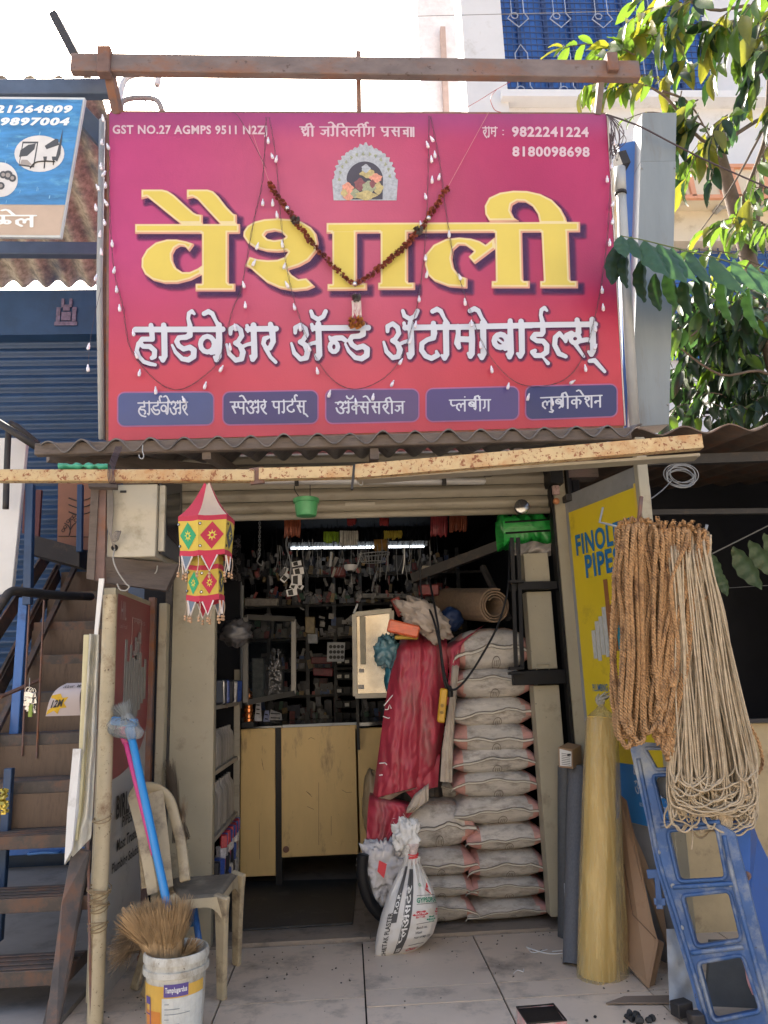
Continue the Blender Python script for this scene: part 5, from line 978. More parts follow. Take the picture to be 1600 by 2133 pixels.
# ================================================================== cloth lantern
def lantern():
    c0 = P(430, 1010, 3.15); t = T('cloth_lantern', 'colourful two tier cloth lantern with mirror work hanging from the rusty beam', 'lantern', c0)
    mr = mat('red_cloth', (.42, .03, .06), .85, v=.12, b=.3, bs=150); mbg = mat('beige_cloth', (.48, .37, .28), .85, v=.1, b=.3, bs=150); my = mat('mustard_cloth', (.52, .38, .06), .85, v=.15, b=.3, bs=150)
    mg = mat('green_cloth', (.03, .30, .13), .85, v=.12); mk = mat('charcoal_cloth', (.06, .07, .08), .85, v=.12); mo = mat('orange_cloth', (.55, .15, .04), .85, v=.12); mwh = mat('white_braid', (.62, .58, .56), .8); mgb = mat('greyblue_cloth', (.13, .17, .22), .85); myl = mat('yellow_thread', (.65, .55, .08), .8)
    ppm = (P(490, 1100, 3.15)-P(378, 1100, 3.15)).length/112
    def z_(py): return P(430, py, 3.15).z
    zt, z1, z2, z3, z4 = z_(1008), z_(1082), z_(1092), z_(1152), z_(1163); R1, R1b = 59*ppm, 54*ppm; cx, cy = c0.x+.004, c0.y
    R2 = 36*ppm; R2b = 38*ppm; y5, y6, y7, y8 = z_(1180), z_(1190), z_(1242), z_(1254); n6 = 6; rot = R_(-217)
    def hp(r, z, k, f=0.0, off=0.0, dx=0.0):
        """point on hexagon of circumradius r; k side, f along side"""
        a0 = rot+k*math.pi/3; a1 = a0+math.pi/3; p = V((math.cos(a0)*r, math.sin(a0)*r, 0)).lerp(V((math.cos(a1)*r, math.sin(a1)*r, 0)), f); nn = V((math.cos((a0+a1)/2), math.sin((a0+a1)/2), 0)); bow = .0
        return V((cx+dx, cy, z))+p+nn*off+V((0, 0, .006*math.sin(k*2.1+f*3)))
    for k in range(6):
        b = MB(); b.grid(lambda u, v: hp(.012, zt, k, u).lerp(hp(R1, z1, k, u), v)+V((0, 0, -.02*math.sin(v*math.pi))), 5, 8); O('top_panel', b, mr if k % 2 == 1 else mbg, t, smooth=True)
    b = MB()
    for k in range(6): b.grid(lambda u, v: hp(R1+.001, z1, k, u).lerp(hp(R1, z2, k, u), v), 4, 2)
    O('red_band', b, mr, t, smooth=40); b = MB()
    for k in range(6): b.grid(lambda u, v: hp(R1b+.001, z3, k, u).lerp(hp(R1b+.001, z4, k, u), v), 4, 2)
    O('red_band', b, mr, t, smooth=40)
    def tier(ra, za, rb, zb_, cols, dx=0):
        nonlocal_ = []
        for k in range(6):
            b = MB(); b.grid(lambda u, v: hp(ra, za, k, u, 0, dx).lerp(hp(rb, zb_, k, u, 0, dx), v), 5, 5); s_ = O('side_panel', b, my, t, smooth=40)
            def q(u, v, o): return hp(ra, za, k, u, o, dx).lerp(hp(rb, zb_, k, u, o, dx), v)
            b = MB(); b.add([q(.5, .04, .0018), q(.07, .5, .0018), q(.5, .96, .0018), q(.93, .5, .0018)], [(0, 1, 2, 3)]); O('diamond', b, cols[k], s_)
            b = MB(); sp = []
            for j in range(16): a = j*math.pi/8; rr = .17 if j % 2 == 0 else .08; sp.append(q(.5+rr*math.cos(a)*1.1, .5+rr*math.sin(a)*1.15, .003))
            b.add(sp, [tuple(range(16))]); sp = [q(.5+.06*math.cos(j*.785)*1.1, .5+.06*math.sin(j*.785), .004) for j in range(8)]; b.add(sp, [tuple(range(8))], 1); O('sun_stitch', b, [myl, cols[k]], s_)
            for (u, v) in ((.06, .12), (.06, .86)) if True else ():
                b = MB(); c = q(u, v, .004); b.lathe([(.0062, 0), (.0062, .002), (.0035, .003)], c, 10, V((math.cos(rot+(k+.5)*math.pi/3), math.sin(rot+(k+.5)*math.pi/3), 0)).to_track_quat('Z', 'Y').to_matrix(), cap1=False); b.lathe([(.0036, .0032), (.0001, .0034)], c, 10, V((math.cos(rot+(k+.5)*math.pi/3), math.sin(rot+(k+.5)*math.pi/3), 0)).to_track_quat('Z', 'Y').to_matrix(), mi=1); O('mirror_disc', b, [m_dark, m_chr], s_)
    tier(R1, z2, R1b, z3, [mk, mg, mr, mk, mg, mr][::1])
    b = MB()
    for k in range(6): b.grid(lambda u, v: hp(R2, z4+.004, k, u).lerp(hp(R2, y5, k, u), v), 3, 2)
    O('neck', b, my, t)
    b = MB()
    for k in range(6): b.grid(lambda u, v: hp(R2+.002, y5, k, u).lerp(hp(R2, y6, k, u), v), 3, 2)
    O('red_band', b, mr, t, smooth=40); b = MB()
    for k in range(6): b.grid(lambda u, v: hp(R2b+.003, y7, k, u).lerp(hp(R2b+.003, y8, k, u), v), 3, 2)
    O('red_band', b, mr, t, smooth=40)
    tier(R2, y6, R2b, y7, [mk, mg, mr, mk, mg, mr])
    ball = MB(); ball.lathe([(.0062*math.sin(math.pi*k/6), -.0062*math.cos(math.pi*k/6)) for k in range(1, 6)], n=8); me = ball.mesh('wooden_bead', smooth=True); mw = mat('wooden_bead', (.45, .28, .16), .6)
    for (r, z, L, wd_) in ((R1b, z4, .062, 1), (R2b, y8, .055, 1)):
        for k in range(6):
            cc = [mo, mgb, mr][k % 3]
            f0, f1 = .12, .72
            tip = hp(r, z-L, k, (f0+f1)/2, .006); a_ = hp(r, z, k, f0, .002); b_ = hp(r, z, k, f1, .002)
            b = MB(); b.add([a_, tip, b_], [(0, 1, 2)]); pe = O('pennant', b, cc, t)
            b = MB(); b.tube([a_, tip, b_], .0035, 5); O('white_trim', b, mwh, pe)
            for j in range(2): place('wooden_bead', me, mw, Matrix.Translation(tip+V((0, 0, -.012-.012*j))), t)
            cnr = hp(r, z, k, 0, .003); b = MB(); b.tube(arc([cnr, cnr+V((.002, 0, -L*.5)), cnr+V((-.003, 0, -L*1.05))], 4), .0018, 4); O('cord', b, mbg, t)
            for j in range(2): place('wooden_bead', me, mw, Matrix.Translation(cnr+V((-.003, 0, -L*1.05-.006-.012*j))), t)
lantern()
# green pot hanging, bracketed pulley light, etc
gp_t = T('green_pot', 'small green plastic pot hanging under the awning before the shutter', 'pot', P(638, 1076, 3.85))
c = P(638, 1055, 3.85); r_ = .066
b = MB(); b.lathe([(.048, -.052), (.052, -.05), (.057, -.02), (.060, .01), (.060, .018), (.067, .020), (.068, .040), (.062, .042), (.058, .036), (.055, -.02), (.04, -.044)], c, 24, wob=lambda t, z: 1+.02*math.sin(3*t)); O('pot_body', b, mat('green_plastic', (.08, .34, .13), .35, v=.15, s=14), gp_t, smooth=40)
b = MB(); b.tube(arc([P(622, 1033, 3.85), P(615, 1022, 3.85), P(613, 1012, 3.85)]), .0025, 5); b.tube([P(646, 1036, 3.85), P(646, 1010, 3.85)], .0025, 5); O('hanger_wire', b, m_dark, gp_t)
pl_ = T('clamp_light', 'dark round padlock shaped clamp at the right end of the shutter bottom', 'clamp', P(1085, 1070, 4.1))
b = MB(); b.lathe([(.035, -.02), (.042, -.012), (.042, .012), (.03, .02)], P(1087, 1056, 4.1), 16, Matrix.Rotation(R_(80), 3, 'X')); O('ring', b, m_chr, pl_, smooth=40)
b = MB(); b.box(P(1082, 1, 4.1).x-.0, P(1112, 1, 4.1).x, 4.06, 4.14, P(1100, 1048, 4.1).z, P(1100, 1034, 4.1).z); O('body', b, m_dark, pl_, bevel=.003)
nb_ = T('amulet', 'small red white amulet with an orange ball hung at the upper right door corner', 'amulet', P(1158, 1050, 4.08))
b = MB(); p = P(1158, 1022, 4.08); b.box(p.x-.02, p.x+.02, 4.07, 4.09, p.z-.025, p.z+.03); O('packet', b, mat('amulet_packet', (.30, .20, .18), .6, v=.5, s=60), nb_, bevel=.004)
b = MB(); b.lathe([(.019*math.sin(math.pi*k/8), -.019*math.cos(math.pi*k/8)) for k in range(1, 8)], P(1159, 1044, 4.08), 12); O('orange_ball', b, mat('orange_ball', (.5, .2, .08), .6, v=.2), nb_, smooth=True)
b = MB(); p = P(1155, 993, 4.1); b.box(p.x-.035, p.x+.035, 4.05, 4.2, p.z-.05, p.z+.06); O('black_cap', b, m_black, nb_)
# ================================================================== plastic chair
def skin_path(b, pts, w, th, up):  # flat strap along points, w width, th thickness
    pts = [V(p) for p in pts]; prev = None; U = V(up)
    rings = []
    for i, p in enumerate(pts):
        d = (pts[min(i+1, len(pts)-1)]-pts[max(i-1, 0)]).normalized(); r = d.cross(U).normalized(); u = r.cross(d)
        ww = w[i] if hasattr(w, '__len__') else w
        rings.append([p+r*ww/2+u*th/2, p-r*ww/2+u*th/2, p-r*ww/2-u*th/2, p+r*ww/2-u*th/2])
    k = len(b.v)
    for q in rings: b.v += [tuple(x) for x in q]
    for i in range(len(pts)-1):
        for j in range(4): b.f.append((k+i*4+j, k+i*4+(j+1) % 4, k+(i+1)*4+(j+1) % 4, k+(i+1)*4+j)); b.m.append(0)
    b.f += [(k, k+3, k+2, k+1), tuple(k+(len(pts)-1)*4+j for j in range(4))]; b.m += [0, 0]
m_ch = mat('chair_plastic', (.42, .345, .22), .45, v=.12, s=5, d=(.14, .105, .07), da=.30, ds=7, d2=(.06, .045, .03), d2a=-.08, d2s=50)
m_seat = mat('worn_seat', (.20, .165, .12), .65, v=.35, s=9, d=(.36, .31, .22), da=.2, ds=9, d2=(.03, .02, .015), d2a=-.05, d2s=30, b=.3)
fR, fL = G(462, 2082), G(292, 2076)        # front feet
bR = G(493, 2010); bL = fL+(bR-fR)*1.0
ch = T('plastic_chair', 'dirty cream plastic chair with a worn torn seat beside the broom bucket', 'chair', (fR+fL)/2)
zs = .43
def sc(px, py, z=zs): return G(px, py, z)
s_fr, s_br, s_bl, s_fl = sc(462, 1862), sc(497, 1815), sc(350, 1822), sc(365, 1868)
ax = (s_fr-s_fl); 
s_fl = sc(372, 1870); s_bl = sc(352, 1826)
b = MB()
def seat(u, v):
    p = s_fl.lerp(s_fr, u).lerp(s_bl.lerp(s_br, u), v); e = max(abs(2*u-1), abs(2*v-1)); return p+V((0, 0, -.012*(1-e**2)-.02*max(0, e-.88)/.12+.003*math.sin(u*30)*(u > .8)))
b.grid(seat, 20, 16); O('seat', b, m_seat, ch, smooth=True)
b = MB(); cn = [s_fl, s_fr, s_br, s_bl]
for i in range(4):
    p, q = cn[i], cn[(i+1) % 4]; n_ = 10
    for k in range(n_):
        a, c = p.lerp(q, k/n_), p.lerp(q, (k+1)/n_); ha, hc = .045+.05*abs(2*k/n_-1)**3, .045+.05*abs(2*(k+1)/n_-1)**3
        b.quad(a+V((0, 0, -.01)), c+V((0, 0, -.01)), c+V((0, 0, -hc)), a+V((0, 0, -ha)))
O('apron', b, m_ch, ch, kind='stuff')
for top, ft in ((s_fr, fR), (s_fl, fL+V((.02, 0, 0))), (s_br, bR), (s_bl, G(280, 2062))):
    b = MB(); d = (ft-top); side = V((.5, .85, 0)); mid = top.lerp(ft, .5)
    skin_path(b, [top+V((0, 0, -.005)), top.lerp(ft, .15), mid, ft], [.075, .062, .05, .042], .028, side); O('leg', b, m_ch, ch, bevel=.006)
# backrest frame: rises from the rear edge (towards the left, facing right)
p1, p2 = sc(352, 1838), sc(300, 1860)
def bk(px, py, Y): return P(px, py, Y)
b = MB(); skin_path(b, arc([bk(386, 1836, 3.60), bk(378, 1760, 3.66), bk(366, 1710, 3.70), bk(352, 1665, 3.73), bk(330, 1645, 3.72), bk(305, 1640, 3.66), bk(285, 1648, 3.58), bk(278, 1662, 3.55)], 5), .046, .02, (0, -1, 0)); O('back_frame', b, m_ch, ch, bevel=.004, smooth=50)
b = MB(); skin_path(b, arc([bk(276, 1660, 3.55), bk(294, 1730, 3.48), bk(306, 1790, 3.45), bk(318, 1862, 3.42)], 5), [.04]*16, .024, (.3, -1, 0)); O('back_frame', b, m_ch, ch, smooth=50)
b = MB(); skin_path(b, arc([bk(322, 1650, 3.69), bk(330, 1720, 3.64), bk(336, 1780, 3.6), bk(342, 1850, 3.56)], 5), [.075]*16, .012, (.2, -1, 0)); O('back_slat', b, m_ch, ch, smooth=50)
b = MB(); skin_path(b, arc([bk(287, 1680, 3.56), bk(296, 1760, 3.5), bk(303, 1850, 3.47)], 5), [.03]*11, .012, (.5, -1, 0)); O('back_slat', b, m_ch, ch, smooth=50)
# ================================================================== paint bucket with grass brooms
c = G(364, 2158); c.z = .0
bk_ = T('paint_bucket', 'white paint bucket with yellow label holding a grass broom', 'bucket', c)
rT, rB, hB = .119, .100, .300
m_bkt = mat('bucket_white', (.52, .51, .45), .4, v=.1, d=(.24, .20, .14), da=.33, ds=8, st=(1, 1, .5), d2=(.10, .08, .05), d2a=.05, d2s=60)
b = MB(); b.lathe([(rB, .0), (rB+.009, .15), (rT-.008, hB-.075), (rT+.004, hB-.07), (rT+.004, hB-.05), (rT-.004, hB-.048), (rT-.002, hB-.03), (rT+.004, hB-.028), (rT+.004, hB-.012), (rT, hB), (rT-.006, hB), (rT-.012, hB-.02), (rT-.02, .13), (rB-.01, .02)], c, 40); O('bucket_body', b, m_bkt, bk_, smooth=40)
m_lby = mat('label_yellow', (.62, .38, .07), .4, v=.12); m_lbo = mat('label_orange', (.6, .22, .04), .4); m_lbp = mat('label_purple', (.10, .07, .25), .4); m_lbw = mat('label_pale', (.55, .56, .52), .4, v=.12, s=30)
def cyl(az, z, o=.0015):
    r = (rB+.009*z/.15) if z < .15 else (rB+.009+(rT-.008-rB-.009)*(z-.15)/(hB-.075-.15)); return c+V(((r+o)*math.sin(az), -(r+o)*math.cos(az), z))
def patch(b, a0, a1, z0, z1, o, mi=0, n=8):
    b.grid(lambda u, v: cyl(a0+(a1-a0)*u, z0+(z1-z0)*v, o), n, 2, mi)
lb = MB(); patch(lb, -1.45, -.25, .05, .205, .0012, 0); patch(lb, -1.0, -.3, .05, .12, .0022, 1); patch(lb, -.25, 1.3, .04, .165, .0012, 3); patch(lb, -.25, 1.3, .166, .205, .002, 0); patch(lb, -.18, .62, .17, .212, .003, 2)
patch(lb, -1.05, -1.01, .06, .14, .003, 2, 2); patch(lb, -1.0, -.72, .14, .165, .003, 2, 3); patch(lb, -.76, -.72, .05, .16, .003, 2, 2); patch(lb, -1.0, -.76, .105, .11, .003, 2, 3)
O('label', lb, [m_lby, m_lbo, m_lbp, m_lbw], bk_)
def cyl_text(b, s, a0, a1, z0, h, o, bold=.02, mi=0):
    vs, fs = glyphs(s, bold); a = np.array(vs); x0_, x1_ = a[:, 0].min(), a[:, 0].max(); y0_, y1_ = a[:, 1].min(), a[:, 1].max()
    b.add([cyl(a0+(a1-a0)*(v[0]-x0_)/(x1_-x0_), z0+h*(v[1]-y0_)/(y1_-y0_), o) for v in vs], fs, mi)
lb = MB(); cyl_text(lb, 'Tamplugardus', -.13, .57, .179, .024, .0045, .03, 0); 
for k in range(6): patch(lb, -.15, .7-.35*(k % 3), .06+k*.017, .0625+k*.017, .003, 1, 6)
O('label_print', lb, [mat('label_white', (.7, .7, .7), .4), mat('label_greyprint', (.22, .25, .26), .5)], bk_)
def grass(name_b, base, tip, n, spread, bend, r=.0009, seed=1, flare=1.0):
    rr = random.Random(seed); b = MB(); base, tip = V(base), V(tip); d = tip-base; L = d.length; u = d.normalized(); s = u.orthogonal().normalized(); t = u.cross(s)
    for k in range(n):
        a = rr.uniform(0, 6.28); q = math.sqrt(rr.random()); off = (s*math.cos(a)+t*math.sin(a))*q; l = L*rr.uniform(.7, 1.05)
        p0 = base+off*.045; p1 = base+u*l*.5+off*spread*.45+V((0, 0, 0)); p2 = base+u*l+off*spread+V(bend)*q*rr.uniform(.3, 1.2)
        w_ = s*math.cos(a+1.5)+t*math.sin(a+1.5)
        b.add([p0-w_*r, p0+w_*r, p1+w_*r*1.3, p1-w_*r*1.3, p2+w_*r*.5, p2-w_*r*.5], [(0, 1, 2, 3), (3, 2, 4, 5)])
    return b
m_straw = mat('straw', (.40, .27, .14), .8, v=.3, s=30, hv=.2); m_straw2 = mat('dry_grass', (.25, .18, .11), .85, v=.4, s=30, hv=.2)
gb_ = T('grass_broom', 'dry straw grass broom head standing up in the paint bucket', 'broom', c+V((0, 0, .2)))
for k, (bx_, by_, tx, ty, sp, n) in enumerate(((335, 2010, 300, 1885, .075, 800), (345, 2010, 335, 1878, .08, 900), (360, 2010, 380, 1872, .06, 500), (335, 2005, 262, 1895, .06, 600), (375, 2010, 408, 1960, .04, 300), (350, 2010, 355, 1900, .08, 500))):
    O('straw', grass('', P(bx_, by_, 3.25-.0), P(tx, ty, 3.22), n, sp, (0, 0, -.01), seed=k, r=.0011), m_straw, gb_, kind='stuff')
g2 = T('grass_broom', 'dark drooping grass broom lying between the yellow post and the bucket', 'broom', P(250, 2010, 3.4))
for k, (a, c_) in enumerate((((300, 1955), (240, 1935)), ((300, 1960), (225, 1985)), ((290, 1950), (255, 1970)))): O('straw', grass('', P(*a, 3.45), P(*c_, 3.4), 260, .07, (0, 0, -.05), seed=20+k), m_straw2, g2, kind='stuff')
# long handled brooms in plastic
for k, (nm, lb, col, top, bot, ycap) in enumerate((('broom_handle', 'bright blue broom handle standing in the bucket, head wrapped in plastic', (.01, .20, .52), (274, 1535), (352, 1900), (262, 1505)), ('broom_handle', 'pink broom handle leaning behind the blue one', (.52, .03, .20), (262, 1540), (322, 1780), (250, 1512)))):
    mm_ = mat('broom_plastic', col, .35, v=.05, coat=.3); t = T(nm, lb, 'broom', P(*bot, 3.26+.04*k))
    a, e = P(*top, 3.42+.03*k), P(*bot, 3.27+.06*k); b = MB(); b.tube([a, e], .0165 if k == 0 else .0135, 14); O('handle', b, mm_, t, smooth=50)
    b = MB(); u = (a-e).normalized(); b.tube([a-u*.02, a+u*.04, a+u*.05], [.018, .022, .012], 12); b.beam(a+u*.06+V((-.07, 0, .015)), a+u*.06+V((.035, 0, -.0)), .05, .035, up=(0, 0, 1)); O('head_socket', b, mat('broom_head', tuple(x*.8+.05 for x in col), .4), t, bevel=.006)
    bt_ = MB()
    q = a+u*.085
    O('bristles', grass('', a+u*.06, a+u*.06+V((-.03, -.01, .09)), 160, .05, (0, 0, 0), r=.0012, seed=40+k), mat('bristle_grey', (.3, .32, .32), .6), t, kind='stuff')
def film(u, v):
    c_ = P(262, 1518, 3.41); t = 2*math.pi*u; ph = (v-.5)*math.pi; r_ = .074*math.cos(ph)**.6; n_ = mnoise.noise(V((math.cos(t)*3, math.sin(t)*3, v*5)))
    return c_+V((r_*math.cos(t)*(1+.25*n_), .04*math.sin(t)*math.cos(ph), .038*math.sin(ph)*(1+.3*n_)-.18*r_*math.cos(t)*1.2))
b = MB(); b.grid(film, 28, 14, closeu=True); S('plastic_wrap', 'crinkled clear plastic bag over the two broom heads', 'plastic bag', b, mat('clear_film', (.36, .40, .40), .15, v=.3, s=30, al=.42, b=.8, bs=40), smooth=True)
# upright broom leaning on the pier behind the chair
b3 = T('upright_broom', 'dark grass broom with blue handle leaning upside down on the cream pier', 'broom', P(395, 1815, 3.9))
O('straw', grass('', P(378, 1750, 3.95), P(352, 1590, 4.08), 420, .035, (0, 0, 0), seed=60), mat('dark_straw', (.10, .075, .05), .85, v=.3), b3, kind='stuff')
O('loose_straw', grass('', P(378, 1750, 3.95), P(384, 1660, 4.0), 60, .03, (0, 0, 0), seed=61), m_straw2, b3, kind='stuff')
b = MB(); b.tube([P(376, 1745, 3.95), P(384, 1790, 3.9), P(400, 1930, 3.8)], .012, 10); O('handle', b, mat('dull_blue', (.02, .12, .25), .4), b3, smooth=True)
b = MB(); b.tube([P(405, 1890, 3.78), P(418, 1985, 3.7)], .014, 8); S('blue_tube_end', 'short dark blue tube under the plastic chair', 'tube', b, m_blue, smooth=True)
# ================================================================== wall box, rolls and cardboard at the right
def cylz(px0, px1, Yc, ztop, zbot=0.0, n=28, pyb=2000):
    a, c_ = P(px0, pyb, Yc), P(px1, pyb, Yc); return (a.x+c_.x)/2, (c_.x-a.x)/2
m_mesh = mat('grey_mesh_roll', (.105, .11, .12), .6, v=.25, s=60, st=(3, 3, 1), b=.5, bs=200)
rl_ = T('mesh_roll', 'tall dark grey wire mesh roll standing on the tiles right of the bags', 'roll', G(1200, 2025))
a, c_ = G(1199, 2032), P(1200, 1598, 4.02)
def leanroll(b, base, top, r0, r1, n=30, mi=0, spiral=True):
    base, top = V(base), V(top); d = (top-base); u = d.normalized(); x = u.cross(V((0, 1, 0))).normalized(); y = x.cross(u)
    b.grid(lambda s, t: base+d*t+(x*math.cos(2*math.pi*s)+y*math.sin(2*math.pi*s))*(r0+(r1-r0)*t), n, 12, mi, closeu=True)
    k = len(b.v); b.add([top+(x*math.cos(2*math.pi*s/n)+y*math.sin(2*math.pi*s/n))*r1 for s in range(n)], [tuple(range(n))], mi)
b = MB(); leanroll(b, G(1203, 2020)+V((.0, .06, 0)), P(1204, 1600, 4.06), .048, .05); O('roll_body', b, m_mesh, rl_, smooth=50)
b = MB(); leanroll(b, G(1180, 1960)+V((.01, .06, 0)), P(1178, 1596, 4.10), .036, .04); O('inner_roll', b, mat('grey_mesh_dark', (.06, .065, .07), .6, v=.2, s=60, b=.4, bs=200), rl_, smooth=50)
b = MB(); p0, p1 = P(1177, 1840, 3.99), P(1189, 1920, 3.99); q = [P(1175, 1840, 4.0), P(1178, 1925, 4.0), P(1192, 1927, 4.0), P(1189, 1842, 4.0)]; b.slab(q, (0, .002, 0)); lbm = O('label', b, mat('roll_label', (.42, .43, .45), .5, v=.5, s=50), rl_)
b = MB()
for k in range(6): b.tube([P(1177+ru(0, 3), 1850+k*12, 3.997), P(1188, 1848+k*12, 3.997)], .0016, 4)
b.tube(arc([P(1177, 1868, 3.996), P(1186, 1860, 3.996), P(1188, 1874, 3.996), P(1178, 1880, 3.996)]), .003, 4, mi=1)
O('label_print', b, [m_ink, mat('label_red', (.5, .05, .06), .5)], rl_, kind='stuff')
cbx = T('small_carton', 'small brown carton with a white label balanced on top of the mesh roll', 'carton', P(1190, 1600, 4.0))
m_card = mat('cardboard', (.30, .19, .11), .8, v=.1, s=5, d=(.2, .12, .07), da=.15, ds=5)
f0, f1, f2, f3 = P(1164, 1598, 3.97), P(1194, 1602, 3.97), P(1193, 1562, 3.97), P(1163, 1556, 3.97)
b = MB(); D_ = V((.085, .13, .01)); b.slab([f0, f1, f2, f3], D_); O('carton_body', b, m_card, cbx, bevel=.002)
b = MB(); e = V((0, -.002, 0)); q = [f0.lerp(f2, .08)+e, f1.lerp(f3, .12)+e, f2.lerp(f0, .1)+e, f3.lerp(f1, .08)+e]; b.add(q, [(0, 1, 2, 3)]); O('label', b, m_white, cbx)
b = MB()
for k in range(7): s_, t_ = f0.lerp(f3, .18+k*.09)+e*2, f1.lerp(f2, .18+k*.09)+e*2; b.tube([s_.lerp(t_, .2), s_.lerp(t_, .8)], .0011, 4)
b.obox(f0.lerp(f2, .72)+e*2, .018, .001, .010); O('label_print', b, m_ink, cbx, kind='stuff')
# yellow roll in plastic
yr = T('yellow_roll', 'tall yellow sheet roll wrapped in clear plastic standing on the tiles', 'roll', G(1255, 2060))
yb, yt = G(1257, 2052)+V((.005, .09, 0)), P(1257, 1472, 3.62)+V((0, .03, 0)); m_yr = mat('yellow_sheet', (.56, .40, .14), .45, v=.1, s=3, st=(3, 3, .4), d=(.40, .33, .18), da=.15, ds=4, st_=None) if False else mat('yellow_sheet', (.60, .38, .06), .45, v=.1, s=3, st=(3, 3, .4), d=(.5, .42, .25), da=.15, ds=4)
b = MB(); leanroll(b, yb, yb.lerp(yt, .955), .078, .064, 36); O('sheet_roll', b, m_yr, yr, smooth=50)
def yfilm(s, t):
    d = yt+V((0, 0, .01))-yb; p = yb+d*t*1.0; a = 2*math.pi*s; r = (.088+(.071-.088)*t); n_ = mnoise.noise(V((math.cos(a)*2, math.sin(a)*2, t*4)))*.5+mnoise.noise(V((math.cos(a)*9, math.sin(a)*9, t*2)))*.35
    fl_ = max(0, math.cos(a-.2))*(1-t)*.05
    k = 1
    if t > .94: k = max(.15, 1-((t-.94)/.06)**1.3)
    return p+V((math.cos(a)*(r+fl_)*(1+.16*n_)*k, math.sin(a)*r*(1+.20*n_)*k, -.008 if t < .02 else 0))
b = MB(); b.grid(yfilm, 60, 60, closeu=True); O('plastic_sleeve', b, mat('sleeve_film', (.60, .47, .22), .2, v=.3, s=8, st=(6, 6, .5), al=.46, b=1.0, bs=30, bst=(3, 3, .5)), yr, smooth=True)
b = MB(); kt = yfilm(0, 1)*.5+yfilm(.5, 1)*.5
for k in range(14): b.tube(arc([kt+V((ru(-.01, .01), 0, -.01)), kt+V((ru(-.02, .02), ru(-.01, .01), .02)), kt+V((ru(-.01, .07), ru(-.02, .02), ru(.02, .055)))], 4), [.007, .006, .006, .006, .007, .006, .005, .004, .003][:9], 5)
b.tube([kt+V((.014*math.cos(a), .014*math.sin(a), .004)) for a in [j*math.pi/5 for j in range(10)]], .005, 5, closed=True)
O('tied_knot', b, mat('knot_film', (.42, .40, .33), .2, v=.2, b=.5, al=.8), yr, smooth=True)
# cardboard sheets leaning
def cardq(name, lb, pts, th, mm=None, folds=()):
    t = MB(); t.slab(pts, th); o = S(name, lb, 'cardboard', t, mm or m_card, bevel=.001); 
    for f in folds: fb = MB(); fb.tube(f, .0022, 4); O('crease', fb, mat('crease_brown', (.12, .07, .04), .8), o)
    return o
cardq('cardboard_sheet', 'flat brown cardboard sheet leaning behind the yellow roll with a folded edge', [P(1292, 1655, 3.75), P(1298, 2000, 3.6), P(1352, 2062, 3.42), P(1372, 1962, 3.45), P(1362, 1930, 3.48), P(1306, 1668, 3.75)], (.0, .012, 0), folds=[[P(1318, 1905, 3.52), P(1366, 1955, 3.43)], [P(1300, 1800, 3.66), P(1318, 1905, 3.55)]])
cardq('cardboard_sheet', 'narrow brown cardboard sheet with torn end leaning beside the blue truck frame', [P(1306, 1668, 3.85), P(1318, 1760, 3.8), P(1395, 1985, 3.62), P(1382, 1890, 3.66), P(1346, 1775, 3.76), P(1330, 1700, 3.84)], (0, .015, 0), mm=mat('cardboard_light', (.36, .25, .16), .8, v=.12))
cardq('cardboard_sheet', 'stack edge of folded cardboard behind the leaning sheets', [P(1352, 2060, 3.44), P(1362, 2062, 3.45), P(1384, 1965, 3.5), P(1373, 1958, 3.5)], (0, .03, 0))
cardq('carton_flap', 'thin grey brown board scrap lying on the floor before the truck frame', [G(1262, 2092, .004), G(1400, 2092, .004), G(1400, 2076, .004), G(1300, 2078, .004)], (0, 0, .006), mm=mat('scrap', (.2, .15, .11), .8))
# ================================================================== yellow pipe board on the right side
FF, FNr = P(1185, 1074, 4.05), P(1322, 1008, 3.50)
FF.z = FNr.z = (FF.z+FNr.z)/2; fu = (FNr-FF); FLn = fu.length; fu.normalize(); fn_ = V((0, 0, 1)).cross(fu)
if fn_.x > 0: fn_ = -fn_
def fw(f, z, o=0.0): return V((FF.x, FF.y, 0))+fu*(FLn*f)+fn_*o+V((0, 0, z))
def FP(px, py, o=0.0): return PL(px, py, FF, fn_, o)
zT2 = FF.z
def fbox(b, f0, f1, z0_, z1_, o0, o1, mi=0):
    q = [fw(f, z, o) for z in (z0_, z1_) for o in (o0, o1) for f in (f0, f1)]; b.add(q, [(0, 2, 3, 1), (4, 5, 7, 6), (0, 1, 5, 4), (2, 6, 7, 3), (0, 4, 6, 2), (1, 3, 7, 5)], mi)
fb_ = T('pipe_advert_board', 'yellow and blue pipe advertisement board on the right side wall behind the ropes', 'advert board', fw(.5, .3))
zmid = FP(1300, 1590).z; zbot = FP(1310, 1690).z-.05
m_fy = mat('advert_yellow', (.62, .47, .02), .4, v=.07, s=2, d=(.33, .24, .03), da=.12, ds=5)
b = MB(); fbox(b, 0, 1, zbot, zT2, -.03, 0); O('board', b, m_fy, fb_)
b = MB(); fbox(b, .002, .999, zbot+.002, zmid, .001, .003); O('blue_print', b, mat('advert_blue', (.02, .16, .42), .4, v=.08), fb_)
b = MB(); fbox(b, 1.003, 1.05, zT2-.22, zT2+.015, -.03, .012); O('edge_strip', b, mat('edge_yellow', (.6, .42, .06), .5), fb_, bevel=.002)
def ft(s, fa, fb2, z, h, bold=.02, w=None):
    q = w or MB(); A = fw(fa, z, .0045); text_on(q, s, A, fw(fb2, z, .0045)-A, (0, 0, h), bold=bold)
    if w is None: O('blue_lettering', q, m_fink, fb_)
m_fink = mat('advert_blue_ink', (.015, .14, .33), .45)
ft('FINOLEX', .08, .90, FP(1205, 1158).z, .115, .03); ft('PIPES', .20, .72, FP(1224, 1205).z-.0, .125, .03)
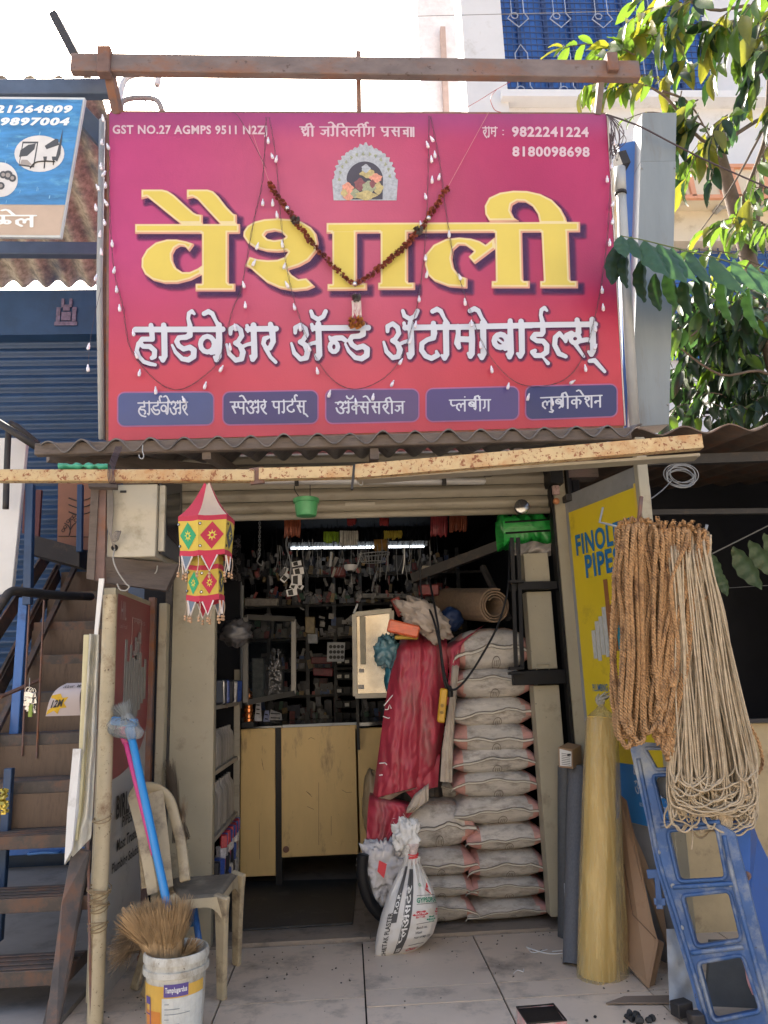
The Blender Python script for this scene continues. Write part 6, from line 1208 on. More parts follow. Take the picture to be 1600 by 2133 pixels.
zs_ = FP(1222, 1440).z; ft('PLUMBING', .14, .36, zs_, .036, .01); ft('SANITATION', .40, .66, zs_, .036, .01); ft('AG', .70, .78, zs_, .036, .01)
w = MB(); ft('& AUTOMOBILE', .60, 1.0, FP(1300, 1610).z, .05, .02, w)
O('white_lettering', w, m_lw, fb_); w = MB(); A = fw(.60, FP(1310, 1650).z, .0045); dev_text(w, 'a cand ta aa e ma aa e ba aa i'.split(), A, fw(.99, 0)-fw(.6, 0), V((0, 0, .055)), fn_*.0002, r=18); O('white_lettering', w, m_lw, fb_); w = MB(); ft('KOLHAPUR, MAHARASHTRA', .64, .98, FP(1310, 1675).z, .02, 0, w)
O('white_lettering', w, m_lw, fb_)
b = MB(); zp0, zp1 = FP(1240, 1372).z, FP(1225, 1250).z
cols = [0, 0, 0, 0, 1, 1, 2, 2, 2]; hs_ = [.0, .04, .06, .1, .22, .1, .16, .10, .02]
for k in range(9):
    if k < 4: f_ = .20+.062*k; fbox(b, f_, f_+.055, zp0+.008*k-(.02 if k % 2 else 0), zp1-.16+hs_[k]*1.1, .003, .0042+.0002*k)
O('pipe_print', b, [mat('print_pipe_white', (.42, .43, .40), .5, v=.3, s=30, st=(1, 6, 1)), ] , fb_, kind='stuff')
b = MB(); b2 = MB()
for k in (4, 5): f_ = .20+.062*k; fbox(b, f_, f_+.055, zp0+.03, zp1-.16+hs_[k]*1.1+.005, .003, .0048)
for k in (6, 7, 8): f_ = .20+.062*k; fbox(b2, f_, f_+.055, zp0+.03, zp1-.16+hs_[k]*1.1+.005, .003, .0048)
O('brown_pipe_print', b, mat('print_pipe_brown', (.25, .10, .035), .5), fb_, kind='stuff'); O('teal_pipe_print', b2, mat('print_pipe_teal', (.03, .20, .26), .5), fb_, kind='stuff')
b = MB(); fbox(b, -.15, 1.0, 0, 2.26, -.05, -.032); S('side_wall_sheet', 'grey metal side sheet above and behind the yellow pipe board', 'sheet', b, m_grey)
b = MB(); p, q_ = P(1333, 955, 3.42), P(1338, 1110, 3.42); b.beam(p+V((0, 0, .1)), V((q_.x, 3.42, -.3)), .05, .05); S('front_post', 'cream white steel post at the front right corner beside the ropes', 'post', b, m_cream, bevel=.003)
b = MB(); b.tube([P(1256, 1057, 3.5), P(1249, 1088, 3.5), P(1275, 1094, 3.42), P(1290, 1098, 3.4)], .0055, 6); S('bent_hook', 'bright bent steel hook standing out above the letters of the yellow board', 'hook', b, m_pvc, smooth=True)
# ================================================================== ropes
rk = T('rope_hook_rail', 'rusty hook rail at the right carrying the coir and jute ropes', 'hook rail', P(1345, 1090, 3.15))
b = MB(); b.beam(P(1290, 1097, 3.16), P(1475, 1112, 3.13), .02, .02); O('rail', b, m_rust, rk)
b = MB(); b.tube([P(1336, 1035, 3.22), P(1332, 1075, 3.20), P(1328, 1092, 3.24), P(1340, 1098, 3.26)], .009, 6); O('hook', b, m_rust, rk, smooth=True)
b = MB(); b.tube([P(1473, 1093, 3.1), P(1466, 1118, 3.12), P(1440, 1124, 3.18)], .007, 6); O('hook', b, m_grey, rk, smooth=True)
m_coir = mat('coir_rope', (.43, .25, .115), .9, v=.4, s=90, d=(.17, .09, .045), da=.3, ds=14, b=.8, bs=220)
m_jute = mat('jute_rope', (.47, .375, .25), .9, v=.25, s=40, d=(.32, .23, .14), da=.2, ds=9, b=.6, bs=300)
random.seed(21)
def twisted(b, pts, r, twist=.028, n=5, seg=None):
    """two or three plies wound round the path"""
    d = along(pts, .007) if seg is None else along(pts, seg); acc = 0; N = len(d)
    if N < 3: return
    for ph in (0, 3.1416):
        q = []
        for i, p in enumerate(d):
            t = (d[min(i+1, N-1)]-d[max(i-1, 0)]).normalized(); x = t.cross(V((.2, 1, .1))).normalized(); y = x.cross(t); a = ph+2*math.pi*i*(.007 if seg is None else seg)/twist
            q.append(p+(x*math.cos(a)+y*math.sin(a))*r*.56)
        b.tube(q, r*.5, 4, caps=False)
def hank(name, lb, xt0, xt1, yt, xb0, xb1, yb, Yd, n, r, mm, tw, spread=.06, cross=8, yvar=40, fray=None, lb_cat='rope'):
    t = T(name, lb, lb_cat, P((xt0+xt1)/2, yt, Yd), 'ropes hung up for sale' if 0 else None)
    b = MB()
    for k in range(n):
        f = k/(n-1)+ru(-.03, .03); xt = xt0+(xt1-xt0)*f; xb = xb0+(xb1-xb0)*(f+ru(-.05, .05)); Y = Yd+ru(-spread, spread); ybb = yb+ru(-yvar, yvar*.4)-20*abs(2*f-1)
        xb2 = xb+ru(.1, .45 if tw else .9)*(xb1-xb0)*(1 if rnd() < .5 else -1); xb2 = min(max(xb2, xb0), xb1); xt2 = xt0+(xt1-xt0)*min(1, max(0, f+ru(-.25, .25)))
        wob = lambda: ru(-16, 16) if tw else ru(-5, 5)
        yt_ = yt; yt = yt_+ru(-10, 16); pts = [P(xt, yt+12, Yd+.03), P(xt+wob()*.7, yt+40, Y), P(xt*.7+xb*.3+wob(), yt+(ybb-yt)*.3, Y), P(xt*.35+xb*.65+wob(), yt+(ybb-yt)*.62, Y), P(xb+wob(), ybb-45, Y), P((xb*.75+xb2*.25), ybb-10, Y-.01), P((xb+xb2)/2, ybb, Y-.015), P((xb*.25+xb2*.75), ybb-10, Y-.01), P(xb2+wob(), ybb-45, Y+.01), P(xt2*.35+xb2*.65+wob(), yt+(ybb-yt)*.6, Y+.02), P(xt2+wob()*.5, yt+40, Y+.02), P(xt2, yt+14, Yd+.035), P((xt+xt2)/2, yt+ru(-4, 3), Yd)]; yt = yt_
        pp = arc(pts, 6)
        if tw: twisted(b, pp, r, seg=.006, twist=.027)
        else: b.tube(pp, r, 5, caps=False)
    O('coil', b, mm, t, kind='stuff', smooth=True); return t
h1 = hank('coir_rope', 'thick orange brown coir rope coil hanging from the left hook', 1290, 1372, 1086, 1290, 1392, 1552, 3.10, 26, .0105, m_coir, True, .05)
h2 = hank('coir_rope', 'orange brown coir rope coil hanging behind the pale jute cord', 1378, 1468, 1092, 1368, 1402, 1570, 3.06, 17, .010, m_coir, True, .03, yvar=150)
h3 = hank('jute_rope', 'large pale jute cord coil hanging from the right hook down to the blue frame', 1392, 1478, 1112, 1398, 1574, 1712, 3.10, 140, .0040, m_jute, False, .07, yvar=85)
b = MB()
for k in range(34):
    x = ru(1390, 1500); y = ru(1650, 1700); w_ = ru(6, 14); b.tube(arc([P(x, y-30, 3.1), P(x-w_, y, 3.09), P(x-w_*.4+ru(-4, 4), y+ru(18, 34), 3.08), P(x+w_*.5, y+ru(4, 14), 3.08), P(x+ru(-4, 6), y-20, 3.1)]), .0032, 4, caps=False)
for k in range(8): x = 1480+k*3; b.tube(arc([P(x, 1640, 3.08), P(x+8, 1700, 3.06), P(x+14+k, 1738-k*2, 3.06), P(x+24, 1715, 3.06), P(x+26, 1640, 3.08)]), .0033, 4, caps=False)
b.tube(arc([P(1440, 1700, 3.07), P(1443, 1740, 3.07), P(1441, 1770, 3.06)]), .0025, 4)
O('bottom_loops', b, m_jute, h3, kind='stuff', smooth=True)
b = MB(); twisted(b, arc([P(1375, 1225, 3.15), P(1400, 1232, 3.08), P(1430, 1240, 3.05), P(1452, 1250, 3.05), P(1470, 1246, 3.05), P(1492, 1220, 3.07)]), .006, seg=.008, twist=.03); O('tie', b, m_coir, h3)
b = MB(); twisted(b, arc([P(1555, 1500, 3.12), P(1578, 1540, 3.12), P(1588, 1580, 3.12), P(1584, 1605, 3.12), P(1572, 1615, 3.12)]), .0085, seg=.010, twist=.035); O('rope_end', b, m_coir, h3)
b = MB()
for k in range(26): p = P(ru(1280, 1300), ru(1085, 1170), 3.2); b.tube([p, p+V((ru(-.03, .01), ru(-.02, 0), ru(-.05, .01)))], .0012, 3)
O('frayed_end', b, m_coir, h1, kind='stuff')
for h_, n_, (xa_, xb_, ya_, yb_), mm_ in ((h1, 900, (1286, 1396, 1095, 1550), m_coir), (h2, 500, (1370, 1465, 1095, 1500), m_coir), (h3, 700, (1400, 1580, 1200, 1735), m_jute)):
    b = MB()
    me_ = [c_ for c_ in h_.children if c_.name.startswith('coil')][0].data; vv = me_.vertices; o_ = WL[h_.name]
    for k in range(n_): p = V(vv[random.randrange(len(vv))].co)+o_; q = p+V((ru(-.018, .018), ru(-.01, .01), ru(-.018, .018))); b.add([p, q, q+V((.0007, 0, .0007)), p+V((.0007, 0, .0007))], [(0, 1, 2, 3)])
    O('loose_fibre', b, mm_, h_, kind='stuff')
b = MB(); random.seed(8)
for k in range(9):
    c0_ = P(1420+ru(-5, 5), 992+ru(-6, 6), 3.6); ra = ru(.055, .075); b.tube([c0_+V((ra*math.cos(a)*1.15, .01*math.sin(a+k), ra*.8*math.sin(a))) for a in [j*math.pi/9 for j in range(18)]], .0028, 4, closed=True)
b.tube(arc([P(1330, 1000, 3.5), P(1345, 1040, 3.5), P(1375, 1025, 3.55), P(1400, 1000, 3.6)]), .003, 4); b.tube(arc([P(1345, 950, 3.5), P(1338, 990, 3.45), P(1352, 1010, 3.5), P(1358, 1080, 3.5)]), .003, 4)
S('wire_coil', 'coil of grey wire hanging in the dark above the ropes', 'wire coil', b, m_grey)
# ================================================================== stamped blue truck frame
A0, B0, C0 = G(1468, 2140), P(1318, 1560, 3.22), P(1590, 2060, 2.95); FN = (B0-A0).cross(C0-A0).normalized(); FN = FN if FN.y < 0 else -FN
def TP(x, y, o=0.0): return PL(x, y, A0, FN, o)
m_trk = mat('truck_blue', (.03, .085, .22), .5, v=.25, s=6, d=(.27, .29, .30), da=.34, ds=4.5, d2=(.04, .03, .025), d2a=.0, d2s=55, b=.25, bs=40)
tk = T('truck_chassis', 'worn blue stamped steel truck frame with rounded windows leaning at the right', 'steel frame', A0)
body = [(1310, 1548), (1330, 1545), (1400, 1550), (1420, 1600), (1470, 1700), (1530, 1735), (1560, 1850), (1600, 2010), (1640, 2170), (1470, 2170), (1440, 2050), (1398, 1912), (1365, 1800), (1345, 1700)]
holes = [([(1345, 1560), (1392, 1560), (1398, 1600), (1368, 1602)], 8), ([(1362, 1618), (1412, 1615), (1435, 1705), (1385, 1710)], 10), ([(1393, 1733), (1490, 1724), (1510, 1828), (1416, 1834)], 9), ([(1424, 1868), (1518, 1858), (1542, 1956), (1452, 1970)], 10), ([(1457, 2008), (1545, 1992), (1582, 2104), (1488, 2124)], 12)]
st = 2.0; x0, y0 = 1296, 1530; F = np.full((int(650/st), int(350/st)), 1e3); poly_field(F, x0, y0, st, body)
for hp_, r_ in holes:
    Hh = np.full_like(F, 1e3); hq = smooth_poly([(a_[0]*(1-t)+b_[0]*t, a_[1]*(1-t)+b_[1]*t) for a_, b_ in zip(hp_, hp_[1:]+hp_[:1]) for t in (0, .22, .78)], 3); s2, D = poly_field(Hh, x0, y0, st, hq, R=40); F[s2] = np.maximum(F[s2], -D)
b = MB(); field_mesh(b, F, x0, y0, st, 0, lambda x, y, o: TP(x, y, o), off=0, th=.035); O('stamped_plate', b, m_trk, tk)
for hp_, r_ in holes:   # rolled lips
    Hh = []
    cx, cy = sum(p[0] for p in hp_)/4, sum(p[1] for p in hp_)/4; q4 = [(cx+(p[0]-cx)*1.06, cy+(p[1]-cy)*1.05) for p in hp_]; q = smooth_poly([(a_[0]*(1-t)+b_[0]*t, a_[1]*(1-t)+b_[1]*t) for a_, b_ in zip(q4, q4[1:]+q4[:1]) for t in (0, .25, .75)], 3)
    b = MB(); b.tube([TP(x, y, .003) for x, y in q], .0075, 6, closed=True); O('window_lip', b, m_trk, tk, smooth=True)
for pts in ([(1330, 1580), (1352, 1690), (1372, 1790), (1408, 1905), (1455, 2060), (1480, 2150)], [(1508, 1740), (1532, 1850), (1572, 2000), (1612, 2140)], [(1402, 1848), (1528, 1840)], [(1440, 1985), (1548, 1972)], [(1376, 1720), (1500, 1712)]):
    b = MB(); b.tube(arc([TP(x, y, .001) for x, y in pts]), .009, 8); O('pressed_rib', b, m_trk, tk, smooth=True)
b = MB(); b.slab([TP(1480, 1720, -.04), TP(1560, 1900, -.02), TP(1640, 2150, -.01), TP(1700, 2150, -.3), TP(1610, 1860, -.3), TP(1566, 1760, -.25), TP(1555, 1710, -.15)][::-1], -FN*.01); O('side_flange', b, mat('flange_blue', (.010, .07, .27), .38, v=.1, d=(.05, .05, .07), da=.08, ds=8), tk)
b = MB(); b.lathe([(.016, 0), (.016, .004), (.010, .006)], TP(1553, 1828, -.05), 14, FN.to_track_quat('Z', 'Y').to_matrix()); O('bolt_head', b, m_rust, tk)
for x, y in ((1372, 1700+75), (1420, 1932), (1402, 1845), (1462, 2042), (1522, 1842)):
    b = MB(); b.lathe([(.009, 0), (.009, .003), (.005, .005)], TP(x, y, .002), 10, FN.to_track_quat('Z', 'Y').to_matrix()); O('bolt_head', b, m_grey, tk)
for pts in ([(1345, 1812), (1372, 1812), (1380, 1895), (1366, 1895), (1362, 1830), (1348, 1832)], [(1360, 1872), (1385, 1872), (1386, 1888), (1362, 1886)]):
    b = MB(); b.slab([TP(x, y, -.01) for x, y in pts][::-1], -FN*.012); O('side_tab', b, m_trk, tk, bevel=.002)
b = MB(); p = TP(1385, 1640, -.10); b.lathe([(.05, -.02), (.055, 0), (.045, .03), (.01, .045)], p, 20, FN.to_track_quat('Z', 'Y').to_matrix()); S('round_lamp', 'grey round lamp behind the second window of the blue truck frame', 'lamp', b, m_grey, smooth=40)
b = MB(); b.slab([G(1440, 2060)+V((0, .05, .0)), G(1440, 2060)+V((0, .05, .5)), G(1640, 1990)+V((0, .2, .9)), G(1640, 1990)+V((0, .2, 0))], (0, .02, 0)); 
dp = T('dented_sheet', 'grey dented panel leaning behind the foot of the blue truck frame', 'panel', G(1400, 2080))
b = MB(); b.grid(lambda u, v: P(1388+u*60+v*8, 1935+v*190, 3.33+.03*mnoise.noise(V((u*3, v*5, 2)))-.12*v), 8, 16); O('panel', b, mat('pale_grey_metal', (.36, .39, .42), .5, v=.2, d=(.15, .16, .18), da=.3, ds=6), dp, smooth=True)
b = MB(); b.obox(G(1420, 2100, .04), .07, .05, .05, Matrix.Rotation(.3, 3, 'Z')); b.obox(G(1450, 2125, .03), .05, .05, .05); O('bracket', b, m_dark, dp, kind='stuff', bevel=.004)
b = MB(); b.slab([P(1480, 1960, 3.35), P(1470, 2125, 3.2), P(1600, 2125, 3.15), P(1600, 1960, 3.3)], (0, .02, 0)); S('dark_sheet', 'dark grey panel showing through the lowest window of the blue frame', 'panel', b, mat('smoky_grey', (.10, .105, .105), .5, v=.3, s=4))
b = MB(); b.tube(arc([TP(1545, 1990, -.03), TP(1556, 2020, -.03), TP(1562, 2050, -.03), TP(1572, 2075, -.03)]), .012, 6); S('red_white_rag', 'small red and white rag stuck in the lowest frame window', 'rag', b, mat('rag_pink', (.5, .25, .25), .8, v=.4, s=50), smooth=True)
# ================================================================== foreground tin, scraps
tn = T('open_tin', 'small open red and white printed tin at the bottom edge', 'tin', G(1128, 2165))
c_ = G(1130, 2118, .14); m_tin = mat('tin_print', (.45, .33, .30), .45, v=.4, s=25, d=(.5, .08, .10), da=.3, ds=30, d2=(.1, .2, .35), d2a=-.02, d2s=30)
hw = .068
b = MB()
for k in range(4):
    a = k*math.pi/2+.06; n_ = V((math.cos(a), math.sin(a), 0)); t_ = V((-n_.y, n_.x, 0)); p = V((c_.x, c_.y+.02, 0))+n_*hw
    b.slab([p-t_*hw, p+t_*hw, p+t_*hw+V((0, 0, .14)), p-t_*hw+V((0, 0, .14))], -n_*.003)
O('tin_wall', b, m_tin, tn, kind='stuff')
b = MB(); b.box(c_.x-hw+.004, c_.x+hw-.004, c_.y+.02-hw+.004, c_.y+.02+hw-.004, .002, .1385); O('tar_fill', b, m_black, tn)
b = MB(); b.tube([V((c_.x, c_.y+.02, .142))+V((math.cos(a)*hw*1.38, math.sin(a)*hw*1.38, 0)) for a in [R_(45+90*j)+.06 for j in range(4)]], .004, 5, closed=True); O('rim', b, m_black, tn)
b = MB(); p = V((c_.x-.02, c_.y+.02-hw-.001, .03)); text_on(b, 'PAINT', p+V((0, -.003, 0)), (.06, 0, 0), (0, 0, .02), bold=.02); O('tin_print', b, m_white, tn)
random.seed(31)
for k, (x, y) in enumerate(((1308, 2122), (1316, 2128), (1325, 2120), (1332, 2132), (1312, 2114), (1352, 2130), (1360, 2126), (1240, 2120), (1222, 2128), (1300, 2130))):
    b = MB(); r_ = ru(.012, .022) if k < 7 else .006; b.lathe([(r_*.6, 0), (r_, r_*.5), (r_*.7, r_*1.2), (r_*.2, r_*1.5)], G(x, y), 7, wob=lambda t, z: 1+.25*math.sin(3*t+k)); S('charcoal_lump', 'small black charcoal lump, %s from the left on the tiles at the bottom right' % ORD[sorted([1308, 1316, 1325, 1332, 1312, 1352, 1360, 1240, 1222, 1300]).index(x)], 'charcoal', b, mat('charcoal', (.02, .02, .02), .6) if k == 0 else bpy.data.materials['charcoal'], group='charcoal lumps at the bottom right edge')
b = MB(); b.tube(arc([G(1140, 1978, .006), G(1110, 1984, .004), G(1097, 1972, .006)]), .0022, 4); b.tube(arc([G(1098, 1974, .01), G(1140, 1986, .006), G(1180, 1985, .008), G(1195, 1975, .02)]), .0028, 4); b.tube(arc([G(1150, 1982, .01), G(1185, 1978, .02), G(1200, 1968, .04)]), .0022, 4)
S('white_strap', 'loose white plastic strap strands on the tiles beside the mesh roll', 'strap', b, m_white)
b = MB(); random.seed(93)
for k in range(260):
    x, y = ru(-1.0, 1.6), 4.19-abs(random.gauss(0, .35)); y = max(2.9, y)
    if k % 4 == 0: x, y = ru(-1.05, -.7), ru(3.1, 4.1)
    if k % 7 == 0: x, y = ru(1.0, 1.4), ru(3.0, 4.0)
    r_ = ru(.0012, .004); b.obox((x, y, r_*.5+.001), r_*2, r_*1.4, r_, Matrix.Rotation(ru(0, 6), 3, 'Z'))
S('floor_grit', 'scattered dark grit and crumbs on the floor tiles', 'grit', b, mat('grit', (.11, .09, .07), .9, v=.5, s=3), kind='stuff')
b = MB(); b.tube(arc([G(1070, 2028, .003), G(1078, 2021, .003), G(1090, 2024, .003), G(1091, 2018, .003)]), .0018, 4); S('white_thread', 'tiny white thread lying on the floor tiles', 'thread', b, m_white)
# ================================================================== cement bags
m_bag = mat('woven_sack', (.49, .455, .40), .8, v=.14, s=7, d=(.25, .225, .195), da=.34, ds=4, b=.5, bs=120, hv=.09)
m_bagp = mat('pink_sack_corner', (.52, .27, .225), .8, v=.15, s=9, d=(.33, .24, .19), da=.2, ds=6, b=.5, bs=120)
m_tape = mat('seam_tape', (.50, .47, .40), .7, v=.1); m_seamd = mat('seam_thread', (.20, .17, .14), .9)
def sgnp(x, p): return math.copysign(abs(x)**p, x)
def bag_parts(seed):
    rr = random.Random(seed); sh = [rr.uniform(-1, 1) for _ in range(8)]
    def seamz(u): return .04+.07*sh[0]+.10*math.sin(u*2.2+sh[1]*2)*.6-.10*u*u+.03*math.sin(u*9+sh[2]*5)
    def pt(u, v, top):
        ex = 1-.05*(1-v*v)+.03*(abs(u*v))**3; ey = 1-.03*(1-u*u)+.02*(abs(u*v))**3
        H = max(0, (1-abs(u)**3.2))**.55*max(0, (1-abs(v)**5))**.5; flat = .97
        H = H*(1+.05*mnoise.noise(V((u*2+seed, v*2, 1 if top else 5)))); n = mnoise.noise(V((u*7, v*5+seed, 3)))*.02+mnoise.noise(V((u*22, v*6+seed, 7)))*.012
        z0 = seamz(u)*max(0, 1-(1-abs(v))*2.2) if v < 0 else 0
        zz = z0+((.5*flat-z0)*H+n if top else -(.5*flat+z0)*H+n*.5)
        return (u*.5*ex, v*.5*ey*(1+.012*n*30*0), zz)
    nu, nv = 26, 22
    def sp(t): return math.sin((t-.5)*math.pi)*.55+(2*t-1)*.45
    b = MB()
    mf = lambda u, v: 1 if (abs(sp(u)) > .70+.06*math.sin(v*9+seed) and sp(v) < -.25 and not (seed % 3 == 0 and sp(u) < 0)) else 0
    b.grid(lambda u, v: pt(sp(u), sp(v), True), nu, nv, mf=mf); b.grid(lambda u, v: pt(sp(u), sp(1-v), False), nu, nv, mf=lambda u, v: mf(u, 1-v))
    s = MB(); w1 = [V(pt(u, -1, True))+V((0, -.012, .0)) for u in [(-.99+1.98*i/30) for i in range(31)]]
    for k in range(len(w1)-1):
        a, c = w1[k], w1[k+1]; dz = V((0, 0, .028)); s.quad(a-dz, c-dz, c+dz, a+dz, 0)
    for dz in (-.03, .03, .045): s.tube([p+V((0, -.004, dz+.004*math.sin(i*1.7))) for i, p in enumerate(w1)], .0045, 4, mi=1)
    for q in range(4):  # loose stitching ends
        e = w1[0] if q < 2 else w1[-1]; s.tube([e, e+V((-.02 if q < 2 else .02, -.01, -.03-.01*q)), e+V((-.03 if q < 2 else .03, -.012, -.09))], .004, 3, mi=0)
    e = MB(); cx, cz = .02*sh[3]+.03, -.30
    def fr(x, z): # front surface lookup
        best = None; u = x/.5
        for i in range(14):
            v = -1+.30*i/13; p = pt(u, v, False)
            if best is None or abs(p[2]-z) < best[0]: best = (abs(p[2]-z), p)
        return V((x, best[1][1]-.012, z))
    n = 16
    for (r0, r1) in ((.052, .060),):
        ring_o = [fr(cx+r1*.9*math.cos(2*math.pi*i/n), cz+r1*2.6*math.sin(2*math.pi*i/n)) for i in range(n)]; ring_i = [fr(cx+r0*.9*math.cos(2*math.pi*i/n), cz+r0*2.6*math.sin(2*math.pi*i/n)) for i in range(n)]
        for i in range(n): j = (i+1) % n; e.quad(ring_o[i], ring_o[j], ring_i[j], ring_i[i])
    for dx in (-.018, .006, .025): e.tube([fr(cx+dx, cz-.06), fr(cx+dx, cz+.06)], .004, 3)
    for r in range(3):  # faded orange printed lines on the shoulder
        z = .20+.06*r; p = [V(pt(x/.5, -1+.22+.05*r, True))+V((0, -.004, .006)) for x in [(-.2+.5*i/12) for i in range(13)]]; e.tube(p, .003, 3, mi=1)
    return b.mesh('sack', smooth=True), s.mesh('seam'), e.mesh('sack_print')
BV = [bag_parts(s) for s in (1, 2, 3, 4)]
for q in BV:
    for m_ in (m_bag, m_bagp): q[0].materials.append(m_)
    for m_ in (m_tape, m_seamd): q[1].materials.append(m_)
    q[2].materials.append(m_seamd); q[2].materials.append(mat('faded_orange', (.42, .22, .12), .8))
def bag(x0, x1, y0, y1, Yf, lab, grp, var, dep=.62, tilt=0, zfix=None):
    a, c_ = P(x0, y1, Yf), P(x1, y0, Yf); m_ = P((x0+x1)/2, (y0+y1)/2, Yf); w_ = (c_.x-a.x); h_ = (y1-y0)/ (y1-y0) * abs(P((x0+x1)/2, y0, Yf).z-P((x0+x1)/2, y1, Yf).z)
    z = P((x0+x1)/2, y1, Yf).z
    if zfix is not None: h_ = z+h_-zfix; z = zfix
    t = T('cement_bag', lab, 'cement bag', (m_.x, Yf+dep/2, z), grp)
    M = Matrix.Translation((m_.x, Yf+dep/2, z+h_*.5)) @ Matrix.Rotation(R_(tilt), 4, 'Y') @ Matrix.Rotation(R_(ru(-1.5, 1.5)), 4, 'Z') @ Matrix.Diagonal((w_*1.04, dep, h_*1.12, 1))
    q = BV[var % 4]
    for nm, me in zip(('sack', 'seam', 'sack_print'), q): place(nm, me, None, M, t, kind='stuff' if nm == 'sack_print' else None)
random.seed(12)
ordn = ['topmost', 'second', 'third', 'fourth', 'fifth', 'sixth', 'seventh', 'eighth', 'ninth', 'tenth', 'bottom']
R1_ = [(953, 1107, 1308, 1396), (948, 1111, 1390, 1457), (947, 1113, 1450, 1517), (952, 1117, 1502, 1572), (950, 1122, 1553, 1615), (952, 1125, 1606, 1667), (955, 1132, 1658, 1722), (977, 1137, 1719, 1777), (982, 1140, 1774, 1836), (979, 1141, 1830, 1880), (980, 1145, 1877, 1927)]
for k, (a, c_, y0_, y1_) in enumerate(R1_):
    bag(a, c_, y0_, y1_, 4.30-.0*k, '%s cement bag %sin the tall stack beside the cream pier' % (ordn[k], 'from the top ' if 0 < k < 10 else ''), 'cement bags in the tall right stack', k, tilt=(-2, 1.5, 0, 2, -1, 0, 1, -1, 0, .5, 0)[k], zfix=.016 if k == 10 else None)
L1_ = [(885, 957, 1625, 1674, 4.55, 'small grey cement bag lying under the hem of the red tarpaulin'), (838, 987, 1676, 1774, 4.32, 'big cement bag on top of the short stack behind the gypsum sack'), (845, 990, 1770, 1833, 4.30, 'second cement bag of the short stack behind the gypsum sack'), (850, 990, 1829, 1878, 4.30, 'third cement bag of the short stack behind the gypsum sack'), (845, 987, 1875, 1932, 4.30, 'lowest cement bag of the short stack, next to the bottom of the tall one')]
for k, (a, c_, y0_, y1_, Yf, lb) in enumerate(L1_): bag(a, c_, y0_, y1_, Yf, lb, 'cement bags in the short left stack', k+1, zfix=.016 if k == 4 else None, dep=.5 if k == 0 else .62)
b = MB(); b.box(.06, 1.0, 4.28, 4.95, .0, .013); S('bag_board', 'thin grey board lying under the cement bag stacks', 'board', b, m_inner)
for k in range(3):
    pass
# hidden stack behind the tarpaulin so that it has a body
b = MB()
def hid(u, v):
    t = 2*math.pi*u; return V((.40+.14*sgnp(math.cos(t), .5), 4.72+.20*sgnp(math.sin(t), .5), .25+1.13*v))
b.grid(hid, 24, 6, closeu=True); b.box(.28, .52, 4.54, 4.9, 1.36, 1.385); S('covered_crate', 'tall dark crate hidden beneath the red tarpaulin', 'crate', b, m_dark)
# ================================================================== red tarpaulin
m_tarp = mat('red_tarpaulin', (.33, .03, .052), .5, v=.12, s=5, d=(.27, .11, .10), da=.27, ds=4, st=(2, 2, .8), b=.25, bs=60, hv=0)
m_liner = mat('tarp_liner', (.40, .34, .27), .7, v=.12, s=8, d=(.25, .2, .15), da=.2, ds=8, hv=0)
tp_ = T('red_tarpaulin', 'dusty red tarpaulin draped over the goods left of the cement bags', 'tarpaulin', P(850, 1680, 4.25))
def rows(R, v):
    for i in range(len(R)-1):
        if v <= R[i+1][0]+1e-9: t = (v-R[i][0])/(R[i+1][0]-R[i][0]); return [R[i][j]+(R[i+1][j]-R[i][j])*t for j in range(len(R[0]))]
    return list(R[-1])
def cloth(R, Y0, folds, nu=60, nv=80, seed=0, deep=.05, curve=.10):
    """R rows: (v, xl, yl, xr, yr); folds amplitude"""
    b = MB()
    def f(u, v):
        _, xl, yl, xr, yr = rows(R, v); px, py = xl+(xr-xl)*u, yl+(yr-yl)*u
        s = u*7.5-v*3.2+.5*mnoise.noise(V((u*2, v*2, seed)))
        d = folds*(abs(math.sin(s*1.1))**1.0*.9+.55*math.sin(s*2.7+v*3)+.9*mnoise.noise(V((s*1.5, v*5, seed+3))))+folds*.35*mnoise.noise(V((u*14+v*9, v*16-u*5, seed+9)))
        edge = curve*((2*u-1)**4); top = .22*max(0, 1-v/.10)**2
        return P(px, py, Y0-d+edge+top-deep*math.sin(v*math.pi)*.4)
    b.grid(f, nu, nv); return b, f
Rt = [(0, 845, 1318, 915, 1312), (.04, 832, 1335, 930, 1330), (.12, 822, 1365, 936, 1368), (.3, 808, 1430, 930, 1435), (.55, 795, 1520, 925, 1520), (.8, 783, 1610, 914, 1590), (1, 776, 1664, 893, 1632)]
b, tf = cloth(Rt, 4.32, .022, seed=1); O('main_sheet', b, m_tarp, tp_, smooth=True)
b = MB(); hem = [V(tf(u, 1))+V((0, .004, -.004)) for u in [i/40 for i in range(41)]]
for i in range(40): b.quad(hem[i], hem[i+1], hem[i+1]+V((.0, .05, -.026-.012*math.sin(i*.2))), hem[i]+V((.0, .05, -.026-.012*math.sin((i-1)*.2)))) 
O('hem_fold', b, m_liner, tp_, smooth=True)
b, _ = cloth([(0, 925, 1345, 1012, 1300), (.25, 935, 1372, 968, 1335), (.6, 936, 1400, 955, 1400), (1, 928, 1470, 944, 1468)], 4.33, .016, 16, 30, seed=5, curve=.03); O('shoulder_sheet', b, m_tarp, tp_, smooth=True)
b, _ = cloth([(0, 942, 1368, 958, 1366), (.3, 937, 1450, 951, 1450), (.7, 921, 1560, 944, 1560), (1, 917, 1628, 942, 1630)], 4.29, .014, 12, 40, seed=8, curve=.02); O('liner_strip', b, m_liner, tp_, smooth=True)
b, _ = cloth([(0, 770, 1650, 860, 1672), (.25, 766, 1690, 862, 1690), (.6, 763, 1750, 828, 1730), (1, 764, 1800, 780, 1795)], 4.30, .02, 24, 30, seed=12, curve=.04); O('lower_sheet', b, m_tarp, tp_, smooth=True)
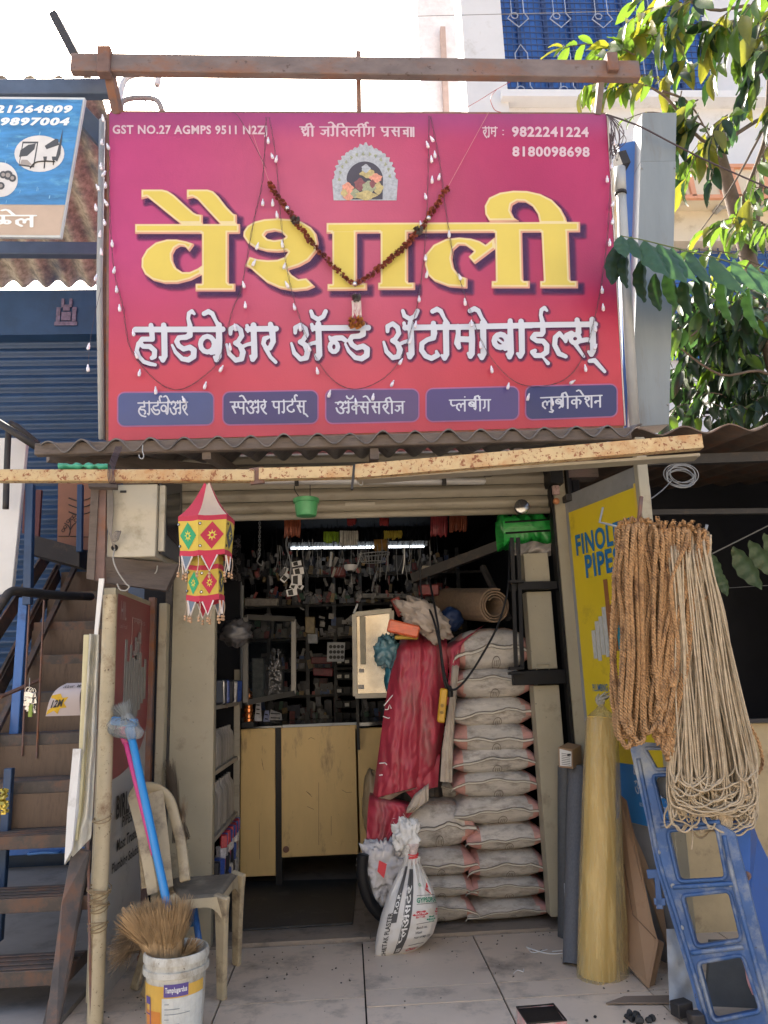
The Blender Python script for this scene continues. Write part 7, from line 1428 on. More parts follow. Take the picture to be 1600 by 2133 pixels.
b, _ = cloth([(0, 826, 1560, 918, 1560), (.5, 838, 1640, 912, 1640), (1, 862, 1668, 900, 1640)], 4.36, .01, 20, 20, seed=15, curve=.02); O('inner_fold', b, m_tarp, tp_, smooth=True)
b, _ = cloth([(0, 866, 1650, 893, 1625), (.4, 848, 1683, 893, 1668), (1, 846, 1694, 862, 1692)], 4.27, .012, 16, 12, seed=18, curve=.02); O('turned_corner', b, m_liner, tp_, smooth=True)
b = MB()
for pts in ([(800, 1470), (812, 1455), (818, 1448)], [(802, 1478), (808, 1478), (812, 1468), (815, 1476)], [(798, 1492), (808, 1496), (812, 1495)], [(790, 1590), (802, 1589), (806, 1593)], [(790, 1615), (797, 1614)]):
    q = [P(x, y, 4.20) for x, y in pts]; b.tube(q, .0028, 4)
O('white_marking', b, m_white, tp_, kind='stuff')
# things heaped on top of the tarpaulin
def blob(c, rx, ry, rz, seed, n=30, nv=20, amp=.25, fr=2.5, M=None, fine=.08):
    b = MB(); c = V(c)
    def f(u, v):
        t = 2*math.pi*u; p = math.pi*(v-.5)*.98; d = V((math.cos(p)*math.cos(t), math.cos(p)*math.sin(t), math.sin(p)))
        s = 1+amp*mnoise.noise(d*fr+V((seed, 0, 0)))+fine*mnoise.noise(d*fr*4+V((0, seed, 0)))+fine*1.2*(1-abs(mnoise.noise(d*fr*2.2+V((seed, seed, 0))))*3)*.5
        q = V((d.x*rx*s, d.y*ry*s, d.z*rz*s)); return c+(M @ q if M else q)
    b.grid(f, n, nv, closeu=True); return b
b = blob(P(882, 1288, 4.30), .155, .09, .085, 3, 60, 44, .4, 2.2, Matrix.Rotation(R_(38), 3, 'Y'), fine=.16); S('beige_sack', 'crumpled beige cloth sack thrown on top of the red tarpaulin', 'sack', b, mat('beige_sack_cloth', (.36, .30, .245), .6, v=.15, s=8, d=(.24, .19, .15), da=.25, ds=8, b=.3, bs=40), smooth=True)
b = MB(); p, q = P(808, 1303, 4.24), P(872, 1318, 4.24); b.beam(p, q, .08, .068); b.v = [tuple(V(x)+V((0, 0, .006*mnoise.noise(V(x)*20)))) for x in b.v]; S('orange_bundle', 'bright orange shrink wrapped bundle beside the beige sack', 'bundle', b, mat('orange_film', (.58, .10, .03), .3, v=.25, s=18, st=(1, 5, 5), b=.6, bs=60, coat=.4), bevel=.008)
b = MB(); b.beam(P(822, 1246, 4.5), P(838, 1282, 4.5), .05, .05); S('red_box', 'small dull red box sticking up behind the beige sack', 'box', b, mat('dull_red', (.28, .045, .03), .6), bevel=.004)
b = MB(); b.beam(P(822, 1328, 4.3), P(870, 1328, 4.3), .05, .02); S('yellow_sliver', 'yellow plastic sheet edge under the orange bundle', 'plastic sheet', b, mat('dull_yellow', (.4, .28, .03), .5), bevel=.004)
b = blob(P(806, 1358, 4.42), .07, .05, .09, 7, 40, 30, .4, 2.4, fine=.15); S('blue_plastic_bag', 'bluish grey crinkled plastic bag beside the glass door', 'plastic bag', b, mat('blue_film', (.07, .16, .19), .25, v=.4, s=12, b=.8, bs=40, d=(.2, .25, .26), da=.2, ds=8), smooth=True)
b = blob(P(815, 1410, 4.44), .035, .03, .10, 9, 30, 20, .3, 2.4, fine=.15); S('teal_bag', 'dark teal plastic bag hanging behind the tarpaulin edge', 'plastic bag', b, mat('teal_film', (.015, .10, .14), .3, v=.3, b=.6), smooth=True)
b = blob(P(940, 1290, 4.60), .07, .06, .07, 12, 30, 20, .2, 2.2); S('navy_bundle', 'dark navy bundle between the beige sack and the rolled mat', 'bundle', b, mat('navy', (.012, .03, .09), .5, v=.3), smooth=True)
# pendant controller on its cable
pc = T('pendant_switch', 'yellow pendant hoist switch hanging on a black cable before the tarpaulin', 'hoist switch', P(921, 1505, 4.2))
b = MB(); b.beam(P(925, 1434, 4.16), P(918, 1505, 4.16), .040, .035, up=(0, 1, 0)); O('switch_body', b, mat('switch_yellow', (.52, .28, .015), .45, v=.12), pc, bevel=.007)
b = MB()
for k in range(2): p = P(921-k*1.5, 1470+k*14, 4.14); b.lathe([(.009, 0), (.009, .008), (.005, .010)], p, 10, Matrix.Rotation(R_(90), 3, 'X'))
O('push_button', b, mat('button_dark', (.22, .13, .02), .5), pc, kind='stuff')
b = MB(); b.lathe([(.02, -.03), (.022, 0), (.012, .03)], P(936, 1440, 4.18), 10); O('dark_plug', b, m_black, pc)
b = MB(); b.tube(arc([P(876, 1170, 4.32), P(878, 1240, 4.3), P(900, 1282, 4.2), P(915, 1340, 4.16), P(924, 1410, 4.14), P(930, 1434, 4.14)]), .0065, 6)
b.tube(arc([P(893, 1200, 4.3), P(912, 1300, 4.18), P(922, 1380, 4.14), P(932, 1425, 4.13), P(948, 1436, 4.12), P(975, 1410, 4.12), P(1010, 1355, 4.12), P(1040, 1295, 4.13), P(1058, 1225, 4.14), P(1062, 1130, 4.2)]), .006, 6)
O('black_cable', b, m_black, pc, smooth=True)
# rolled mat
mr_ = T('rolled_mat', 'brown rolled floor mat lying on top of the tall cement stack', 'rolled mat', P(990, 1300, 4.5))
fa, fb3 = P(1031, 1262, 4.34), P(930, 1258, 5.0); ax_ = (fb3-fa); L_ = ax_.length; u_ = ax_.normalized(); x_ = u_.cross(V((0, 0, 1))).normalized(); y_ = x_.cross(u_)
b = MB(); n = 70; sp_ = []
for i in range(n+1):
    t = i/n; r_ = .104*(1-.5*t); a = t*2*math.pi*3.2+1.2; sp_.append((math.cos(a)*r_, math.sin(a)*r_))
for i in range(n):
    for o in (0,):
        p, q = sp_[i], sp_[i+1]; A_1 = fa+x_*p[0]+y_*p[1]; B_1 = fa+x_*q[0]+y_*q[1]; b.quad(A_1, B_1, B_1+ax_, A_1+ax_)
        k_ = .90; A_2 = fa+x_*p[0]*k_+y_*p[1]*k_; B_2 = fa+x_*q[0]*k_+y_*q[1]*k_; b.quad(A_2, B_2, B_2+ax_, A_2+ax_); b.quad(A_1, B_1, B_2, A_2)
O('mat_roll', b, mat('brown_mat', (.20, .135, .085), .85, v=.2, s=40, d=(.1, .07, .05), da=.2, ds=6), mr_)
# green bag and folded sheets on the pier
gg = MB(); p = P(1050, 1136, 4.32); q = P(1147, 1066, 4.32)
def gbag(u, v):
    t = 2*math.pi*u; x = p.x+(q.x-p.x)*v; return V((x, 4.42+.12*sgnp(math.cos(t), .6), (p.z+q.z)/2+.095*sgnp(math.sin(t), .6)*(1+.08*math.sin(v*17))+.045*mnoise.noise(V((v*6, u*5, 0)))+.02*mnoise.noise(V((v*19, u*13, 0)))))
gg.grid(gbag, 40, 34, closeu=True); go_ = S('green_bag', 'bright green plastic wrapped bundle jammed under the shutter at the right', 'bundle', gg, mat('bright_green_film', (.02, .30, .05), .3, v=.3, s=14, st=(1, 4, 4), b=.5, coat=.3), smooth=True)
b = MB()
for z_ in (-.03, .035): b.tube([V((p.x+.01, 4.295, (p.z+q.z)/2+z_)), V((q.x, 4.295, (p.z+q.z)/2+z_+.01))], .006, 5)
O('dark_band', b, m_black, go_, kind='stuff')
b = MB(); b.grid(lambda u, v: P(1072+76*u, 1130+26*v+3*math.sin(u*9), 4.25-.03*math.sin(v*math.pi)+.01*math.sin(u*20+v*9)), 30, 8); S('folded_sheet', 'crumpled pale plastic sheets lying on the cream pier under the green bundle', 'plastic sheet', b, mat('pale_sheet', (.34, .31, .28), .5, v=.2, s=20), smooth=True)
# ================================================================== gypsum sack
gs = T('gypsum_sack', 'white printed gypsum plaster sack with a tied neck standing on the threshold', 'sack', G(830, 1985))
GR_ = [(0, 843, 1782, 876, 1784, .018), (.05, 840, 1795, 876, 1797, .022), (.14, 828, 1822, 888, 1822, .05), (.30, 809, 1862, 904, 1856, .085), (.48, 795, 1902, 912, 1890, .11), (.66, 786, 1940, 911, 1918, .115), (.82, 781, 1968, 902, 1945, .10), (.93, 781, 1990, 884, 1966, .07), (1, 786, 2001, 862, 1981, .03)]
Yg = 4.02
def gsurf(s, t, o=0.0, back=False):
    _, xl, yl, xr, yr, dp_ = rows([(r[0],)+r[1:] for r in GR_], t)
    a = math.pi*(1-s); ca, sa = math.cos(a), math.sin(a); m_ = .5+.5*ca; px_, py_ = xl+(xr-xl)*m_, yl+(yr-yl)*m_
    pl_ = .0
    w_ = max(0, 1-t/.42); pleat = (.010*math.sin(s*46)+.006*math.sin(s*83+1))*w_*(1 if t > .03 else .4)
    n_ = mnoise.noise(V((s*5, t*5, 4)))*.008
    yy = Yg-(1 if not back else -1)*((dp_*sa**.8)+pleat+n_+o)
    return P(px_, py_, yy)
m_gs = mat('gypsum_sack_white', (.60, .59, .56), .55, v=.05, s=5, d=(.38, .33, .27), da=.14, ds=4, b=.4, bs=90)
b = MB(); b.grid(lambda u, v: gsurf(u, v), 70, 60); b.grid(lambda u, v: gsurf(1-u, v, 0, True), 24, 40); O('sack_body', b, m_gs, gs, smooth=True)
def wrapq(b, s0, s1, t0, t1, o, mi=0, nu=6, nv=30): b.grid(lambda u, v: gsurf(s0+(s1-s0)*u, t0+(t1-t0)*v, o), nu, nv, mi)
m_gk = mat('print_charcoal', (.07, .07, .07), .6); m_gr = mat('print_red', (.50, .03, .04), .6); m_gg = mat('print_green', (.02, .22, .12), .6)
b = MB(); wrapq(b, .435, .53, .10, .97, .0025); O('black_stripe', b, m_gk, gs, smooth=True)
b = MB(); wrapq(b, .30, .37, .08, .60, .0025); O('black_stripe', b, m_gk, gs, smooth=True)
def gtext(b, s_, fn, bold=.03, mi=0):
    vs, fs = glyphs(s_, bold); a = np.array(vs); x0_, x1_, y0_, y1_ = a[:, 0].min(), a[:, 0].max(), a[:, 1].min(), a[:, 1].max()
    b.add([fn((v[0]-x0_)/(x1_-x0_), (v[1]-y0_)/(y1_-y0_)) for v in vs], fs, mi)
b = MB(); gtext(b, 'CHETAK PLASTER', lambda u, v: gsurf(.235-.005*u+.075*(1-v)-.0, .985-.50*u, .004)); O('sack_lettering', b, m_gk, gs)
b = MB(); gtext(b, 'P.O.P.', lambda u, v: gsurf(.31+.05*(1-v), .50-.2*u, .0045)); 
tmp = MB(); dev_text(tmp, 'ph la a sa ta ra'.split(), (0, 0, 0), (1, 0, 0), (0, 1, 0), (0, 0, 0), r=26)
b.add([gsurf(.505-.06*min(1.2, max(-.25, p_[1])), .86-.62*p_[0], .0055) for p_ in tmp.v], tmp.f)
gtext(b, 'ISI', lambda u, v: gsurf(.46+.05*u, .955-.04*v, .0055)); O('white_lettering', b, m_white, gs)
b = MB(); gtext(b, 'GYPSOPLAST', lambda u, v: gsurf(.58+.40*u, .415-.055*v, .004)); gtext(b, 'O.', lambda u, v: gsurf(.62+.06*u, .25-.03*v, .004)); O('green_lettering', b, m_gg, gs)
b = MB(); gtext(b, 'Chetak', lambda u, v: gsurf(.62+.2*u, .975-.035*v, .004)); O('red_lettering', b, m_gr, gs)
def burst(cu, ct, ru_, rt, mm_, txt):
    q = [gsurf(cu+ru_*math.cos(a)*(1+.18*math.cos(6*a)), ct+rt*math.sin(a)*(1+.18*math.cos(6*a)), .004) for a in [2*math.pi*j/36 for j in range(36)]]
    b = MB(); c_ = gsurf(cu, ct, .0045); b.add(q+[c_], [(j, (j+1) % 36, 36) for j in range(36)]); o = O('burst_print', b, mm_, gs)
    b = MB()
    for k, s_ in enumerate(txt): gtext(b, s_, lambda u, v: gsurf(cu-ru_*.78+ru_*1.56*u, ct+.004+(.030 if k else -.004)-.024*v, .006), bold=.03)
    O('burst_lettering', b, m_white, o)
burst(.64, .545, .085, .042, m_gr, ('EXTRA', 'STRENGTH')); burst(.80, .62, .07, .040, m_gg, ('FIRE', 'RESIST')); burst(.92, .53, .05, .045, m_gr, ('SUPER', 'FINE'))
b = MB(); q = [gsurf(u, t, .0042) for u, t in ((.72, .285), (.80, .215), (.93, .26), (.86, .345))]; b.add(q, [(0, 1, 2, 3)]); o_ = O('red_diamond', b, m_gr, gs)
b = MB(); gtext(b, 'N', lambda u, v: gsurf(.79+.05*u, .31-.05*v, .007)); O('diamond_letter', b, m_white, o_)
b = MB()
for k, s_ in enumerate(('Batch no.', 'Week.', 'Year of Mfg. 2024')): gtext(b, s_, lambda u, v: gsurf(.615+(.14 if k == 0 else .09 if k == 1 else .26)*u, .725+.062*k-.032*v, .004), bold=.015)
for t0 in (.655, .905): wrapq(b, .60, .86, t0, t0+.006, .004, 0, 10, 1)
wrapq(b, .58, .97, .425, .430, .004, 0, 10, 1); wrapq(b, .58, .97, .335, .340, .004, 0, 10, 1)
O('small_print', b, m_gk, gs)
b = blob(P(846, 1741, Yg), .062, .035, .078, 21, 60, 40, .45, 2.2, fine=.16); O('sack_mouth', b, mat('crumpled_white', (.58, .58, .56), .5, v=.2, s=14, d=(.06, .06, .06), da=.1, ds=9, b=.6), gs, smooth=True)
b = MB(); b.lathe([(.030, -.045), (.024, -.02), (.021, 0), (.026, .02), (.04, .05)], P(860, 1778, Yg), 20, wob=lambda t, z: 1+.12*math.sin(9*t)); O('tied_neck', b, mat('neck_print', (.5, .42, .40), .5, v=.5, s=30), gs, smooth=True)
b = MB()
for k in range(3): b.tube([P(860, 1778+k*4, Yg)+V((.026*math.cos(a), .026*math.sin(a), .003*math.sin(a+k))) for a in [j*math.pi/6 for j in range(12)]], .0035, 4, closed=True)
O('neck_tie', b, m_gr, gs)
b = MB()
for k in range(16): a = P(818+k*4, 1712+ru(-8, 10), Yg-.03); b.tube([a, a+V((ru(-.02, .02), -.01, ru(.0, .03)))], .0011, 3)
O('frayed_fibre', b, m_white, gs, kind='stuff')
# second sack in the black tyre
b = MB(); ty = P(800, 1850, 4.22)
tc_ = [(757, 1780), (754, 1815), (760, 1850), (772, 1880), (792, 1905), (815, 1918)]
t_ = T('tyre_ring', 'worn black tyre edge standing behind the white gypsum sack', 'tyre', P(790, 1905, 4.2))
b = MB(); b.tube(arc([P(x, y, 4.18+.004*k) for k, (x, y) in enumerate(tc_)]), .03, 10); b.tube(arc([P(x+22, y-4, 4.30) for x, y in tc_]), .045, 10); O('tread', b, m_black, t_, smooth=True)
b = blob(P(808, 1812, 4.26), .13, .08, .15, 31, 70, 50, .4, 2.2, fine=.22); s2_ = S('crumpled_sack', 'crumpled white sack with black and red print stuffed behind the gypsum sack', 'sack', b, mat('crumpled_sack', (.55, .54, .54), .5, v=.12, s=12, d=(.12, .12, .14), da=.16, ds=16, d2=(.4, .05, .07), d2a=-.10, d2s=14, b=.6), smooth=True)
b = MB(); pw = [P(790, 1792, 4.10), P(806, 1800, 4.09), P(800, 1830, 4.09), P(786, 1815, 4.10)]; b.add(pw, [(0, 1, 2, 3)]); O('red_print', b, m_gr, s2_)
b = blob(P(776, 1680, 4.85), .06, .06, .21, 41, 30, 30, .15, 3, fine=.05); S('brown_film_bag', 'hazy brown plastic bag hanging on the counter side left of the tarpaulin', 'plastic bag', b, mat('brown_film', (.30, .225, .13), .35, v=.3, s=6, st=(4, 4, .5), b=.4), smooth=True)
# ================================================================== counter
YC = 5.3
ct = T('shop_counter', 'low cream painted wooden counter with black top inside the shop', 'counter', P(620, 1780, YC))
def cq(x0, y0, x1, y1, th=.03, Y=YC): a, c_ = P(x0, y1, Y), P(x1, y0, Y); return a.x, c_.x, Y, Y+th, min(P(x0, y1, Y).z, P(x1, y1, Y).z), P((x0+x1)/2, y0, Y).z
b = MB(); x0_, x1_, a, c_, z0_, z1_ = cq(500, 1518, 573, 1824); b.box(x0_, x1_, a, c_, max(.012, z0_), z1_); O('side_panel', b, m_yelcream, ct, bevel=.003)
b = MB(); q = cq(587, 1513, 745, 1779); b.box(*q); O('door_panel', b, m_yelcream, ct, bevel=.003); zc = q[5]
b = MB(); b.box(q[0]+.01, q[1], q[2]-.004, q[3], zc+.001, zc+.018); O('metal_edge', b, m_pvc, ct)
b = MB(); x0_, x1_, a, c_, z0_, z1_ = cq(746, 1515, 850, 1800); b.box(x0_, x1_, a, c_, .012, z1_); O('side_panel', b, m_yelcream, ct, bevel=.003)
b = MB(); b.box(P(490, 1500, YC).x, P(830, 1500, YC).x, YC+.03, YC+.75, zc-.01, zc+.012); O('counter_top', b, mat('black_top', (.012, .014, .02), .12, coat=.6), ct)
b = MB(); b.box(P(573, 1600, YC).x+.002, P(587, 1600, YC).x-.002, YC+.01, YC+.06, .012, zc); O('gap_shade_strip', b, m_black, ct)  # black strip put in for the shade between side panel and door
b = MB(); b.lathe([(.02, 0), (.02, .008), (.012, .012)], P(596, 1769, YC-.001), 14, Matrix.Rotation(R_(90), 3, 'X')); O('round_lock', b, m_rust, ct)
for x, y in ((692, 1560), (727, 1558), (700, 1755), (731, 1753)): b = MB(); b.lathe([(.007, 0), (.006, .002)], P(x, y, YC-.001), 10, Matrix.Rotation(R_(90), 3, 'X')); O('screw', b, m_yelcream, ct)
b = MB()
for pts in ([(638, 1648), (648, 1656)], [(640, 1650), (650, 1660)], [(712, 1645), (722, 1651), (733, 1650)], [(545, 1580), (548, 1594)], [(546, 1590), (550, 1604)], [(640, 1680), (654, 1686)], [(642, 1540), (648, 1536), (656, 1540)], [(664, 1630), (664, 1760)], [(540, 1712), (541, 1790)], [(690, 1700), (690, 1740)]):
    b.tube([P(x, y, YC-.002) for x, y in pts], .0011, 3)
O('scratch', b, mat('scratch_brown', (.15, .09, .04), .8), ct, kind='stuff')
b = MB(); b.box(P(745, 1500, 5.2).x-.008, P(745, 1500, 5.2).x+.012, 5.2, 5.22, P(745, 1562, 5.2).z, P(745, 1380, 5.2).z); S('black_hasp', 'black flat steel bar hanging before the right counter panel', 'steel bar', b, m_black)
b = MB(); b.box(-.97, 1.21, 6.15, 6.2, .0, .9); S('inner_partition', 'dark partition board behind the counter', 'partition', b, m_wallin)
# ================================================================== left goods rack along the side
XR = -.72
rk_ = T('side_rack', 'cream steel goods rack standing along the left inner wall behind the pier', 'rack', (XR, 4.7, 0))
zsf = [PX(497, y, XR).z for y in (1465, 1578, 1692)]+[.14]; yR0, yR1 = 4.29, PX(497, 1500, XR).y
for z in zsf: b = MB(); b.box(-.965, XR, yR0, yR1, z-.012, z+.012); O('shelf', b, mat('rack_cream', (.33, .30, .25), .5, v=.15, d=GR, da=.2, ds=8), rk_, bevel=.002)
b = MB(); b.box(XR-.03, XR+.008, yR1, yR1+.03, .01, PX(500, 1395, XR).z); O('rack_post', b, m_cream2, rk_)
b = MB(); b.box(XR-.03, XR+.0, yR0-.01, yR0+.015, .01, PX(500, 1180, XR).z); O('rack_post', b, m_dark, rk_)
b = MB(); b.box(-.966, -.72, yR1+.04, yR1+.06, .01, 2.3); O('rack_side', b, m_wallin, rk_)
random.seed(44)
bt_ = MB(); bt_.lathe([(.03, 0), (.033, .02), (.033, .13), (.028, .16), (.012, .18), (.012, .20)], n=12); bt_me = bt_.mesh('bottle', smooth=40); m_btl = mat('dusty_bottle', (.26, .24, .21), .35, v=.2, hv=.2)
for k in range(8): place('bottle', bt_me, m_btl, Matrix.Translation((XR-.045, yR0+.07+k*.098, zsf[1]+.013)), None, 'dusty grey bottle, %s from the front on the middle shelf of the side rack' % ORD[k], 'bottle', 'bottles on the middle shelf of the side rack')
for k in range(8): place('bottle', bt_me, m_btl, Matrix.Translation((XR-.045, yR0+.07+k*.098, zsf[2]+.013)) @ Matrix.Diagonal((1.1, 1.1, 1.25, 1)), None, 'tall dusty bottle, %s from the front on the lower shelf of the side rack' % ORD[k], 'bottle', 'bottles on the lower shelf of the side rack')
pk = MB(); pk.box(-.03, .03, -.035, .035, 0, .11); pk_me = pk.mesh('packet', bevel=.006)
pm = [mat('packet_red', (.40, .03, .04), .35, v=.4, s=60), mat('packet_white', (.5, .48, .48), .35, v=.4, s=60), mat('packet_blue', (.04, .08, .28), .35, v=.4, s=60), mat('foil_silver', (.4, .4, .4), .3, m=.5, v=.4, s=60), mat('packet_black', (.02, .02, .025), .4)]
pml = ['red', 'white', 'blue', 'silver foil', 'black']
def pkt(M, k, where, grp):
    o = place('packet', pk_me.copy() if False else pk_me, None, M, None, '%s packet %s' % (pml[k], where), 'packet', grp)
    return o
pk_var = []; PC = {}; CC = {}
for m_ in pm: me = pk_me.copy(); me.name = 'packet'; me.materials.append(m_); pk_var.append(me)
def putp(k, loc, where, grp, s=1, rz=0):
    PC[(k, where)] = PC.get((k, where), -1)+1; where = where+', '+ORD[min(19, PC[(k, where)])]+' of its colour'
    return place('packet', pk_var[k], None, Matrix.Translation(loc) @ Matrix.Rotation(rz, 4, 'Z') @ Matrix.Diagonal((s, s, s, 1)) @ Matrix.Rotation(ru(-.15, .15), 4, 'X'), None, '%s packet %s' % (pml[k], where), 'packet', grp)
for k in range(14):
    for r in range(3): putp([0, 1, 2, 1, 0, 3][(k*2+r) % 6], (XR+.0-.01*r, yR0+.30+k*.042, zsf[2]-.14-.0-.06*r+.05), 'in the hanging row of the side rack', 'packets hanging in the side rack', .62, ru(0, 1))
for k in range(16): putp([3, 4, 3, 4, 2][k % 5], (XR-.02, yR0+.15+(k % 8)*.09, .155+(k//8)*.1), 'heaped on the bottom rack shelf', 'packets on the bottom rack shelf', .9, ru(0, 1))
for k in range(10): putp([4, 3, 4, 2, 4][k % 5], (XR-.02, yR0+.1+k*.085, zsf[0]+.013), 'on the top rack shelf', 'packets on the top rack shelf', 1.2, ru(0, 1))
# rods standing upright behind the pier
rd = T('rod_bundle', 'bundle of thin steel rods standing upright inside at the left', 'rods', P(490, 1480, 5.3))
for k, x in enumerate((478, 484, 490, 496, 502, 506)): b = MB(); b.tube([P(x, 1180+8*k, 5.35+.02*k), P(x-4, 1475, 5.25)], .007, 5); O('rod', b, m_pvc if k % 2 else m_grey, rd)
b = blob(P(492, 1318, 4.6), .09, .06, .075, 51, 30, 24, .3, 2.2, fine=.15); S('smoky_plastic_bag', 'smoky translucent plastic bag hanging in the dark beside the pier', 'plastic bag', b, mat('smoky_film', (.09, .085, .085), .3, v=.3, b=.6), smooth=True)
# copper vessels
cpv = MB(); cpv.lathe([(.020, 0), (.03, .008), (.031, .03), (.026, .036), (.027, .062), (.018, .075), (.006, .082), (.004, .095)], n=16); cp_me = cpv.mesh('copper_vessel', smooth=40); m_cop = mat('copper', (.55, .20, .07), .25, m=.85, v=.2)
for k, (x, y, Y, s, lb) in enumerate(((518, 1456, 5.2, .95, 'topmost copper vessel of the little tower on the counter'), (518, 1478, 5.2, .95, 'middle copper vessel of the little tower on the counter'), (518, 1500, 5.2, 1.0, 'lowest copper vessel of the little tower on the counter'), (467, 1468, 4.75, .9, 'lone small copper vessel on the top shelf of the side rack'))):
    place('copper_vessel', cp_me, m_cop, Matrix.Translation(P(x, y+7, Y)) @ Matrix.Diagonal((s, s, s, 1)), None, lb, 'copper vessel')
b = MB(); p = P(518, 1502, 5.2); b.box(p.x-.04, p.x+.04, 5.16, 5.27, p.z-.04, p.z-.002); S('black_stand', 'small black stand under the copper vessels', 'stand', b, m_black, bevel=.003)
for k, (x0_, y0_, x1_, y1_, lb) in enumerate(((530, 1460, 545, 1502, 'white card leaning beside the copper tower'), (548, 1480, 562, 1503, 'blue printed card leaning on the counter'), (560, 1478, 588, 1500, 'white open box with black lid lying on the counter'))):
    b = MB(); b.slab([P(x0_+4, y0_, 5.4), P(x0_, y1_, 5.35), P(x1_, y1_, 5.35), P(x1_-2, y0_+8*(k == 2), 5.4)], (0, .01, 0)); b2 = b; o = S('card', lb, 'card', b, mat('card_%s' % 'abc'[k], ((.42, .42, .44), (.2, .22, .34), (.35, .34, .33))[k], .5, v=.3, s=50))
    b = MB(); 
    for q in range(3): b.beam(P(x0_+4, y0_+8+q*9, 5.33), P(x1_-4, y0_+9+q*9, 5.33), .002, .008)
    O('card_print', b, m_ink, o, kind='stuff')
# ================================================================== glass doors of the counter cases
m_alu = mat('aluminium_frame', (.14, .135, .125), .35, m=.3, v=.1); m_gl = mat('dark_glass_pane', (.02, .025, .03), .04, coat=.5, al=.35)
def gframe(name, lb, c4_, w_, mfr, mpane):
    t = T(name, lb, 'glass door', c4_[3])
    for i, nm in enumerate(('top_rail', 'side_stile', 'bottom_rail', 'side_stile')):
        b = MB(); a, c_ = V(c4_[i]), V(c4_[(i+1) % 4]); b.beam(a, c_, w_, w_, up=(0, 1, 0)); O(nm, b, mfr, t, bevel=.002)
    b = MB(); b.add([V(p)+V((0, .004, 0)) for p in c4_], [(3, 2, 1, 0)]); O('pane', b, mpane, t); return t
gframe('glass_case_door', 'grey framed dark glass case door at the left above the counter', [P(512, 1286, 5.1), P(612, 1290, 5.45), P(612, 1444, 5.45), P(512, 1464, 5.1)], .035, m_alu, m_gl)
m_mir = mat('dusty_mirror', (.26, .235, .195), .1, m=1.0, v=.2, s=5, d=(.16, .14, .12), da=.2, ds=4)
mt = gframe('mirror_door', 'cream framed mirror glass door reflecting the street, standing above the counter', [P(738, 1280, 4.95), P(816, 1272, 4.935), P(816, 1448, 4.935), P(740, 1450, 4.95)], .03, mat('cream_frame', (.46, .42, .33), .45), m_mir)
b = MB(); b.slab([P(749, 1284, 4.93), P(751, 1384, 4.93), P(762, 1384, 4.93), P(761, 1284, 4.93)], (0, .003, 0)); O('masking_strip', b, m_cream, mt)
b = MB(); b.beam(P(737, 1278, 4.93), P(745, 1258, 4.93), .02, .012); O('top_latch', b, m_pvc, mt)
for k, (x, y, sx, sy) in enumerate(((753, 1397, 10, 8), (752, 1431, 12, 9))): b = MB(); b.slab([P(x-sx/2, y-sy/2, 4.93), P(x-sx/2, y+sy/2, 4.93), P(x+sx/2, y+sy/2, 4.93), P(x+sx/2, y-sy/2, 4.93)], (0, .002, 0)); O('sticker', b, mat('sticker_pale', (.40, .37, .33), .6), mt)
# ================================================================== hanging goods under the ceiling
tl2 = T('lit_tube_light', 'lit white tube light glowing deep inside the dark shop', 'light', P(745, 1141, 5.95))
b = MB(); b.tube([P(605, 1142, 6.0), P(884, 1138, 6.0)], .010, 8); O('tube', b, mat('tube_glow', (.9, .95, 1), .5, emi=(.85, .93, 1.0), es=1.7), tl2)
b = MB(); b.beam(P(600, 1136, 6.03), P(890, 1132, 6.03), .04, .04); O('batten', b, m_grey, tl2)
def coilh(x, y0_, y1_, w_, Y, col, lb, n=9, r=.006):
    t = MB(); mm_ = mat('coil_'+lb.split()[0], col, .5, v=.3, s=20)
    for k in range(n):
        xx = x-w_/2+w_*k/(n-1); t.tube(arc([P(xx, y0_, Y), P(xx+ru(-1, 1), (y0_+y1_)/2, Y-.02), P(xx, y1_+ru(-3, 3), Y), P(xx+2, (y0_+y1_)/2, Y+.04), P(xx+1, y0_, Y+.05)], 4), r, 4)
    return S('pipe_coil', lb, 'hose coil', t, mm_, kind=None)
for a in ((608, 1078, 1118, 30, 5.0, (.28, .07, .03), 'orange hose coil hanging left of the green pot inside'), (690, 1108, 1130, 28, 5.4, (.25, .40, .03), 'lime green hose coil hanging before the lit tube'), (726, 1106, 1137, 34, 5.3, (.5, .48, .42), 'white cable coil hanging before the lit tube'), (818, 1106, 1122, 34, 5.4, (.48, .38, .06), 'yellow hose coil hanging right of the white coil'), (792, 1124, 1146, 24, 5.3, (.30, .16, .04), 'amber hose coil below the yellow one'), (914, 1074, 1116, 30, 5.0, (.24, .035, .04), 'dark red fringe coil hanging right of the tube light'), (954, 1074, 1106, 32, 5.0, (.22, .06, .03), 'rust red coil hanging next to the dark red fringe'), (732, 1076, 1092, 14, 5.0, (.25, .03, .03), 'short red coil right above the white cable coil'), (800, 1076, 1094, 14, 5.0, (.25, .03, .03), 'short red coil right above the yellow hose coil')): coilh(*a)
random.seed(55)
b = MB()
for k in range(240):
    x = ru(590, 890); y = ru(1100, 1150); b.tube([P(x, y-ru(6, 25), 5.5), P(x+ru(-3, 3), y, 5.48), P(x+ru(-6, 6), y+ru(0, 14), 5.5)], .0018, 3)
S('hanging_fittings', 'dark row of countless small fittings hanging before the lit tube', 'fittings', b, m_black, kind='stuff')
b = MB()
for k in range(34):
    x = ru(570, 900); y = ru(1140, 1160); b.tube(arc([P(x, y-20, 5.2), P(x+ru(-4, 4), y+ru(5, 20), 5.2), P(x+ru(-8, 8), y+ru(20, 60), 5.2)], 3), .0022, 3)
S('hanging_wires', 'thin pale wires dangling under the ceiling goods', 'wires', b, m_grey, kind='stuff')
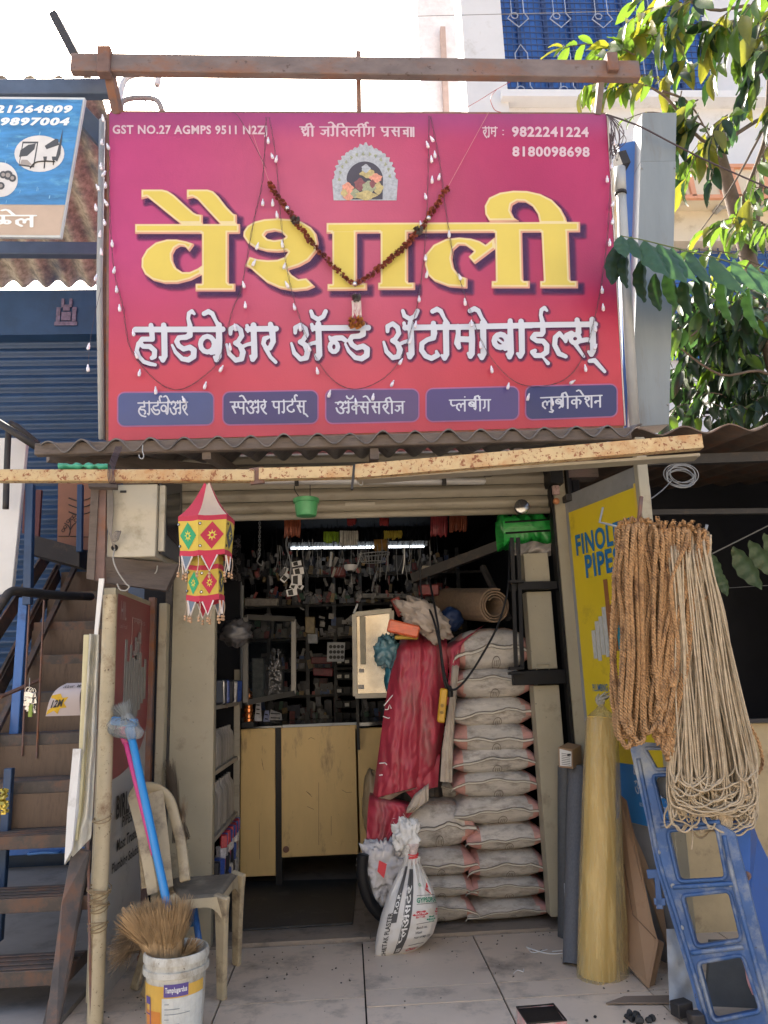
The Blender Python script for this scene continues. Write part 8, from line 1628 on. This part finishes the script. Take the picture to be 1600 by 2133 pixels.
for lb, pts, r, mm_ in (('grey hose end dangling beside the white cards', [(600, 1115), (596, 1135), (606, 1175), (603, 1205)], .006, m_grey), ('thin pale hose hanging left of the ceiling camera', [(690, 1150), (688, 1180)], .008, m_pvc), ('curled pale cable hanging from the net basket', [(752, 1150), (744, 1180), (735, 1190)], .004, m_pvc), ('white wire with a plug hanging right of the net basket', [(842, 1140), (842, 1170), (838, 1195)], .004, m_white)):
    b = MB(); b.tube(arc([P(x, y, 5.0) for x, y in pts]), r, 6); S('hanging_cable', lb, 'cable', b, mm_)
b = MB()
for k in range(16): c_ = P(541, 1085+k*4.6, 5.0); a_ = k % 2; b.tube([c_+V(((.007*math.cos(t)) if a_ else 0, 0 if a_ else .007*math.cos(t), .011*math.sin(t))) for t in [j*math.pi/4 for j in range(8)]], .0022, 4, closed=True)
b.tube(arc([P(541, 1158, 5.0), P(536, 1170, 5.0), P(545, 1178, 5.0), P(547, 1168, 5.0)]), .004, 5); S('chain_hook', 'dark chain with a hook hanging at the left inside', 'chain', b, m_grey, kind='stuff')
cd = T('card_bunch', 'bunch of white blister cards hanging at the centre left of the dark shop', 'product cards', P(615, 1250, 5.0))
for k, (x, y, w_, h_, a_) in enumerate(((618, 1174, 20, 10, -12), (622, 1190, 22, 14, -10), (618, 1208, 22, 22, 0), (594, 1203, 20, 12, -50), (612, 1222, 16, 10, 20), (608, 1234, 22, 14, -10), (594, 1190, 10, 16, 20), (626, 1222, 12, 10, 30))):
    b = MB(); ca, sa = math.cos(R_(a_)), math.sin(R_(a_)); q = [P(x+dx*ca-dy*sa, y+dx*sa+dy*ca, 5.0+.01*k) for dx, dy in ((-w_/2, -h_/2), (-w_/2, h_/2), (w_/2, h_/2), (w_/2, -h_/2))]; b.slab(q, (0, .002, 0)); o = O('card', b, m_whitepl, cd)
    b = MB(); q2 = [q[0].lerp(q[2], .15), q[1].lerp(q[3], .15), q[1].lerp(q[3], .15).lerp(q[2], .55), q[0].lerp(q[2], .15).lerp(q[3], .55)]; b.add([p+V((0, -.003, 0)) for p in q2], [(0, 1, 2, 3)]); O('card_print', b, m_ink, o)
nbk = T('net_basket', 'dark oval wire net basket hanging near the ceiling', 'basket', P(770, 1175, 5.0))
b = MB(); c_ = P(778, 1160, 5.0)
b.tube([c_+V((.11*math.cos(t), .07*math.sin(t), .02+.006*math.cos(t))) for t in [j*math.pi/12 for j in range(24)]], .0035, 4, closed=True); b.tube([c_+V((.08*math.cos(t), .05*math.sin(t), -.035)) for t in [j*math.pi/12 for j in range(24)]], .003, 4, closed=True)
for j in range(26): t = j*math.pi/13; b.tube([c_+V((.11*math.cos(t), .07*math.sin(t), .02)), c_+V((.08*math.cos(t), .05*math.sin(t), -.035))], .0018, 3)
O('wire_net', b, m_grey, nbk)
cc = T('dome_camera', 'white dome camera under the net basket', 'camera', P(730, 1180, 5.2)); b = MB(); b.lathe([(.045, .02), (.045, 0), (.03, -.02)], P(730, 1183, 5.2), 16); O('camera_base', b, m_whitepl, cc, smooth=40); b = MB(); b.lathe([(.026*math.cos(t), -.02-.022*math.sin(t)) for t in [k*.26 for k in range(6)]], P(730, 1183, 5.2), 12); O('lens_dome', b, m_black, cc, smooth=True)
# ================================================================== dark back shelving with small goods
sv = T('back_shelving', 'dark steel shelving filled with goods at the back of the shop', 'shelving', (-.1, 6.6, .9))
YS = 6.55
for y in (1200, 1262, 1330, 1395, 1450, 1500): b = MB(); z = P(640, y, YS).z; b.box(-.96, 1.2, YS, YS+.35, z-.01, z+.01); O('shelf', b, m_dark, sv)
for x in (505, 560, 640, 697, 752, 880, 960): b = MB(); p = P(x, 1300, YS); b.box(p.x-.015, p.x+.015, YS-.01, YS+.02, .1, 2.4); O('upright', b, mat('upright_grey', (.03, .032, .035), .5), sv)
dr = MB(); dr.box(-.04, .04, 0, .1, 0, .06); dr_me = dr.mesh('drawer', bevel=.003); lbm_ = MB(); lbm_.box(-.024, .024, -.003, 0, .01, .036); lb_me = lbm_.mesh('drawer_label'); m_dl = mat('drawer_label', (.5, .48, .42), .5, v=.5, s=120)
for r, y in enumerate((1352, 1385, 1416, 1446, 1475, 1500)):
    for c_ in range(3):
        p = P(707+c_*16, y, 6.35); t = T('parts_bin', 'small black parts bin, %s of three in the %s row of the bin block' % (('left', 'middle', 'right')[c_], ORD[r]), 'parts bin', p, 'small black parts bins'); place('drawer', dr_me, m_black, Matrix.Translation(p) @ Matrix.Diagonal((.72, 1, 1, 1)), t)
        if (r, c_) in ((1, 0), (1, 1), (1, 2), (2, 0), (2, 1), (3, 0), (4, 1), (0, 2)): place('drawer_label', lb_me, m_dl if (r, c_) != (2, 1) else mat('amber_label', (.35, .2, .03), .5), Matrix.Translation(p+V((0, -.001, .004))) @ Matrix.Diagonal((.72, 1, 1, 1)), t)
random.seed(66)
cols_ = [((.02, .02, .022), 'charcoal'), ((.045, .045, .05), 'grey'), ((.09, .085, .08), 'pale grey'), ((.07, .015, .015), 'dull red'), ((.015, .02, .045), 'navy'), ((.04, .03, .02), 'brown'), ((.01, .01, .012), 'black')]
cm = []
for c_, n_ in cols_:
    t = MB(); t.box(-.5, .5, 0, 1, 0, 1); me = t.mesh('carton', bevel=.02); me.materials.append(mat('carton_'+n_.replace(' ', '_'), c_, .5, v=.3, s=6)); cm.append((me, n_))
tier_ = {1200: 'top', 1262: 'upper', 1330: 'middle', 1395: 'lower', 1450: 'low', 1500: 'lowest'}
for y in (1200, 1262, 1330, 1395, 1450, 1500):
    x = 512
    while x < 960:
        w_ = ru(14, 34)
        if not (695 < x < 752 and y > 1330):
            z = P(640, y, YS).z+.011; me, n_ = cm[int(rnd()*7) % 7]; h_ = ru(.06, .17)
            if rnd() < .8:
                CCn = (n_, y); lbq = CC.get(CCn, -1)+1; CC[CCn] = lbq; place('carton', me, None, Matrix.Translation((P(x+w_/2, y, YS).x, YS+.03+ru(0, .05), z)) @ Matrix.Diagonal(((w_-4)/FPX*YS, .2, h_, 1)), None, '%s carton on the %s back shelf, %s of its colour there' % (n_, tier_[y], ORD[min(lbq, 19)]), 'carton', 'cartons on the dark back shelves')
        x += w_
b = MB(); b.slab([P(682, 1338, 5.9), P(681, 1378, 5.9), P(717, 1378, 5.9), P(719, 1338, 5.9)], (0, .003, 0)); ps = S('parts_chart', 'white parts chart with dark symbols hanging behind the counter', 'chart', b, mat('chart_white', (.34, .35, .36), .5))
b = MB()
for i in range(4):
    for j in range(3): b.lathe([(.014, 0), (.014, .002)], P(689+i*8, 1347+j*11, 5.895), 8, Matrix.Rotation(R_(90), 3, 'X'))
O('chart_symbol', b, m_ink, ps, kind='stuff')
for k, (x0_, y0_, x1_, y1_, Y, c_, lb) in enumerate(((648, 1368, 692, 1382, 6.2, (.14, .02, .025), 'dark red packet pile on the shelf behind the counter, upper one'), (652, 1392, 694, 1408, 6.2, (.16, .02, .03), 'dark red packet pile on the shelf behind the counter, lower one'), (636, 1285, 656, 1320, 5.6, (.16, .12, .05), 'bundle of brown sticks hanging at the centre'), (640, 1320, 662, 1340, 5.6, (.16, .17, .18), 'grey cardboard label hanging under the brown bundle'), (880, 1178, 902, 1200, 4.9, (.32, .30, .26), 'cream switch box on the dark hoist beam'), (690, 1180, 720, 1200, 5.3, (.15, .03, .03), 'dark red cloth bundle left of the dome camera'), (874, 1218, 915, 1240, 4.9, (.15, .02, .02), 'dark red bundle behind the black cable'), (545, 1395, 590, 1450, 5.9, (.10, .10, .10), 'grey board leaning inside the glass case'), (524, 1370, 550, 1455, 5.75, (.13, .15, .15), 'pale grey bin behind the glass case door'), (510, 1245, 580, 1262, 5.6, (.16, .15, .14), 'pale folded sheet on top of the glass case'), (740, 1236, 860, 1246, 6.2, (.2, .19, .17), 'pale plank on the shelf above the mirror door'))):
    b = MB(); b.slab([P(x0_, y0_, Y), P(x0_, y1_, Y), P(x1_, y1_, Y), P(x1_, y0_, Y)], (0, .08, 0)); b.v = [tuple(V(p)+V((.008*mnoise.noise(V(p)*9), 0, .01*mnoise.noise(V(p)*11+V((3, 0, 0)))))) for p in b.v]
    S(('packet_pile', 'packet_pile', 'stick_bundle', 'hanging_label', 'switch_box', 'cloth_bundle', 'cloth_bundle', 'leaning_board', 'grey_bin', 'folded_sheet', 'pale_plank')[k], lb, ('packets', 'packets', 'sticks', 'label', 'switch box', 'bundle', 'bundle', 'board', 'bin', 'sheet', 'plank')[k], b, mat('goods_%d' % k, c_, .5, v=.4, s=30), bevel=.006)
b = MB(); b.beam(P(860, 1205, 4.9), P(1085, 1120, 4.55), .05, .06); b.beam(P(1005, 1180, 4.6), P(1060, 1290, 4.4), .03, .03); S('hoist_beam', 'dark slanting hoist beam across the upper right of the opening', 'beam', b, m_dark, kind=None)
b = MB()
for k in range(90):
    x, y = ru(575, 600)-15, ru(1350, 1450); p = P(x, y, 5.75); b.obox(p, .012, .004, .012, Matrix.Rotation(ru(0, 3), 3, 'Y'))
S('blister_strips', 'glittering strips of small blister packs inside the glass case', 'blister packs', b, mat('blister', (.25, .26, .3), .15, m=.5), kind='stuff')
b = MB()
for k in range(70):
    x, y = ru(470, 500), ru(1120, 1210); p = P(x, y, 5.0); b.obox(p, ru(.01, .03), .01, ru(.01, .02), Matrix.Rotation(ru(0, 3), 3, 'Y'))
S('small_hardware', 'dense cluster of small dark hardware hanging at the left behind the lantern', 'hardware', b, mat('hw', (.07, .06, .065), .3, m=.4, v=.5), kind='stuff')
b = MB()
for k in range(70):
    p = P(ru(510, 930), ru(1170, 1330), ru(5.8, 6.3)); b.obox(p, ru(.01, .05), .01, ru(.01, .05), Matrix.Rotation(ru(0, 3), 3, 'Y'))
S('hanging_hardware', 'scattered grey hardware packs hanging on the dark back wall', 'hardware', b, mat('hw2', (.07, .07, .075), .3, v=.6, s=20), kind='stuff')
random.seed(99)
b = MB(); cm5 = [mat('clutter_%s' % n_, c_, .45, v=.4, s=40) for n_, c_ in (('dark', (.03, .03, .035)), ('grey', (.10, .10, .11)), ('red', (.16, .02, .02)), ('blue', (.02, .05, .14)), ('ochre', (.16, .10, .03)), ('pale', (.13, .125, .115)), ('green', (.03, .09, .05)))]
for k in range(700):
    y = random.choice((1200, 1262, 1330, 1395, 1450, 1500)); x = ru(505, 960)
    if 690 < x < 755 and y > 1330: continue
    p = P(x, y, YS-.02); s_ = ru(.02, .05); h_ = ru(.02, .075); b.obox((p.x, YS-.02+ru(-.03, .03), P(640, y, YS).z+.011+h_/2+(ru(.0, .1) if rnd() < .4 else 0)), s_, .03, h_, Matrix.Rotation(ru(-.3, .3), 3, 'Y'), random.choice((0, 0, 0, 1, 1, 2, 3, 4, 5, 5, 6)))
for k in range(150):
    p = P(ru(505, 935), ru(1150, 1250), ru(5.0, 6.3)); b.tube([p, p+V((0, 0, ru(.1, .25)))], .0015, 3); b.obox(p, ru(.008, .03), .008, ru(.02, .07), Matrix.Rotation(ru(-.5, .5), 3, 'Y'), random.choice((0, 0, 1, 1, 5, 2, 4)))
S('shelf_clutter', 'mass of tiny mixed packets and parts crammed along the dark shelves', 'small goods', b, cm5, kind='stuff')
# leaves of the door garland in the dark stall at right
# ================================================================== trees and leaves
def leaf_mat(name, c, tcol, hv=.25):
    M = mat(name, c, .42, v=.22, s=12, hv=hv, d=(c[0]*1.6+.05, c[1]*1.15, c[2]*.8), da=.12, ds=9); nt = M.node_tree; N = nt.nodes; L = nt.links
    bs = N['Principled BSDF']; out = N['Material Output']; tr = N.new('ShaderNodeBsdfTranslucent'); tr.inputs[0].default_value = (*tcol, 1); mx = N.new('ShaderNodeMixShader'); mx.inputs[0].default_value = .38
    L.new(bs.outputs[0], mx.inputs[1]); L.new(tr.outputs[0], mx.inputs[2]); L.new(mx.outputs[0], out.inputs[0]); return M
m_leafs = [leaf_mat('leaf_green', (.045, .095, .025), (.20, .35, .03)), leaf_mat('leaf_dark', (.018, .04, .022), (.03, .075, .015)), leaf_mat('leaf_yellow', (.12, .13, .025), (.36, .36, .03)), leaf_mat('leaf_blue_green', (.04, .10, .065), (.10, .22, .06))]
def leaf_me(w=.40, droop=.25, ribs=0, seed=0, n=10):
    cu = .10*math.sin(seed*2.3)
    b = MB(); m_ = 4
    def f(u, v):
        s = 2*u-1; wd = w*(math.sin(math.pi*min(1, v*.97+.02))**.75)*(1-.25*v); x = v; y = s*wd*.5
        z = abs(s)*wd*.22-droop*v*v+.012*math.sin(v*26)*abs(s)*(1+ribs)+.02*math.sin(v*5+seed)*s
        return (x, y+cu*v*v, z+.05*math.sin(seed*1.7)*math.sin(v*3.1))
    b.grid(f, m_, n+(8 if ribs else 0)); me = b.mesh('leaf', smooth=True); return me
LM = [[leaf_me(.32+.04*s, .10+.11*s, 0, s+.7) for s in range(4)] for _ in m_leafs]; LR = leaf_me(.66, .10, .5, 3, 14); LR.materials.append(m_leafs[3]); LR2 = leaf_me(.50, .10, .5, 5, 14); LR2.materials.append(m_leafs[1])
for row, mm_ in zip(LM, m_leafs):
    for me in row: me.materials.append(mm_)
random.seed(77)
tree = T('guava_tree', 'leafy tree with large drooping leaves reaching in from the right', 'tree', (3.6, 5.4, -.3))
m_bark = mat('bark', (.13, .10, .075), .9, v=.3, s=12, b=.6)
b = MB(); tk_ = arc([(3.6, 5.4, -.3), (3.5, 5.35, 1.2), (3.35, 5.2, 2.6), (3.1, 5.0, 4.0), (2.9, 4.9, 5.2)], 6); b.tube(tk_, [.11-.0028*i for i in range(len(tk_))], 10); O('trunk', b, m_bark, tree, smooth=True)
crown = T('crown_tmp', None, None, (3.0, 4.8, 3.5)); bpy.data.objects.remove(crown)
br_b = MB(); leaves = []; stuff = [MB() for _ in m_leafs]
def add_leaf(p, d, L, k, fold=0.0):
    d = V(d).normalized(); up = V((0, 0, 1)); s = d.cross(up)
    if s.length < .1: s = V((1, 0, 0))
    s.normalize(); n = s.cross(d); M = Matrix((d, s, n)).transposed().to_4x4(); M = Matrix.Translation(p) @ M @ Matrix.Rotation(ru(-.9, .9), 4, 'X') @ Matrix.Diagonal((L, L, L, 1)); leaves.append((M, k, L, p))
def twig(a, c, n, L, kinds, droop=.8, r=.005):
    a, c = V(a), V(c); mid = a.lerp(c, .5)+V((0, 0, .04)); pts = arc([a, mid, c], 5); br_b.tube(pts, [r*(1-.6*i/len(pts)) for i in range(len(pts))], 5)
    for i in range(n):
        t = (i+.7)/n; j = min(len(pts)-2, int(t*(len(pts)-1))); p = pts[j].lerp(pts[j+1], t*(len(pts)-1)-j); ax = (pts[j+1]-pts[j]).normalized(); s = ax.cross(V((0, 0, 1))); s = s.normalized() if s.length > .1 else V((1, 0, 0))
        side = 1 if i % 2 else -1; d = ax*.6+s*side*ru(.4, .9)+V((0, 0, -droop*ru(.5, 1.4)))+V((ru(-.2, .2), ru(-.2, .2), 0)); add_leaf(p, d, L*ru(.75, 1.15), random.choice(kinds))
    add_leaf(pts[-1], (c-mid)+V((0, 0, -droop*.2)), L, random.choice(kinds))
def reg(x0, y0, x1, y1, Ya, Yb, n, nl, L, kinds, dx=-60, dy=30, droop=.8, test=None):
    for _ in range(n):
        for q in range(20):
            x, y = ru(x0, x1), ru(y0, y1)
            if test is None or test(x, y): break
        Y = ru(Ya, Yb); a = P(x, y, Y); c = P(x+dx*ru(.5, 1.3), y+dy*ru(-.6, 1.6), Y+ru(-.15, .15)); twig(a, c, nl, L, kinds, droop)
# main limbs
for pts, r in (([(3.0, 4.9, 4.6), P(1600, 250, 4.7), P(1480, 300, 4.5), P(1390, 205, 4.4), P(1330, 170, 4.3)], .02), ([(3.1, 5.0, 4.2), P(1600, 60, 4.8), P(1480, 20, 4.6), P(1380, -20, 4.5)], .02), ([(3.3, 5.2, 2.8), P(1640, 640, 4.7), P(1520, 640, 4.6), P(1440, 700, 4.5)], .016), ([(3.4, 5.2, 2.2), P(1620, 800, 4.8), P(1500, 780, 4.7), P(1410, 720, 4.7)], .015), ([P(1600, 250, 4.7), P(1530, 380, 4.6), P(1460, 480, 4.5)], .01), ([P(1380, 190, 4.4), P(1440, 220, 4.5), P(1500, 330, 4.6)], .01)):
    q = arc([V(p) for p in pts], 6); br_b.tube(q, [r*(1-.75*i/len(q)) for i in range(len(q))], 7)
reg(1420, -60, 1680, 130, 4.1, 4.9, 20, 6, .25, [0, 0, 2, 1], -70, 50)
reg(1430, 110, 1660, 330, 4.1, 4.9, 13, 6, .24, [1, 0, 2, 1], -60, 50)
reg(1370, -20, 1450, 90, 4.0, 4.6, 7, 7, .22, [0, 0, 0, 2], -80, 35, .5)
reg(1270, 100, 1330, 120, 4.0, 4.3, 3, 7, .18, [0, 0, 2], -95, 0, .25)
reg(1280, 165, 1380, 190, 4.0, 4.4, 4, 7, .19, [0, 0, 2], -100, 5, 1.0)
reg(1300, 60, 1380, 80, 4.0, 4.4, 4, 6, .20, [0, 0, 2], -60, 20, .6)
reg(1400, 220, 1500, 280, 4.2, 4.8, 5, 6, .15, [1, 0], -50, 30)
reg(1560, 380, 1650, 480, 4.2, 4.8, 7, 6, .17, [0, 0, 1], -80, 20)
reg(1450, 560, 1660, 700, 4.5, 5.3, 34, 6, .20, [1, 1, 0, 3], -60, 20)
reg(1420, 640, 1660, 870, 4.8, 5.8, 90, 6, .19, [1, 1, 1, 1, 0], -50, 25)
# twigs of single large leaves spread in front of the blue windows
twig(P(1620, 470, 4.3), P(1470, 480, 4.3), 8, .20, [0, 0, 2], .5); twig(P(1600, 560, 4.2), P(1450, 520, 4.2), 6, .24, [2, 0], .8)
twig(P(1400, 240, 4.2), P(1300, 250, 4.1), 5, .10, [0, 2], .6); twig(P(1420, 190, 4.4), P(1400, 330, 4.3), 5, .17, [1, 3], .9); twig(P(1520, 250, 4.3), P(1480, 380, 4.2), 6, .19, [1, 3], .9); twig(P(1600, 300, 4.3), P(1560, 420, 4.2), 6, .2, [0, 2], .9)
br_b2 = O('branch', br_b, m_bark, tree, smooth=True, kind='stuff')
# nearest shown leaves are parts; the rest one mass
def inframe(p):
    q = RM.transposed() @ (p-CP); x, y = 800-FPX*q.x/q.z, 1066.5+FPX*q.y/q.z; return -40 < x < 1640 and -60 < y < 930
vis = [l for l in leaves if inframe(l[3])]; hid_ = [l for l in leaves if not inframe(l[3])]
vis.sort(key=lambda l: (l[3]-CP).length/l[2])
for i, (M, k, L, p) in enumerate(vis[:285]): place('leaf', LM[k][i % 4], None, M, tree)
for i, (M, k, L, p) in enumerate(vis[285:]+hid_):
    me = LM[k][i % 4]; stuff[k].add([M @ v.co for v in me.vertices], [tuple(f.vertices) for f in me.polygons])
for k, s in enumerate(stuff):
    if s.v: O('foliage', s, m_leafs[k], tree, kind='stuff', smooth=True)
# pinnate branch of ribbed leaves in front of the grey column
pb_ = T('ribbed_leaf_branch', 'low branch with a row of large ribbed drooping leaves before the grey column', 'branch', P(1420, 540, 3.6))
sp_ = arc([P(1700, 610, 3.8), P(1600, 572, 3.75), P(1500, 540, 3.65), P(1400, 515, 3.55), P(1340, 500, 3.5), P(1296, 492, 3.45)], 6); b = MB(); b.tube(sp_, [.006-.00012*i for i in range(len(sp_))], 6); O('stem', b, mat('green_stem', (.12, .16, .05), .6), pb_, smooth=True)
def hang(x, y, Y, L, ang, me, sc=1.0, side=0):
    p = P(x, y, Y); d = V((math.sin(R_(ang)), -.12+side, -math.cos(R_(ang)))).normalized(); s = V((1, .25*(1 if side >= 0 else -1), 0)); s = (s-d*s.dot(d)).normalized(); n = s.cross(d); M = Matrix((d, s, n)).transposed().to_4x4()
    place('leaf', me, None, Matrix.Translation(p) @ M @ Matrix.Rotation(ru(-.3, .3), 4, 'X') @ Matrix.Diagonal((L, L*sc, L, 1)), pb_)
for k, (x, y, Lp, a) in enumerate(((1296, 490, 58, -8), (1316, 492, 66, 4), (1345, 500, 100, 12), (1374, 508, 108, 14), (1402, 516, 100, 16), (1438, 522, 100, 14), (1486, 534, 112, 20), (1530, 540, 100, 18), (1565, 550, 120, 20), (1600, 560, 120, 20))): hang(x, y, 3.5+.0007*(x-1296), Lp/FPX*4.1, a, LR)
for k, (x, y, Lp, a) in enumerate(((1290, 505, 100, -12), (1305, 525, 84, -5), (1340, 540, 100, -4), (1365, 570, 85, 2), (1392, 560, 90, 6), (1425, 580, 90, 4), (1460, 570, 105, 4), (1506, 580, 110, 4), (1560, 600, 110, 6))): hang(x, y, 3.58+.0007*(x-1296), Lp/FPX*4.2, a, LR2, .85, .15)
# dim leaves inside the dark stall
dl = T('leaf_toran', 'string of large dull green leaves hung across the dark stall at the right', 'leaf string', P(1540, 1150, 4.6))
b = MB(); b.tube([P(1470, 1160, 4.6), P(1620, 1085, 4.6)], .004, 4); b.tube([P(1510, 1225, 4.6), P(1620, 1218, 4.6)], .002, 3); O('cord', b, m_grey, dl)
m_dl2 = leaf_mat('leaf_dull', (.10, .16, .08), (.05, .1, .02), .1); LD = leaf_me(.52, .05, 1.2, 2, 14); LD.materials.append(m_dl2)
for x, y, Lp, a in ((1480, 1150, 70, 12), (1528, 1138, 105, 28), (1562, 1125, 95, 30), (1592, 1110, 90, 30), (1500, 1190, 55, 10)):
    p = P(x, y, 4.58); d = V((math.sin(R_(a)), -.1, -math.cos(R_(a)))).normalized(); s = V((1, .1, 0)); s = (s-d*s.dot(d)).normalized(); n = s.cross(d); L = Lp/FPX*4.6
    place('leaf', LD, None, Matrix.Translation(p) @ Matrix((d, s, n)).transposed().to_4x4() @ Matrix.Diagonal((L, L, L, 1)), dl)
